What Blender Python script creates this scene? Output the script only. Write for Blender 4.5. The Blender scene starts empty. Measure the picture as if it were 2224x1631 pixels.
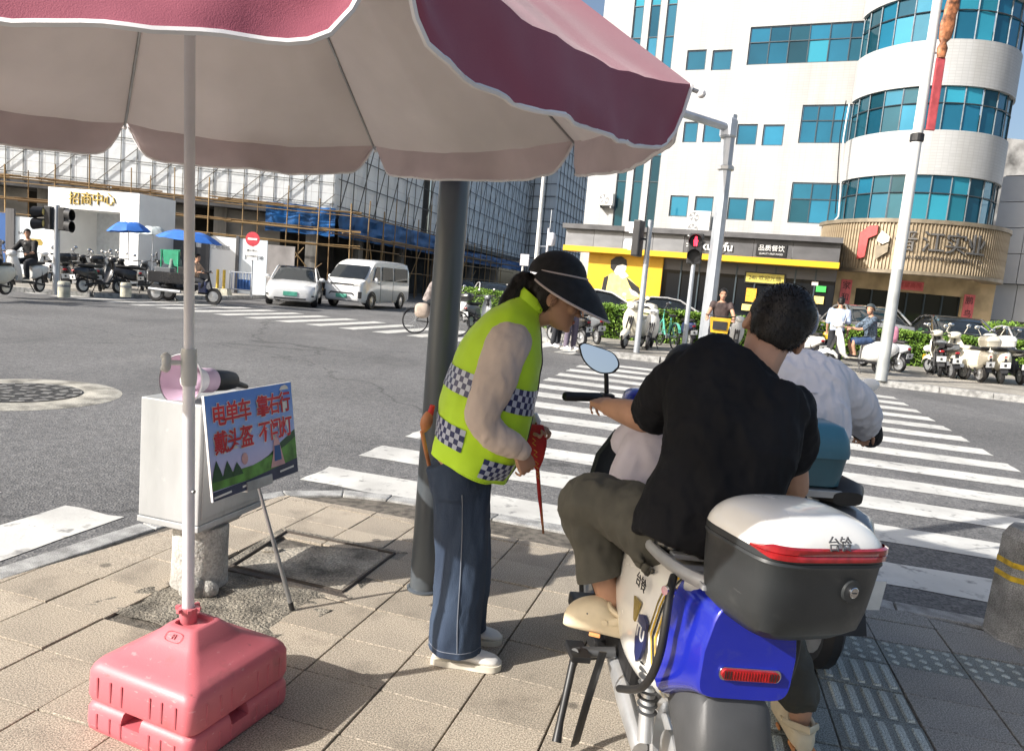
import bpy, bmesh, math, random
from mathutils import Vector as V, Matrix, Euler, noise
random.seed(7)
S = bpy.context.scene
COL = S.collection
rad = math.radians
# ------------------------------------------------------------------ camera
FPX, IW, IH, CH = 1610.0, 2224.0, 1631.0, 1.5
ROLL = rad(5.0)
PITCH = math.atan((815.5 - 615.0) * math.cos(ROLL) / FPX)
FW = V((0, math.cos(PITCH), -math.sin(PITCH)))
UP0 = V((0, math.sin(PITCH), math.cos(PITCH)))
CR = V((1, 0, 0)) * math.cos(ROLL) + UP0 * math.sin(ROLL)
CU = -V((1, 0, 0)) * math.sin(ROLL) + UP0 * math.cos(ROLL)
EYE = V((0, 0, CH))
cam = bpy.data.cameras.new('camera'); camo = bpy.data.objects.new('camera', cam); COL.objects.link(camo)
cam.sensor_width = 36; cam.lens = 36 * FPX / IW; cam.clip_start = 0.05; cam.clip_end = 2000
m3 = Matrix((CR, CU, -FW)).transposed()
camo.matrix_world = Matrix.Translation(EYE) @ m3.to_4x4()
S.camera = camo
# ------------------------------------------------------------------ daylight
SUN_EL, SUN_AZ = rad(30.0), rad(28.0)          # light travels towards +X turned SUN_AZ to +Y
trav = V((math.cos(SUN_AZ) * math.cos(SUN_EL), math.sin(SUN_AZ) * math.cos(SUN_EL), -math.sin(SUN_EL)))
w = bpy.data.worlds.new('World'); S.world = w; w.use_nodes = True
nt = w.node_tree; bg = nt.nodes['Background']
sky = nt.nodes.new('ShaderNodeTexSky'); sky.sky_type = 'NISHITA'; sky.sun_disc = False
sky.sun_elevation = SUN_EL
to_sun = -trav
sky.sun_rotation = math.atan2(to_sun.x, to_sun.y)
sky.air_density = 1.0; sky.dust_density = 4.0; sky.ozone_density = 1.0
nt.links.new(sky.outputs[0], bg.inputs[0]); bg.inputs[1].default_value = 0.115
sl = bpy.data.lights.new('sun', 'SUN'); sl.energy = 5.0; sl.angle = rad(0.55); sl.color = (1.0, 0.96, 0.905)
so = bpy.data.objects.new('sun', sl); COL.objects.link(so)
so.rotation_euler = trav.to_track_quat('-Z', 'Y').to_euler(); so.location = (0, 0, 30)
S.view_settings.view_transform = 'Standard'; S.view_settings.look = 'None'
S.view_settings.exposure = 0.6; S.view_settings.gamma = 1.0; S.view_settings.use_curve_mapping = False
S.render.engine = 'CYCLES'

# ------------------------------------------------------------------ measuring helpers (world points behind a photo position)
def ray(u, v): return FW + CR * ((u - IW / 2) / FPX) - CU * ((v - IH / 2) / FPX)
def at(u, v, y):                               # point at depth y
    r = ray(u, v); return EYE + r * (y / r.y)
def gnd(u, v, z=0.0):                          # point at height z
    r = ray(u, v); return EYE + r * ((z - CH) / r.z)
def onp(u, v, o, n):                           # point on a plane
    r = ray(u, v); return EYE + r * ((o - EYE).dot(n) / r.dot(n))
# ------------------------------------------------------------------ materials
MATS = {}
def pm(name, col, rough=0.5, metal=0.0, var=0.12, scale=6.0, bump=0.0, bscale=60.0, col2=None, rvar=0.1, spec=0.5,
       clear=0.0, trans=0.0, emit=0.0, orand=0.0, alpha=1.0, sheen=0.0, stretch=None, speck=0.0, sscale=300.0):
    if name in MATS: return MATS[name]
    m = bpy.data.materials.new(name); m.use_nodes = True
    n = m.node_tree.nodes; L = m.node_tree.links; b = n['Principled BSDF']
    tc = n.new('ShaderNodeTexCoord'); src = tc.outputs['Object']
    if stretch:
        mp = n.new('ShaderNodeMapping'); mp.inputs['Scale'].default_value = stretch
        L.new(src, mp.inputs[0]); src = mp.outputs[0]
    nz = n.new('ShaderNodeTexNoise'); nz.inputs['Scale'].default_value = scale; nz.inputs['Detail'].default_value = 6
    L.new(src, nz.inputs['Vector'])
    mx = n.new('ShaderNodeMix'); mx.data_type = 'RGBA'
    c = (*col, 1)
    c2 = (*col2, 1) if col2 else (*[max(0, x * (1 - 2.2 * var)) for x in col], 1)
    c1 = c if col2 else (*[min(1, x * (1 + var)) for x in col], 1)
    mx.inputs['A'].default_value = c1; mx.inputs['B'].default_value = c2
    mr = n.new('ShaderNodeMapRange'); mr.inputs['From Min'].default_value = 0.38; mr.inputs['From Max'].default_value = 0.68
    L.new(nz.outputs['Fac'], mr.inputs['Value']); L.new(mr.outputs[0], mx.inputs['Factor'])
    out = mx.outputs['Result']
    if speck > 0:
        n2 = n.new('ShaderNodeTexNoise'); n2.inputs['Scale'].default_value = sscale; n2.inputs['Detail'].default_value = 2
        L.new(src, n2.inputs['Vector'])
        m2 = n.new('ShaderNodeMapRange'); m2.inputs['From Min'].default_value = 0.35; m2.inputs['From Max'].default_value = 0.65
        m2.inputs['To Min'].default_value = 1 - speck; m2.inputs['To Max'].default_value = 1 + speck
        L.new(n2.outputs['Fac'], m2.inputs['Value'])
        hv = n.new('ShaderNodeHueSaturation'); L.new(out, hv.inputs['Color']); L.new(m2.outputs[0], hv.inputs['Value']); out = hv.outputs[0]
    if orand > 0:
        oi = n.new('ShaderNodeObjectInfo'); m4 = n.new('ShaderNodeMapRange')
        m4.inputs['To Min'].default_value = 1 - orand; m4.inputs['To Max'].default_value = 1 + orand
        L.new(oi.outputs['Random'], m4.inputs['Value'])
        h2 = n.new('ShaderNodeHueSaturation'); L.new(out, h2.inputs['Color']); L.new(m4.outputs[0], h2.inputs['Value']); out = h2.outputs[0]
    L.new(out, b.inputs['Base Color'])
    m3_ = n.new('ShaderNodeMapRange'); m3_.inputs['To Min'].default_value = max(0.02, rough - rvar); m3_.inputs['To Max'].default_value = min(1, rough + rvar)
    L.new(nz.outputs['Fac'], m3_.inputs['Value']); L.new(m3_.outputs[0], b.inputs['Roughness'])
    b.inputs['Metallic'].default_value = metal
    b.inputs['Specular IOR Level'].default_value = spec
    b.inputs['Coat Weight'].default_value = clear; b.inputs['Coat Roughness'].default_value = 0.05
    b.inputs['Transmission Weight'].default_value = trans
    b.inputs['Sheen Weight'].default_value = sheen
    b.inputs['Alpha'].default_value = alpha
    if emit > 0:
        b.inputs['Emission Color'].default_value = c; b.inputs['Emission Strength'].default_value = emit
    if bump > 0:
        nb = n.new('ShaderNodeTexNoise'); nb.inputs['Scale'].default_value = bscale; nb.inputs['Detail'].default_value = 4
        L.new(src, nb.inputs['Vector'])
        bp = n.new('ShaderNodeBump'); bp.inputs['Strength'].default_value = bump; bp.inputs['Distance'].default_value = 0.02
        L.new(nb.outputs['Fac'], bp.inputs['Height']); L.new(bp.outputs[0], b.inputs['Normal'])
    MATS[name] = m
    return m

def grime(m, col, scale, lo, hi, amt, st=(1, 1, 1), world=True):
    """lay dirt or wear with a shape of its own over a material"""
    n = m.node_tree.nodes; L = m.node_tree.links; b = n['Principled BSDF']; src = b.inputs['Base Color'].links[0].from_socket
    g = n.new('ShaderNodeNewGeometry') if world else n.new('ShaderNodeTexCoord'); mp = n.new('ShaderNodeMapping'); mp.inputs['Scale'].default_value = st
    L.new(g.outputs['Position' if world else 'Object'], mp.inputs[0]); z = n.new('ShaderNodeTexNoise'); z.inputs['Scale'].default_value = scale; z.inputs['Detail'].default_value = 8; z.inputs['Roughness'].default_value = .62
    L.new(mp.outputs[0], z.inputs['Vector']); r = n.new('ShaderNodeMapRange'); r.inputs['From Min'].default_value = lo; r.inputs['From Max'].default_value = hi; r.inputs['To Max'].default_value = amt
    L.new(z.outputs['Fac'], r.inputs[0]); x = n.new('ShaderNodeMix'); x.data_type = 'RGBA'; x.inputs['B'].default_value = (*col, 1); L.new(src, x.inputs['A']); L.new(r.outputs[0], x.inputs['Factor']); L.new(x.outputs['Result'], b.inputs['Base Color']); return m
# a side scene in which modifiers and text are turned into meshes quickly
TMP = bpy.data.scenes.new('workbench')
def bake(o, extra=()):
    for q in (o, *extra): TMP.collection.objects.link(q)
    with bpy.context.temp_override(scene=TMP, view_layer=TMP.view_layers[0]):
        dg = bpy.context.evaluated_depsgraph_get(); dg.update()
        me = bpy.data.meshes.new_from_object(o.evaluated_get(dg))
    for q in (o, *extra): TMP.collection.objects.unlink(q)
    return me
# ------------------------------------------------------------------ mesh builder
def frame(t, hint=V((0, 0, 1))):
    t = t.normalized()
    if abs(t.dot(hint)) > 0.98: hint = V((1, 0, 0)) if abs(t.x) < 0.9 else V((0, 1, 0))
    a = hint.cross(t).normalized(); return a, t.cross(a).normalized()
class MB:
    def __init__(s): s.v = []; s.f = []; s.uv = {}; s.mi = []; s.cur = 0
    def add(s, vs, fs, uvs=None):
        o = len(s.v); s.v += [tuple(x) for x in vs]
        for i, f in enumerate(fs):
            if uvs: s.uv[len(s.f)] = uvs[i]
            s.f.append([o + k for k in f]); s.mi.append(s.cur)
        return s
    def box(s, c, d, M=None):
        x, y, z = [k / 2 for k in d]; c = V(c)
        vs = [V(p) for p in ((-x, -y, -z), (x, -y, -z), (x, y, -z), (-x, y, -z), (-x, -y, z), (x, -y, z), (x, y, z), (-x, y, z))]
        if M is not None: vs = [M @ p for p in vs]
        return s.add([p + c for p in vs], [(0, 3, 2, 1), (4, 5, 6, 7), (0, 1, 5, 4), (1, 2, 6, 5), (2, 3, 7, 6), (3, 0, 4, 7)])
    def loft(s, rings, caps=True, closed=True, loop=False, uv=False):
        n = len(rings[0]); vs = [p for r in rings for p in r]; fs = []; uvs = []
        m = len(rings); rr = m if loop else m - 1
        for i in range(rr):
            for j in range(n if closed else n - 1):
                k = (j + 1) % n; i2 = (i + 1) % m
                fs.append((i * n + j, i * n + k, i2 * n + k, i2 * n + j))
                uvs.append(((j / n, i / (m - 1)), ((j + 1) / n, i / (m - 1)), ((j + 1) / n, (i + 1) / (m - 1)), (j / n, (i + 1) / (m - 1))))
        if caps and closed and not loop:
            fs.append(tuple(range(n - 1, -1, -1))); uvs.append(((0, 0),) * n)
            fs.append(tuple((m - 1) * n + j for j in range(n))); uvs.append(((0, 0),) * n)
        return s.add(vs, fs, uvs if uv else None)
    def tube(s, pts, r, n=8, caps=True, hint=V((0, 0, 1)), sq=None):
        pts = [V(p) for p in pts]; rs = r if isinstance(r, (list, tuple)) else [r] * len(pts)
        rings = []; pa = None
        for i, p in enumerate(pts):
            t = (pts[min(i + 1, len(pts) - 1)] - pts[max(i - 1, 0)])
            if pa is None: a, b = frame(t, hint)
            else:
                t = t.normalized(); a = (pa - t * pa.dot(t)).normalized(); b = t.cross(a)
            pa = a
            q = rs[i]; ra, rb = q if isinstance(q, (tuple, list)) else (q, q)
            rings.append([p + a * (ra * math.cos(2 * math.pi * k / n)) + b * (rb * math.sin(2 * math.pi * k / n)) for k in range(n)])
        return s.loft(rings, caps)
    def cyl(s, p0, p1, r0, r1=None, n=16): return s.tube([p0, p1], [r0, r1 if r1 is not None else r0], n)
    def lathe(s, prof, n=24, c=(0, 0, 0), M=None, caps=True, a0=0, a1=None):
        c = V(c); rings = []
        full = a1 is None; A1 = 2 * math.pi if full else a1; k_ = n if full else n + 1
        for r, z in prof:
            ring = [V((r * math.cos(a0 + (A1 - a0) * k / n), r * math.sin(a0 + (A1 - a0) * k / n), z)) for k in range(k_)]
            rings.append([(M @ p if M is not None else p) + c for p in ring])
        return s.loft(rings, caps and full, full)
    def ball(s, c, r, n=16, m=10, M=None, e=1.0):
        c = V(c); R = r if isinstance(r, (tuple, list)) else (r, r, r); rings = []
        for i in range(m + 1):
            ph = -math.pi / 2 + math.pi * i / m
            cp, sp = max(1e-3, math.cos(ph)), math.sin(ph)
            if e != 1.0: cp = cp ** e; sp = math.copysign(abs(sp) ** e, sp)
            ring = []
            for k in range(n):
                a = 2 * math.pi * k / n; ca, sa = math.cos(a), math.sin(a)
                if e != 1.0: ca = math.copysign(abs(ca) ** e, ca); sa = math.copysign(abs(sa) ** e, sa)
                p = V((R[0] * cp * ca, R[1] * cp * sa, R[2] * sp))
                ring.append((M @ p if M is not None else p) + c)
            rings.append(ring)
        return s.loft(rings, True)
    def prism(s, poly, d, M=None):              # poly: 2D list extruded along +local z by d (or d0,d1)
        d0, d1 = d if isinstance(d, tuple) else (0, d); n = len(poly)
        vs = [V((x, y, d0)) for x, y in poly] + [V((x, y, d1)) for x, y in poly]
        if M is not None: vs = [M @ p for p in vs]
        fs = [tuple(range(n - 1, -1, -1)), tuple(range(n, 2 * n))] + [(i, (i + 1) % n, n + (i + 1) % n, n + i) for i in range(n)]
        return s.add(vs, fs)
    def build(s, name, mat, parent=None, smooth=False, bevel=0.0, remesh=0.0, sub=0, solid=0.0, smth=0, local=False, auto=None):
        me = bpy.data.meshes.new(name); me.from_pydata(s.v, [], s.f)
        mats = mat if isinstance(mat, (list, tuple)) else [mat]
        for m in mats: me.materials.append(m)
        if s.uv:
            lay = me.uv_layers.new()
            for fi, p in enumerate(me.polygons):
                q = s.uv.get(fi)
                if q:
                    for li, uv in zip(p.loop_indices, q): lay.data[li].uv = uv
        if len(mats) > 1: me.polygons.foreach_set('material_index', s.mi)
        bm = bmesh.new(); bm.from_mesh(me)
        if bevel > 0:
            es = [e for e in bm.edges if len(e.link_faces) == 2 and e.calc_face_angle(0) > 0.6]
            bmesh.ops.bevel(bm, geom=es, offset=bevel, segments=2, affect='EDGES', profile=0.6, clamp_overlap=True)
        bmesh.ops.recalc_face_normals(bm, faces=bm.faces)
        bm.to_mesh(me); bm.free()
        o = bpy.data.objects.new(name, me)
        if solid: 
            q = o.modifiers.new('s', 'SOLIDIFY'); q.thickness = solid; q.offset = 0
        if remesh > 0:
            q = o.modifiers.new('r', 'REMESH'); q.mode = 'VOXEL'; q.voxel_size = remesh; q.use_smooth_shade = True
        if smth:
            q = o.modifiers.new('k', 'SMOOTH'); q.iterations = smth; q.factor = 0.5
        if sub:
            q = o.modifiers.new('d', 'SUBSURF'); q.levels = sub; q.render_levels = sub
        if solid or remesh or smth or sub:
            nm = bake(o); o.modifiers.clear(); o.data = nm
            bpy.data.meshes.remove(me); nm.name = name; me = nm
            if not any(me.materials):
                me.materials.clear()
                for m in mats: me.materials.append(m)
        COL.objects.link(o)
        if smooth or remesh or sub:
            me.polygons.foreach_set('use_smooth', [True] * len(me.polygons))
            if auto is not None or not (remesh or sub): sharp(me, rad(auto if auto is not None else 42))
        if parent is not None: attach(o, parent, local)
        return o
def sharp(me, ang):
    bm = bmesh.new(); bm.from_mesh(me)
    for e in bm.edges:
        if len(e.link_faces) != 2 or e.calc_face_angle(0) > ang: e.smooth = False
    bm.to_mesh(me); bm.free()
def wmat(o):
    m = o.matrix_basis
    if o.parent: m = wmat(o.parent) @ o.matrix_parent_inverse @ m
    return m
def attach(o, parent, local=False):
    o.parent = parent
    if not local: o.matrix_parent_inverse = wmat(parent).inverted()
    return o
def tag(o, label, cat, group=None):
    o['label'] = label; o['category'] = cat
    if group: o['group'] = group
    return o
def thing(name, label, cat, loc=(0, 0, 0), group=None, rz=0.0):
    o = bpy.data.objects.new(name, None); o.empty_display_size = 0.2; COL.objects.link(o)
    o.location = loc; o.rotation_euler = (0, 0, rz)
    return tag(o, label, cat, group)
def struct(o): o['kind'] = 'structure'; return o
def kids(o): return [c for c in bpy.data.objects if c.parent is o]
CH_CACHE = {}
def copy_tree(o, parent=None, mats=None):
    c = o.copy(); COL.objects.link(c)
    if parent is not None: c.parent = parent
    if mats and c.type == 'MESH':
        for s_ in c.material_slots:
            if s_.material and s_.material.name in mats: nm_ = s_.material.name; s_.link = 'OBJECT'; s_.material = mats[nm_]
    for ch in list(o.children): copy_tree(ch, c, mats)
    return c
UNIT = {}
def pole(name, p0, p1, r, mat, parent=None, n=6):
    """a straight round bar that shares one unit mesh per material"""
    key = (mat.name, n)
    if key not in UNIT:
        me = bpy.data.meshes.new('bar'); mb = MB().cyl((0, 0, 0), (0, 0, 1), 1, 1, n)
        me.from_pydata(mb.v, [], mb.f); me.materials.append(mat)
        me.polygons.foreach_set('use_smooth', [True] * len(me.polygons)); sharp(me, rad(70)); UNIT[key] = me
    o = bpy.data.objects.new(name, UNIT[key]); COL.objects.link(o)
    p0, p1 = V(p0), V(p1); d = p1 - p0
    o.matrix_basis = Matrix.Translation(p0) @ d.to_track_quat('Z', 'Y').to_matrix().to_4x4() @ Matrix.Diagonal((r, r, d.length, 1))
    if parent is not None: attach(o, parent)
    return o
def cube(name, M, mat, parent=None):
    """a box that shares one unit mesh per material; M places and scales it"""
    key = (mat.name, 'cube')
    if key not in UNIT:
        me = bpy.data.meshes.new('block'); mb = MB().box((0, 0, 0), (1, 1, 1))
        me.from_pydata(mb.v, [], mb.f); me.materials.append(mat); UNIT[key] = me
    o = bpy.data.objects.new(name, UNIT[key]); COL.objects.link(o); o.matrix_basis = M
    if parent is not None: attach(o, parent)
    return o
def text(name, body, size, mat, M, parent=None, depth=0.01, align='CENTER', bold=0.0, sx=1.0):
    cu = bpy.data.curves.new(name, 'FONT'); cu.body = body; cu.size = size; cu.extrude = depth / 2
    cu.align_x = align; cu.align_y = 'CENTER'; cu.offset = bold; cu.resolution_u = 3
    o = bpy.data.objects.new(name, cu); me = bake(o); bpy.data.objects.remove(o)
    me.transform(Matrix.Diagonal((sx, 1, 1, 1))); me.transform(M)
    me.materials.clear(); me.materials.append(mat)
    o = bpy.data.objects.new(name, me); COL.objects.link(o)
    if parent is not None: attach(o, parent)
    return o
def basis(o, x, y, z):                         # matrix from an origin and three axes
    M = Matrix((V(x), V(y), V(z))).transposed().to_4x4(); return Matrix.Translation(V(o)) @ M
def sup(c, U, W, a, b, n=20, e=1.0, ph=0.0):    # a (super)ellipse ring
    out = []
    for k in range(n):
        t = ph + 2 * math.pi * k / n; ca, sa = math.cos(t), math.sin(t)
        if e != 1.0: ca = math.copysign(abs(ca) ** e, ca); sa = math.copysign(abs(sa) ** e, sa)
        out.append(V(c) + V(U) * (a * ca) + V(W) * (b * sa))
    return out
def clip(poly, half):                          # Sutherland-Hodgman against half-planes (p, inward normal)
    for p, nn in half:
        out = []
        for i in range(len(poly)):
            a, b = poly[i], poly[(i + 1) % len(poly)]
            da = (a[0] - p[0]) * nn[0] + (a[1] - p[1]) * nn[1]; db = (b[0] - p[0]) * nn[0] + (b[1] - p[1]) * nn[1]
            if da >= 0: out.append(a)
            if (da >= 0) != (db >= 0):
                t = da / (da - db); out.append((a[0] + (b[0] - a[0]) * t, a[1] + (b[1] - a[1]) * t))
        poly = out
        if len(poly) < 3: return []
    return poly
# ================================================================== SETTING
RZ = -0.025                                     # the roadway lies just below the dropped kerb
def asphalt():
    m = bpy.data.materials.new('asphalt'); m.use_nodes = True; n = m.node_tree.nodes; L = m.node_tree.links; b = n['Principled BSDF']
    tc = n.new('ShaderNodeTexCoord')
    big = n.new('ShaderNodeTexNoise'); big.inputs['Scale'].default_value = 0.35; big.inputs['Detail'].default_value = 5
    mid = n.new('ShaderNodeTexNoise'); mid.inputs['Scale'].default_value = 14; mid.inputs['Detail'].default_value = 5
    vo = n.new('ShaderNodeTexVoronoi'); vo.inputs['Scale'].default_value = 75
    for q in (big, mid, vo): L.new(tc.outputs['Object'], q.inputs['Vector'])
    cr = n.new('ShaderNodeValToRGB'); e = cr.color_ramp.elements
    e[0].position = 0.05; e[0].color = (0.088, 0.088, 0.09, 1); e[1].position = 0.95; e[1].color = (0.20, 0.197, 0.192, 1)
    q = cr.color_ramp.elements.new(0.5); q.color = (0.138, 0.137, 0.136, 1)
    sep = n.new('ShaderNodeSeparateColor'); L.new(vo.outputs['Color'], sep.inputs[0]); L.new(sep.outputs[0], cr.inputs[0])
    mx = n.new('ShaderNodeMix'); mx.data_type = 'RGBA'; mx.blend_type = 'MULTIPLY'; mx.inputs['Factor'].default_value = 1
    r2 = n.new('ShaderNodeMapRange'); r2.inputs['From Min'].default_value = 0.3; r2.inputs['From Max'].default_value = 0.7
    r2.inputs['To Min'].default_value = 0.78; r2.inputs['To Max'].default_value = 1.2
    L.new(big.outputs['Fac'], r2.inputs[0]); L.new(cr.outputs[0], mx.inputs['A']); L.new(r2.outputs[0], mx.inputs['B'])
    mx2 = n.new('ShaderNodeMix'); mx2.data_type = 'RGBA'; mx2.blend_type = 'MULTIPLY'; mx2.inputs['Factor'].default_value = 1
    r3 = n.new('ShaderNodeMapRange'); r3.inputs['From Min'].default_value = 0.3; r3.inputs['From Max'].default_value = 0.7
    r3.inputs['To Min'].default_value = 0.85; r3.inputs['To Max'].default_value = 1.15
    L.new(mid.outputs['Fac'], r3.inputs[0]); L.new(mx.outputs['Result'], mx2.inputs['A']); L.new(r3.outputs[0], mx2.inputs['B'])
    L.new(mx2.outputs['Result'], b.inputs['Base Color']); b.inputs['Roughness'].default_value = 0.82
    bp = n.new('ShaderNodeBump'); bp.inputs['Strength'].default_value = 0.7; bp.inputs['Distance'].default_value = 0.006
    L.new(vo.outputs['Distance'], bp.inputs['Height']); L.new(bp.outputs[0], b.inputs['Normal'])
    return m
M_ASPH = asphalt()
grime(M_ASPH, (0.06, 0.06, 0.062), .55, .52, .70, .55, (1, .35, 1)); grime(M_ASPH, (0.05, 0.05, 0.05), 2.6, .64, .72, .5); grime(M_ASPH, (0.27, 0.26, 0.24), .8, .60, .75, .35)
def cracks(m):
    n = m.node_tree.nodes; L = m.node_tree.links; b = n['Principled BSDF']; src = b.inputs['Base Color'].links[0].from_socket
    g = n.new('ShaderNodeNewGeometry'); nz = n.new('ShaderNodeTexNoise'); nz.inputs['Scale'].default_value = 1.3; nz.inputs['Detail'].default_value = 6; L.new(g.outputs['Position'], nz.inputs['Vector'])
    ad = n.new('ShaderNodeVectorMath'); ad.operation = 'MULTIPLY_ADD'; ad.inputs[1].default_value = (1.1, 1.1, 0); L.new(nz.outputs['Color'], ad.inputs[0]); L.new(g.outputs['Position'], ad.inputs[2])
    v = n.new('ShaderNodeTexVoronoi'); v.feature = 'DISTANCE_TO_EDGE'; v.inputs['Scale'].default_value = .11; L.new(ad.outputs[0], v.inputs['Vector'])
    r = n.new('ShaderNodeMapRange'); r.inputs['From Min'].default_value = .0012; r.inputs['From Max'].default_value = .0035; r.inputs['To Min'].default_value = .5; r.inputs['To Max'].default_value = 0; L.new(v.outputs['Distance'], r.inputs[0])
    x = n.new('ShaderNodeMix'); x.data_type = 'RGBA'; x.inputs['B'].default_value = (.03, .03, .03, 1); L.new(src, x.inputs['A']); L.new(r.outputs[0], x.inputs['Factor']); L.new(x.outputs['Result'], b.inputs['Base Color'])
cracks(M_ASPH)
road = MB().add([(-300, -60, RZ), (300, -60, RZ), (300, 500, RZ), (-300, 500, RZ)], [(0, 1, 2, 3)]).build('road', M_ASPH); struct(road)
def paintmat(name, wear):
    m = bpy.data.materials.new(name); m.use_nodes = True; n = m.node_tree.nodes; L = m.node_tree.links; b = n['Principled BSDF']
    tc = n.new('ShaderNodeTexCoord'); a = n.new('ShaderNodeTexNoise'); a.inputs['Scale'].default_value = 55; a.inputs['Detail'].default_value = 6
    c = n.new('ShaderNodeTexNoise'); c.inputs['Scale'].default_value = 1.7; c.inputs['Detail'].default_value = 4
    for q in (a, c): L.new(tc.outputs['Object'], q.inputs['Vector'])
    ad = n.new('ShaderNodeMath'); ad.operation = 'ADD'; L.new(a.outputs['Fac'], ad.inputs[0]); L.new(c.outputs['Fac'], ad.inputs[1])
    mr = n.new('ShaderNodeMapRange'); mr.inputs['From Min'].default_value = 1.28 - wear; mr.inputs['From Max'].default_value = 1.36 - wear
    L.new(ad.outputs[0], mr.inputs[0])
    mx = n.new('ShaderNodeMix'); mx.data_type = 'RGBA'; mx.inputs['A'].default_value = (0.60, 0.595, 0.56, 1); mx.inputs['B'].default_value = (0.2, 0.2, 0.195, 1)
    L.new(mr.outputs[0], mx.inputs['Factor'])
    m5 = n.new('ShaderNodeMix'); m5.data_type = 'RGBA'; m5.blend_type = 'MULTIPLY'; m5.inputs['Factor'].default_value = 1
    r3 = n.new('ShaderNodeMapRange'); r3.inputs['From Min'].default_value = .35; r3.inputs['From Max'].default_value = .65; r3.inputs['To Min'].default_value = 0.85; r3.inputs['To Max'].default_value = 1.05
    L.new(c.outputs['Fac'], r3.inputs[0]); L.new(mx.outputs['Result'], m5.inputs['A']); L.new(r3.outputs[0], m5.inputs['B'])
    L.new(m5.outputs['Result'], b.inputs['Base Color']); b.inputs['Roughness'].default_value = 0.7
    bp = n.new('ShaderNodeBump'); bp.inputs['Strength'].default_value = 0.35; bp.inputs['Distance'].default_value = 0.004
    L.new(a.outputs['Fac'], bp.inputs['Height']); L.new(bp.outputs[0], b.inputs['Normal'])
    return m
M_PAINT = paintmat('road_paint', 0.0); M_PAINT2 = paintmat('worn_road_paint', 0.05)
for q in (M_PAINT, M_PAINT2): grime(q, (0.30, 0.295, 0.28), 1.6, .48, .72, .6); grime(q, (0.15, 0.148, 0.145), 9, .58, .68, .75)
def ragged(p, q, n, amp, seed):
    out = []
    for i in range(n):
        t = i / n; a = p.lerp(q, t); d = (q - p).normalized(); nn = V((-d.y, d.x, 0))
        out.append(a + nn * amp * (noise.noise(V((t * 17 + seed, seed * 3.1, 0)))) )
    return out
def stripe(a, d, ln, wd, parent, mat, seed, rag=0.026):
    nn = V((-d.y, d.x, 0)); c = [a, a + d * ln, a + d * ln + nn * wd, a + nn * wd]
    pts = ragged(c[0], c[1], 24, rag, seed) + ragged(c[1], c[2], 4, rag, seed + 5) + ragged(c[2], c[3], 24, rag, seed + 9) + ragged(c[3], c[0], 4, rag, seed + 13)
    n = len(pts); mb = MB().add([(p.x, p.y, RZ + 0.004) for p in pts], [tuple(range(n))])
    return mb.build('stripe', mat, parent)
def marking(name):
    o = bpy.data.objects.new(name, None); COL.objects.link(o); o['kind'] = 'structure'; return o
E16 = V((math.cos(rad(-16)), math.sin(rad(-16)), 0)); N16 = V((-E16.y, E16.x, 0))
z1 = marking('zebra_crossing')
for k in range(13):
    s = 4.78 + 0.886 * k - 0.215
    t0, t1 = (-2.82, 3.15)
    stripe(E16 * t0 + N16 * s, E16, t1 - t0, 0.43, z1, M_PAINT, k * 1.37)
z2 = marking('zebra_crossing')
D72 = V((math.cos(rad(72)), math.sin(rad(72)), 0))
for k in range(-4, 14):
    p = V((-2.3 - 0.913 * k, 18.3 + 0.262 * k, 0)); stripe(p, D72, 3.6, 0.45, z2, M_PAINT2, k * 2.1 + 40, 0.02)
z3 = marking('zebra_crossing')
for k in range(6):
    p = V((-2.16, 4.08, 0)) - E16 * (0.9 * k) + N16 * 0.02; stripe(p - N16 * 5.0, N16, 5.0, 0.42, z3, M_PAINT, k * 3.3 + 80)
# ---- near pavement on the corner
inner = [V((x, y, 0)) for x, y in ((-4.6, -1.72), (-2.19, 3.14), (-1.88, 3.92), (-1.66, 4.42), (-1.40, 4.70), (-1.06, 4.81), (-0.76, 4.80), (-0.56, 4.755), (0.46, 4.44), (2.09, 3.68), (2.5, 3.555), (6.0, 2.52))]
outer = [V((x, y, 0)) for x, y in ((-4.72, -1.66), (-2.31, 3.20), (-1.99, 3.99), (-1.76, 4.50), (-1.46, 4.80), (-1.08, 4.93), (-0.74, 4.92), (-0.52, 4.87), (0.52, 4.555), (2.13, 3.795), (2.54, 3.67), (6.04, 2.64))]
pave_poly = [(p.x, p.y) for p in outer] + [(6.0, -3.0), (-4.6, -3.0)]
M_MORT = pm('paving_bed', (0.13, 0.115, 0.095), 0.95, var=0.25, scale=20, bump=0.5, bscale=120)
pave = MB().prism([(x, y) for x, y in reversed(pave_poly)], (-0.08, -0.014)).build('pavement', M_MORT); struct(pave)
M_KERB = pm('kerb_granite', (0.33, 0.33, 0.32), 0.8, var=0.2, scale=9, bump=0.3, bscale=150, speck=0.35, sscale=260)
def dens(pts, step):
    out = []
    for a, b in zip(pts, pts[1:]):
        n = max(1, int(round((b - a).length / step)))
        out += [a.lerp(b, i / n) for i in range(n)]
    return out + [pts[-1]]
di, do = [], []
for i in range(len(inner) - 1):
    n = max(1, int(round((outer[i + 1] - outer[i]).length / 0.6))) if i not in (3, 4, 5, 6) else 1
    for k in range(n): di.append(inner[i].lerp(inner[i + 1], k / n)); do.append(outer[i].lerp(outer[i + 1], k / n))
di.append(inner[-1]); do.append(outer[-1])
for i in range(len(di) - 1):
    g = 0.004; a, b, c, d = do[i].lerp(do[i + 1], 0.008), do[i].lerp(do[i + 1], 0.992), di[i].lerp(di[i + 1], 0.992), di[i].lerp(di[i + 1], 0.008)
    h = random.uniform(-0.003, 0.003)
    MB().prism([(p.x, p.y) for p in (a, b, c, d)], (-0.1, 0.001 + h)).build('kerb_stone', M_KERB, pave, bevel=0.008)
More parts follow.
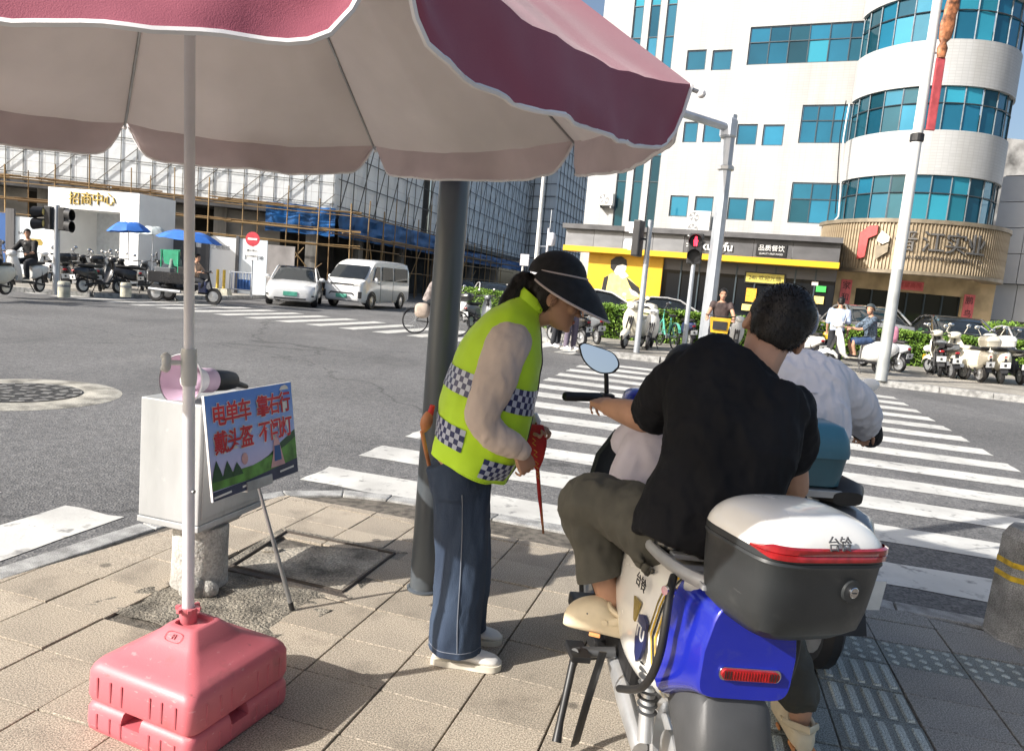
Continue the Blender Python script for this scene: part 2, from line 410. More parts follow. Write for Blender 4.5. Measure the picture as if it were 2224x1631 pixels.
# paving tiles
def tilemat(name, col, col2, stain):
    m = pm(name, col, 0.85, var=0.1, scale=2.6, col2=col2, bump=0.22, bscale=260, orand=0.09, speck=0.5, sscale=190, spec=0.3)
    n = m.node_tree.nodes; L = m.node_tree.links; b = n['Principled BSDF']
    src = b.inputs['Base Color'].links[0].from_socket
    ge = n.new('ShaderNodeNewGeometry'); nz = n.new('ShaderNodeTexNoise'); nz.inputs['Scale'].default_value = 3.1; nz.inputs['Detail'].default_value = 7; nz.inputs['Roughness'].default_value = .65
    L.new(ge.outputs['Position'], nz.inputs['Vector'])
    mr = n.new('ShaderNodeMapRange'); mr.inputs['From Min'].default_value = 0.55; mr.inputs['From Max'].default_value = 0.72; mr.inputs['To Max'].default_value = stain
    L.new(nz.outputs['Fac'], mr.inputs[0])
    mx = n.new('ShaderNodeMix'); mx.data_type = 'RGBA'; mx.inputs['B'].default_value = (0.10, 0.085, 0.07, 1)
    L.new(src, mx.inputs['A']); L.new(mr.outputs[0], mx.inputs['Factor'])
    sp = n.new('ShaderNodeTexVoronoi'); sp.inputs['Scale'].default_value = 2.3; L.new(ge.outputs['Position'], sp.inputs['Vector'])
    m2 = n.new('ShaderNodeMapRange'); m2.inputs['From Min'].default_value = 0.045; m2.inputs['From Max'].default_value = 0.075; m2.inputs['To Min'].default_value = 0.65; m2.inputs['To Max'].default_value = 0
    L.new(sp.outputs['Distance'], m2.inputs[0])
    m6 = n.new('ShaderNodeMix'); m6.data_type = 'RGBA'; m6.inputs['B'].default_value = (0.05, 0.045, 0.04, 1)
    L.new(mx.outputs['Result'], m6.inputs['A']); L.new(m2.outputs[0], m6.inputs['Factor'])
    L.new(m6.outputs['Result'], b.inputs['Base Color'])
    return m
M_TILE = tilemat('paving_tile', (0.375, 0.325, 0.258), (0.318, 0.278, 0.224), 0.5)
M_TILE2 = tilemat('shade_tinted_paving_tile', (0.29, 0.285, 0.265), (0.25, 0.247, 0.235), 0.4)  # right field: its shade is put into the tile colour, greyer and darker
M_TACT = tilemat('tactile_tile', (0.225, 0.25, 0.24), (0.19, 0.212, 0.204), 0.4); M_TACB = tilemat('tactile_bar', (0.40, 0.445, 0.43), (0.34, 0.38, 0.365), 0.35)
half = []
for a, b in zip(inner, inner[1:]):
    d = (b - a).normalized(); half.append(((a.x, a.y), (d.y, -d.x)))
def inview(p, mg=900):
    q = V((p[0], p[1], 0)) - EYE; dz = q.dot(FW)
    if dz < 0.45: return False
    u = IW / 2 + FPX * q.dot(CR) / dz; v = IH / 2 - FPX * q.dot(CU) / dz
    return -mg < u < IW + mg and -mg < v < IH + mg
# left field, aligned with the street corner; right field, aligned with the tactile strip
TX, TY = V((math.cos(rad(-16.3)), math.sin(rad(-16.3)))), V((math.cos(rad(73.7)), math.sin(rad(73.7))))
T0 = gnd(824.7, 1496.6); T0 = V((T0.x, T0.y))
SEAM = (V((0.62, 1.2)), V((0.93, 4.6)))         # line between the two fields, under the scooter
sd = (SEAM[1] - SEAM[0]).normalized(); sn = V((-sd.y, sd.x))
pit = [(-1.24, 4.10), (-0.48, 3.88), (-0.66, 3.25), (-1.36, 3.47)]
patch = [(-1.60, 2.90), (-1.36, 3.47), (-0.66, 3.25), (-0.845, 3.10), (-0.95, 2.78)]
def inside(p, poly):
    c = False; n = len(poly)
    for i in range(n):
        a, b = poly[i], poly[(i + 1) % n]
        if (a[1] > p[1]) != (b[1] > p[1]) and p[0] < (b[0] - a[0]) * (p[1] - a[1]) / (b[1] - a[1]) + a[0]: c = not c
    return c
TILE_MESH = {}
def rect_tile(name, o2, ex, ey, w_, h_, mat, halfs, zt=0.0):
    g = 0.0035; cs = [(g, g), (w_ - g, g), (w_ - g, h_ - g), (g, h_ - g)]
    pts = [(o2.x + ex.x * a + ey.x * b, o2.y + ex.y * a + ey.y * b) for a, b in cs]
    cen = o2 + ex * (w_ / 2) + ey * (h_ / 2)
    if not any(inview(p) for p in pts): return None
    full = all(all((p[0] - q[0]) * nn[0] + (p[1] - q[1]) * nn[1] >= 0 for q, nn in halfs) for p in pts)
    jz = random.uniform(-0.0025, 0.0025) + zt
    if full:
        key = (mat.name, round(w_, 3), round(h_, 3))
        if key not in TILE_MESH:
            t = MB().box((0, 0, -0.02), (w_ - 2 * g, h_ - 2 * g, 0.04)).build(name, mat, bevel=0.0035)
            TILE_MESH[key] = t.data; bpy.data.objects.remove(t)
        o = bpy.data.objects.new(name, TILE_MESH[key]); COL.objects.link(o)
        o.matrix_basis = basis((cen.x, cen.y, jz), (ex.x, ex.y, 0), (ey.x, ey.y, 0), (0, 0, 1)) @ Euler((random.uniform(-.006, .006), random.uniform(-.006, .006), 0)).to_matrix().to_4x4()
        return attach(o, pave)
    pl = clip(pts, halfs)
    if len(pl) < 3: return None
    area = abs(sum(pl[i][0] * pl[(i + 1) % len(pl)][1] - pl[(i + 1) % len(pl)][0] * pl[i][1] for i in range(len(pl)))) / 2
    if area < 0.0012: return None
    return MB().prism(pl, (-0.04, jz)).build(name, mat, pave)
w_, h_ = 0.3125, 0.288
hl = half + [((SEAM[0].x, SEAM[0].y), (sn.x, sn.y))]
for i in range(-16, 12):
    for j in range(-11, 12):
        o2 = T0 + TX * (w_ * i) + TY * (h_ * j); c = o2 + TX * w_ / 2 + TY * h_ / 2
        if inside(c, pit) or inside(c, patch): continue
        rect_tile('paving_tile', o2, TX, TY, w_, h_, M_TILE, hl)
RX, RY = V((math.cos(rad(-13)), math.sin(rad(-13)))), V((math.cos(rad(77)), math.sin(rad(77))))
R0 = V((1.64, 2.60)); tw, th = 0.33, 0.247
hr = half + [((SEAM[0].x, SEAM[0].y), (-sn.x, -sn.y))]
bars = []; dots = []
for i in range(-5, 11):
    for j in range(-5, 9):
        o2 = R0 + RX * (tw * i) + RY * (th * j)
        tact = i in (-1, -2) and j < 2; dot = (i in (-1, -2, 0, 1) and j == 2) or (i >= 0 and j == -2 and False)
        side = (i >= 0 and j in (-2, -1) and False)
        t = rect_tile('tactile_tile' if (tact or dot) else 'paving_tile', o2, RX, RY, tw, th, M_TACT if (tact or dot) else M_TILE2, hr, -0.006 if (tact or dot) else 0)
        if t is None: continue
        if tact:
            for b in range(5 if i == -1 else 4):
                p = o2 + RX * (0.033 + b * 0.062) + RY * 0.02
                if all((p.x - q[0]) * nn[0] + (p.y - q[1]) * nn[1] >= 0.03 for q, nn in hr): bars.append((p, t))
        if dot:
            for a in range(5):
                for b in range(4): dots.append((o2 + RX * (0.036 + a * 0.064) + RY * (0.032 + b * 0.061), t))
bm_bar = MB().loft([[V((x, y, 0)) for x, y in ((0, 0), (.036, 0), (.036, .2), (0, .2))], [V((x, y, .010)) for x, y in ((.005, .005), (.031, .005), (.031, .195), (.005, .195))]]).build('b', M_TACB); bar_me = bm_bar.data; bpy.data.objects.remove(bm_bar)
dt = MB().lathe([(0.018, 0), (0.015, 0.006), (0.008, 0.009)], 10).build('d', M_TACB); dot_me = dt.data; bpy.data.objects.remove(dt)
for p, t in bars:
    o = bpy.data.objects.new('tactile_bar', bar_me); COL.objects.link(o); o.matrix_basis = basis((p.x, p.y, -0.007), (RX.x, RX.y, 0), (RY.x, RY.y, 0), (0, 0, 1)); attach(o, t)
for p, t in dots:
    o = bpy.data.objects.new('tactile_dot', dot_me); COL.objects.link(o); o.matrix_basis = Matrix.Translation((p.x, p.y, -0.007)); attach(o, t)
# rough concrete patch and the sunken utility pit
M_ROUGH = pm('rough_concrete', (0.21, 0.19, 0.155), 0.95, var=0.3, scale=7, bump=1.0, bscale=70, speck=0.45, sscale=160)
def subpoly(poly, z, nn=26, amp=0.01, seed=0):
    xs = [p[0] for p in poly]; ys = [p[1] for p in poly]; x0, x1, y0, y1 = min(xs), max(xs), min(ys), max(ys)
    mb = MB(); 
    a, b, c, d = [V((*p, 0)) for p in poly[:4]]
    vs = [];
    for i in range(nn + 1):
        for j in range(nn + 1):
            p = a.lerp(b, i / nn).lerp(d.lerp(c, i / nn), j / nn)
            vs.append((p.x, p.y, z + amp * noise.noise(V((p.x * 9 + seed, p.y * 9, 0))) + amp * 0.5 * noise.noise(V((p.x * 30, p.y * 30 + seed, 0)))))
    fs = [(i * (nn + 1) + j, (i + 1) * (nn + 1) + j, (i + 1) * (nn + 1) + j + 1, i * (nn + 1) + j + 1) for i in range(nn) for j in range(nn)]
    return mb.add(vs, fs)
subpoly([(-1.72, 2.98), (-1.30, 3.50), (-0.62, 3.27), (-0.92, 2.74)], -0.004, 30, 0.012).build('concrete_patch', M_ROUGH, pave, smooth=True)
pit_o = thing('utility_pit', 'broken concrete utility cover in a rusty steel frame behind the grey pole foot', 'utility cover', (-0.93, 3.68, 0))
M_RUST = pm('rusty_steel', (0.11, 0.09, 0.075), 0.8, 0.35, var=0.4, scale=14, bump=0.5, bscale=90, col2=(0.06, 0.055, 0.05))
P4 = [V((*p, 0)) for p in pit]; pc = sum(P4, V()) / 4
for i in range(4):
    a, b = P4[i], P4[(i + 1) % 4]; a2, b2 = a.lerp(pc, 0.16), b.lerp(pc, 0.16)
    MB().prism([(q.x, q.y) for q in (a2, b2, b, a)][::-1], (-0.03, 0.003 - 0.003 * (i % 2))).build('frame_edge', M_ROUGH if i != 2 else M_RUST, pit_o, bevel=0.003)
    a3, b3 = a.lerp(pc, 0.15), b.lerp(pc, 0.15)
    pole('steel_lip', (a3.x, a3.y, 0.003), (b3.x, b3.y, 0.003), 0.008, M_RUST, pit_o)
MB().prism([(q.x, q.y) for q in (pc + (p - pc) * 0.86 for p in P4)], (-0.05, -0.022)).build('pit_floor', pm('pit_dark', (0.05, 0.045, 0.04), 0.95, var=0.3), pit_o)
inn = [pc + (p - pc) * 0.8 for p in P4]
q0, q1, q2, q3 = inn
def lidpoly(pts, name, z):
    o = MB().prism([(p.x, p.y) for p in pts][::-1], (-0.02, z)).build(name, pm('slab_concrete', (0.30, 0.27, 0.22), 0.95, var=0.3, scale=5, bump=0.6, bscale=60, speck=0.3, sscale=120), pit_o, bevel=0.005); return o
cut = [q0.lerp(q3, 0.45), q0.lerp(q1, 0.25).lerp(q3, 0.42), q0.lerp(q1, 0.42).lerp(q3, 0.18), q0.lerp(q1, 0.6).lerp(q3, 0.1), q1.lerp(q0, 0.25)]
lidpoly(cut + [q1, q2, q3], 'cover_slab', 0.004)
lidpoly([q0.lerp(q1, .06).lerp(q3, .5), q0.lerp(q1, .3).lerp(q3, .45), q0.lerp(q1, .34).lerp(q3, .55), q0.lerp(q1, .1).lerp(q3, .62)], 'broken_piece', 0.016)
# round manhole out on the road
mh = thing('manhole', 'round cast iron manhole cover in a pale concrete collar on the road', 'manhole cover', (-4.93, 7.32, RZ))
M_COLLAR = pm('collar_concrete', (0.34, 0.325, 0.28), 0.9, var=0.25, scale=5, bump=0.4, bscale=60)
MB().lathe([(0.56, 0.004), (0.58, 0.012), (0.84, 0.012), (0.93, 0.002)], 40, mh.location, caps=False).build('collar', M_COLLAR, mh, smooth=True)
M_IRON = pm('cast_iron', (0.07, 0.068, 0.065), 0.55, 0.6, var=0.35, scale=25, bump=0.3)
MB().lathe([(0.001, 0.008), (0.55, 0.008), (0.57, 0.014)], 32, mh.location).build('cover', M_IRON, mh)
M_IRON2 = pm('worn_iron', (0.32, 0.31, 0.29), 0.45, 0.7, var=0.3, scale=25)
for r in (0.12, 0.26, 0.4, 0.52):
    n = max(5, int(r * 34))
    for k in range(n):
        a0 = 2 * math.pi * k / n; a1 = a0 + 2 * math.pi / n * 0.62
        MB().add([(mh.location.x + rr * math.cos(a), mh.location.y + rr * math.sin(a), RZ + 0.018) for rr, a in ((r - .04, a0), (r - .04, a1), (r + .04, a1), (r + .04, a0))], [(0, 1, 2, 3)]).build('raised_stud', M_IRON2, mh)
# far pavements
FZ = 0.10
M_FARP = pm('far_pavement', (0.34, 0.315, 0.27), 0.9, var=0.2, scale=0.8, bump=0.3, bscale=30, speck=0.15, sscale=14)
fl = MB().prism([(-60, 22.4), (-15.5, 21.9), (-13.0, 22.6), (-11.9, 24.2), (-10.9, 27.5), (-10.6, 33), (-10.4, 60), (-60, 60)], (-0.08, FZ)).build('far_pavement', M_FARP); struct(fl)
fr_edge = [(1.0, 60), (0.9, 20.6), (1.25, 18.6), (2.1, 17.6), (3.4, 17.15), (8.2, 16.2), (11, 15.15), (16, 13.6), (40, 8.0)]
fr = MB().prism([(40, 60)] + fr_edge, (-0.08, FZ)).build('far_pavement', M_FARP); struct(fr)
def kerbline(pts, parent, wd=0.16, ln=0.95):
    pts = [V((x, y, 0)) for x, y in pts]; acc = dens(pts, ln)
    for a, b in zip(acc, acc[1:]):
        d = (b - a).normalized(); n = V((d.y, -d.x, 0))
        a2, b2 = a + d * 0.006 - n * 0.0, b - d * 0.006
        MB().prism([(q.x, q.y) for q in (a2 - n * wd, a2, b2, b2 - n * wd)], (-0.09, FZ + 0.012)).build('kerb_stone', M_KERB, parent)
kerbline([(0.9, 26), (0.9, 20.6), (1.25, 18.6), (2.1, 17.6), (3.4, 17.15), (8.2, 16.2), (11, 15.15), (16, 13.6)][::-1], fr)
kerbline([(-24, 22.1), (-15.5, 21.9), (-13.0, 22.6), (-11.9, 24.2), (-10.9, 27.5), (-10.6, 33)][::-1], fl)
# ================================================================== BUILDINGS
def wall_frame(p0, p1):
    """frame of an upright wall running p0 -> p1 as seen left to right; n points to the viewer"""
    p0, p1 = V((p0[0], p0[1], 0)), V((p1[0], p1[1], 0)); x = (p1 - p0).normalized(); n = V((x.y, -x.x, 0))
    return dict(o=p0, x=x, n=n, L=(p1 - p0).length, M=basis(p0, x, (0, 0, 1), n))
def wl(F, u, v, off=0.0):                        # position on that wall: (along, height)
    p = onp(u, v, F['o'] + F['n'] * off, F['n']); d = p - F['o']; return d.dot(F['x']), p.z
def wbox(F, s0, s1, z0, z1, d0, d1):             # matrix of a unit cube on a wall
    return F['M'] @ Matrix.Translation(((s0 + s1) / 2, (z0 + z1) / 2, (d0 + d1) / 2)) @ Matrix.Diagonal((s1 - s0, z1 - z0, d1 - d0, 1))
def tiledwall(name, col, tw, th, grout, rough=0.55, streak=0.25):
    m = bpy.data.materials.new(name); m.use_nodes = True; n = m.node_tree.nodes; L = m.node_tree.links; b = n['Principled BSDF']
    tc = n.new('ShaderNodeTexCoord'); mp = n.new('ShaderNodeMapping'); L.new(tc.outputs['UV'], mp.inputs[0])
    br = n.new('ShaderNodeTexBrick'); br.offset = 0; br.inputs['Scale'].default_value = 1; br.inputs['Brick Width'].default_value = tw; br.inputs['Row Height'].default_value = th
    br.inputs['Mortar Size'].default_value = min(tw, th) * 0.09; br.inputs['Color1'].default_value = (*col, 1); br.inputs['Color2'].default_value = (*[c * 0.93 for c in col], 1); br.inputs['Mortar'].default_value = (*[c * grout for c in col], 1)
    L.new(mp.outputs[0], br.inputs['Vector'])
    nz = n.new('ShaderNodeTexNoise'); nz.inputs['Scale'].default_value = 1.0; nz.inputs['Detail'].default_value = 6
    m2 = n.new('ShaderNodeMapping'); m2.inputs['Scale'].default_value = (0.9, 0.12, 1); L.new(tc.outputs['UV'], m2.inputs[0]); L.new(m2.outputs[0], nz.inputs['Vector'])
    r = n.new('ShaderNodeMapRange'); r.inputs['From Min'].default_value = 0.45; r.inputs['From Max'].default_value = 0.75; r.inputs['To Max'].default_value = streak; L.new(nz.outputs['Fac'], r.inputs[0])
    mx = n.new('ShaderNodeMix'); mx.data_type = 'RGBA'; mx.inputs['B'].default_value = (0.22, 0.205, 0.17, 1); L.new(br.outputs['Color'], mx.inputs['A']); L.new(r.outputs[0], mx.inputs['Factor'])
    L.new(mx.outputs['Result'], b.inputs['Base Color']); b.inputs['Roughness'].default_value = rough
    return m
M_WT = tiledwall('white_wall_tile', (0.428, 0.436, 0.438), 0.24, 0.12, 0.82, .55, .45)
def glassmat(name, col, rough=0.03, orand=0.25, spec=0.5, metal=0.35):
    m = pm(name, col, rough, metal, var=0.06, scale=0.6, rvar=0.02, spec=spec, orand=orand); return m
M_TEAL = glassmat('teal_glass', (0.018, 0.145, 0.235), 0.04, 0.45)
M_TEALL = glassmat('light_teal_glass', (0.035, 0.28, 0.38), 0.08, 0.3)
M_TEALD = glassmat('dark_teal_glass', (0.012, 0.075, 0.11), 0.04, 0.3)
M_FRM = pm('dark_window_frame', (0.05, 0.07, 0.085), 0.45, 0.3)
M_DKGL = glassmat('dark_shop_glass', (0.008, 0.010, 0.013), 0.05, 0.2, 0.3, 0.0)
M_WHITE = pm('white_paint', (0.74, 0.73, 0.70), 0.5, var=0.06, scale=3)
M_DGREY = pm('dark_grey_panel', (0.10, 0.10, 0.105), 0.5, 0.2, var=0.15, scale=1.5)
M_MGREY = pm('grey_panel', (0.22, 0.225, 0.235), 0.45, 0.3, var=0.12, scale=1.2)
M_YEL = pm('yellow_panel', (0.68, 0.40, 0.015), 0.45, var=0.05, scale=2)
M_BLK = pm('black_plastic', (0.012, 0.012, 0.013), 0.45, var=0.15, scale=12)
M_LGREY = pm('light_grey_metal', (0.48, 0.49, 0.5), 0.4, 0.5, var=0.08, scale=6)
def quadwall(name, F, s0, s1, z0, z1, mat, parent, holes=(), d=0.0):
    """a wall sheet with openings cut as a grid; uv in metres"""
    xs = sorted({s0, s1, *[min(max(h[i], s0), s1) for h in holes for i in (0, 1)]}); zs = sorted({z0, z1, *[min(max(h[i], z0), z1) for h in holes for i in (2, 3)]})
    vs, fs, uv = [], [], []
    for a, b in zip(xs, xs[1:]):
        for c, e in zip(zs, zs[1:]):
            mx_, mz = (a + b) / 2, (c + e) / 2
            if any(h[0] < mx_ < h[1] and h[2] < mz < h[3] for h in holes): continue
            k = len(vs); vs += [F['M'] @ V((x, z, d)) for x, z in ((a, c), (b, c), (b, e), (a, e))]; fs.append((k, k + 1, k + 2, k + 3)); uv.append(((a, c), (b, c), (b, e), (a, e)))
    for h in holes:                               # reveals
        a, b, c, e = h
        for (x0, y0), (x1, y1) in (((a, c), (b, c)), ((b, c), (b, e)), ((b, e), (a, e)), ((a, e), (a, c))):
            k = len(vs); vs += [F['M'] @ V(q) for q in ((x0, y0, d), (x1, y1, d), (x1, y1, d - 0.22), (x0, y0, d - 0.22))]; fs.append((k, k + 1, k + 2, k + 3)); uv.append(((0.03, 0.03),) * 4)
    return MB().add(vs, fs, uv).build(name, mat, parent)
def window(F, a, b, c, e, parent, cols=1, rows=(1.0,), d=-0.12, opens=(), pick=None):
    """one window: frame bars around panes; thing > window > pane"""
    win = MB()
    fw = 0.045
    def bar(x0, x1, z0, z1): win.add([F['M'] @ V(p) for p in ((x0, z0, d), (x1, z0, d), (x1, z1, d), (x0, z1, d), (x0, z0, d + .07), (x1, z0, d + .07), (x1, z1, d + .07), (x0, z1, d + .07))], [(0, 3, 2, 1), (4, 5, 6, 7), (0, 1, 5, 4), (1, 2, 6, 5), (2, 3, 7, 6), (3, 0, 4, 7)])
    bar(a, b, c, c + fw); bar(a, b, e - fw, e); bar(a, a + fw, c + fw, e - fw); bar(b - fw, b, c + fw, e - fw)
    cw = (b - a - 2 * fw) / cols; zc = c + fw; H = e - c - 2 * fw; tot = sum(rows)
    zb = [zc]
    for r in rows: zb.append(zb[-1] + H * r / tot)
    for k in range(1, cols): bar(a + fw + cw * k - .02, a + fw + cw * k + .02, c + fw, e - fw)
    for z in zb[1:-1]: bar(a + fw, b - fw, z - .02, z + .02)
    w_o = win.build('window', M_FRM, parent)
    for i in range(cols):
        for j in range(len(rows)):
            x0, x1, z0, z1 = a + fw + cw * i + .012, a + fw + cw * (i + 1) - .012, zb[j] + .012, zb[j + 1] - .012
            mt = (pick(i, j) if pick else None) or (M_TEAL if random.random() > 0.12 else random.choice((M_TEALL, M_TEALD)))
            tl = random.uniform(-0.012, 0.012); t2 = random.uniform(-0.008, 0.008)
            MB().add([F['M'] @ V((x, z, d + .02 + tl * sx + t2 * sz)) for x, z, sx, sz in ((x0, z0, -1, -1), (x1, z0, 1, -1), (x1, z1, 1, 1), (x0, z1, -1, 1))], [(0, 1, 2, 3)]).build('pane', mt, w_o)
    return w_o
# ---------------- white office block with teal glass
p1, p0 = at(1856, 560, 35.0), at(1283, 560, 40.2)
WB = wall_frame(p0, p1)
office = thing('office_building', 'white tiled office block with teal glass windows behind the yellow and black shop', 'building', WB['o'])
holes = []
def px(u0, v0, u1, v1):
    s0, za = wl(WB, u0, v0); s1, zb = wl(WB, u1, v1); s2, zc = wl(WB, u0, v1); s3, zd = wl(WB, u1, v0)
    return ((s0 + s2) / 2, (s1 + s3) / 2, (zb + zc) / 2, (za + zd) / 2)
small = [px(*q) for q in ((1491, 109, 1533, 153), (1546, 109, 1589, 153), (1484, 265, 1515, 310), (1527, 267, 1568, 310), (1600, 270, 1644, 315), (1656, 271, 1702, 317), (1454, 425, 1494, 471), (1508, 427, 1548, 472), (1580, 430, 1623, 478), (1635, 433, 1680, 481))]
strips = []
for (ut, ub) in ((1379, 1329), (1415, 1363), (1451, 1398)):
    a = wl(WB, ut, 0)[0]; b = wl(WB, ut + 22, 0)[0]; strips.append((a, b, 4.8, 18.4))
bands = [px(1624, 78, 1872, 156), px(1737, 239, 1856, 320), px(1715, 399, 1834, 486)]
WL = WB['L']
bands = [(a, min(b, WL + 0.6), c, e) for a, b, c, e in bands]
bands = [(bands[0][0], WL + .35, 12.85, 14.6), (bands[1][0], WL + .35, 9.2, 10.95), (bands[2][0], WL + .35, 5.5, 7.4)]
quadwall('wall', WB, -0.6, WL + 0.4, 0, 19.0, M_WT, office, small + strips + bands)
WBs = wall_frame((WB['o'] + WB['x'] * -0.6 - WB['n'] * 12)[:2], (WB['o'] + WB['x'] * -0.6)[:2])
quadwall('side_wall', WBs, 0, 12, 0, 19.0, M_WT, office)
for h in small: window(WB, *h, office, 1, (1,), pick=lambda i, j: M_TEAL)
for q, h in enumerate(strips):
    window(WB, *h, office, 1, (2.2, 1.2, 2.0, 1.3, 2.0, 1.4, 2.2), pick=lambda i, j: M_TEALD if j < 2 else (M_TEALL if j in (3, 6) else M_TEAL))
window(WB, *bands[0], office, 7, (1.5, 1)); window(WB, *bands[1], office, 5, (1.5, 1)); window(WB, *bands[2], office, 4, (1.5, 1))
# round corner tower of the same block
TR = 3.24; jx = WB['o'] + WB['x'] * (WL + 0.2)
TC = V((17.5, 34.54, 0))
tower = office
def arcring(r, z, a0=rad(168), a1=rad(380), n=40): return [V((TC.x + r * math.cos(a0 + (a1 - a0) * k / n), TC.y + r * math.sin(a0 + (a1 - a0) * k / n), z)) for k in range(n + 1)]
def arcband(name, r, z0, z1, mat, dz=0.0, th=0.0):
    mb = MB(); a = arcring(r, z0); b = arcring(r, z1); n = len(a)
    uv = []; vs = a + b; fs = []
    for k in range(n - 1):
        fs.append((k, k + 1, n + k + 1, n + k)); l = r * rad(212) / 40
        uv.append(((k * l, z0), ((k + 1) * l, z0), ((k + 1) * l, z1), (k * l, z1)))
    if th:
        c = arcring(r - th, z0); d = arcring(r - th, z1); vs += c + d
        for k in range(n - 1):
            fs.append((k, 2 * n + k, 2 * n + k + 1, k + 1)); uv.append(((0, 0),) * 4)
            fs.append((n + k, n + k + 1, 3 * n + k + 1, 3 * n + k)); uv.append(((0, 0),) * 4)
    o = mb.add(vs, fs, uv).build(name, mat, tower, smooth=True, auto=30); return o
for z0, z1 in ((7.4, 9.2), (10.95, 12.75), (14.6, 19.0)): arcband('curved_wall', TR, z0, z1, M_WT, th=0.3)
NP = 15
for z0, z1 in ((5.5, 7.4), (9.2, 10.95), (12.75, 14.6)):
    fr_ = MB(); 
    for k in range(NP + 1):
        a = rad(168) + rad(212) * k / NP; c = V((TC.x + (TR - .1) * math.cos(a), TC.y + (TR - .1) * math.sin(a), 0))
        fr_.cyl(c + V((0, 0, z0)), c + V((0, 0, z1)), 0.03, n=4)
    zm = z0 + (z1 - z0) * 0.62
    ring = [p for p in arcring(TR - .1, zm)]; fr_.tube(ring, 0.03, 4)
    wo = fr_.build('window', M_FRM, tower)
    for k in range(NP):
        for (za, zb) in ((z0, zm), (zm, z1)):
            a0, a1 = rad(168) + rad(212) * (k + .03) / NP, rad(168) + rad(212) * (k + .97) / NP; r = TR - .14; e = random.uniform(-.02, .02)
            q = [(r + e, a0, za), (r - e, a1, za), (r - e + random.uniform(-.01, .01), a1, zb), (r + e, a0, zb)]
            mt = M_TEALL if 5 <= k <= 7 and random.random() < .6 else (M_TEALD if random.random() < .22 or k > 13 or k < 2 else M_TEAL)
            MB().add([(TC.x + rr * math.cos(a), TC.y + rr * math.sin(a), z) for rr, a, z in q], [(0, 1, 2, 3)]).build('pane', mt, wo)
M_RIB = pm('brown_rib', (0.37, 0.30, 0.205), 0.5, 0.2, var=0.15, scale=3)
M_RIBD = pm('brown_trim', (0.21, 0.175, 0.125), 0.5, 0.25, var=0.12, scale=3)
SR = TR + 0.55
arcband('sign_backing', SR, 3.42, 5.36, M_RIB, th=0.5); arcband('sign_top_trim', SR + .12, 5.36, 5.52, M_RIBD, th=0.9); arcband('sign_bottom_trim', SR + .08, 3.28, 3.42, M_RIBD, th=0.8)
rb = MB().loft([[V((-.03, 0, 0)), V((.03, 0, 0)), V((.018, -.07, 0)), V((-.018, -.07, 0))], [V((-.03, 0, 1.94)), V((.03, 0, 1.94)), V((.018, -.07, 1.94)), V((-.018, -.07, 1.94))]]).build('rib', M_RIB); rbm = rb.data; bpy.data.objects.remove(rb)
for k in range(96):
    a = rad(176) + rad(196) * k / 95
    o = bpy.data.objects.new('rib', rbm); COL.objects.link(o)
    o.matrix_basis = Matrix.Translation((TC.x + SR * math.cos(a), TC.y + SR * math.sin(a), 3.42)) @ Matrix.Rotation(a + math.pi / 2, 4, 'Z'); attach(o, tower)
def on_arc(a, z, r): return basis((TC.x + r * math.cos(a), TC.y + r * math.sin(a), z), (-math.sin(a), math.cos(a), 0), (0, 0, 1), (math.cos(a), math.sin(a), 0))
M_LET = pm('grey_lettering', (0.16, 0.155, 0.15), 0.4, 0.5); M_RED = pm('red_panel', (0.50, 0.05, 0.05), 0.45); M_LETD = pm('dark_lettering', (0.05, 0.045, 0.04), 0.5)
def arc_of(u, v, r=SR + .1):                     # angle on the sign cylinder behind a photo position
    d = ray(u, v); ox, oy = EYE.x - TC.x, EYE.y - TC.y; A = d.x ** 2 + d.y ** 2; B = 2 * (ox * d.x + oy * d.y); Cc = ox * ox + oy * oy - r * r
    t = (-B - math.sqrt(max(0, B * B - 4 * A * Cc))) / (2 * A); p = EYE + d * t; return math.atan2(p.y - TC.y, p.x - TC.x), p.z
for ch, u, v in (('晋', 1965, 535), ('江', 2025, 541), ('实', 2074, 548), ('业', 2117, 555)):
    a, z = arc_of(u, v); text('sign_character', ch, 0.92, M_LET, on_arc(a, 4.56, SR + .1), tower, depth=0.08)
for wd_, u, v in (('JINJIANG', 1975, 556), ('INDUSTRY', 2018, 560), ('MANAGEMENT LTD', 2088, 568)):
    a, z = arc_of(u, v); text('sign_lettering', wd_, 0.2, M_LETD, on_arc(a, 3.96, SR + .1), tower, depth=0.03)
la, lz = arc_of(1900, 530); LM = on_arc(la, 4.42, SR + .1)
M_CREAM = pm('cream_panel', (0.75, 0.70, 0.6), 0.5)
for nm, poly, mt in (('logo_red', [(-.55, -.55), (-.28, -.45), (-.24, .22), (.05, .36), (.05, .68), (-.25, .68), (-.55, .42)], M_RED), ('logo_white', [(.1, .3), (.22, .5), (.5, .3), (.5, .12), (.3, .02), (.1, .12)], M_CREAM), ('logo_brown', [(.1, -.55), (.08, 0), (.3, -.06), (.5, .06), (.5, -.25)], M_RIBD)):
    MB().prism([(x * 1.15, y * 1.15) for x, y in poly], (0.0, 0.09), LM).build(nm, mt, tower)
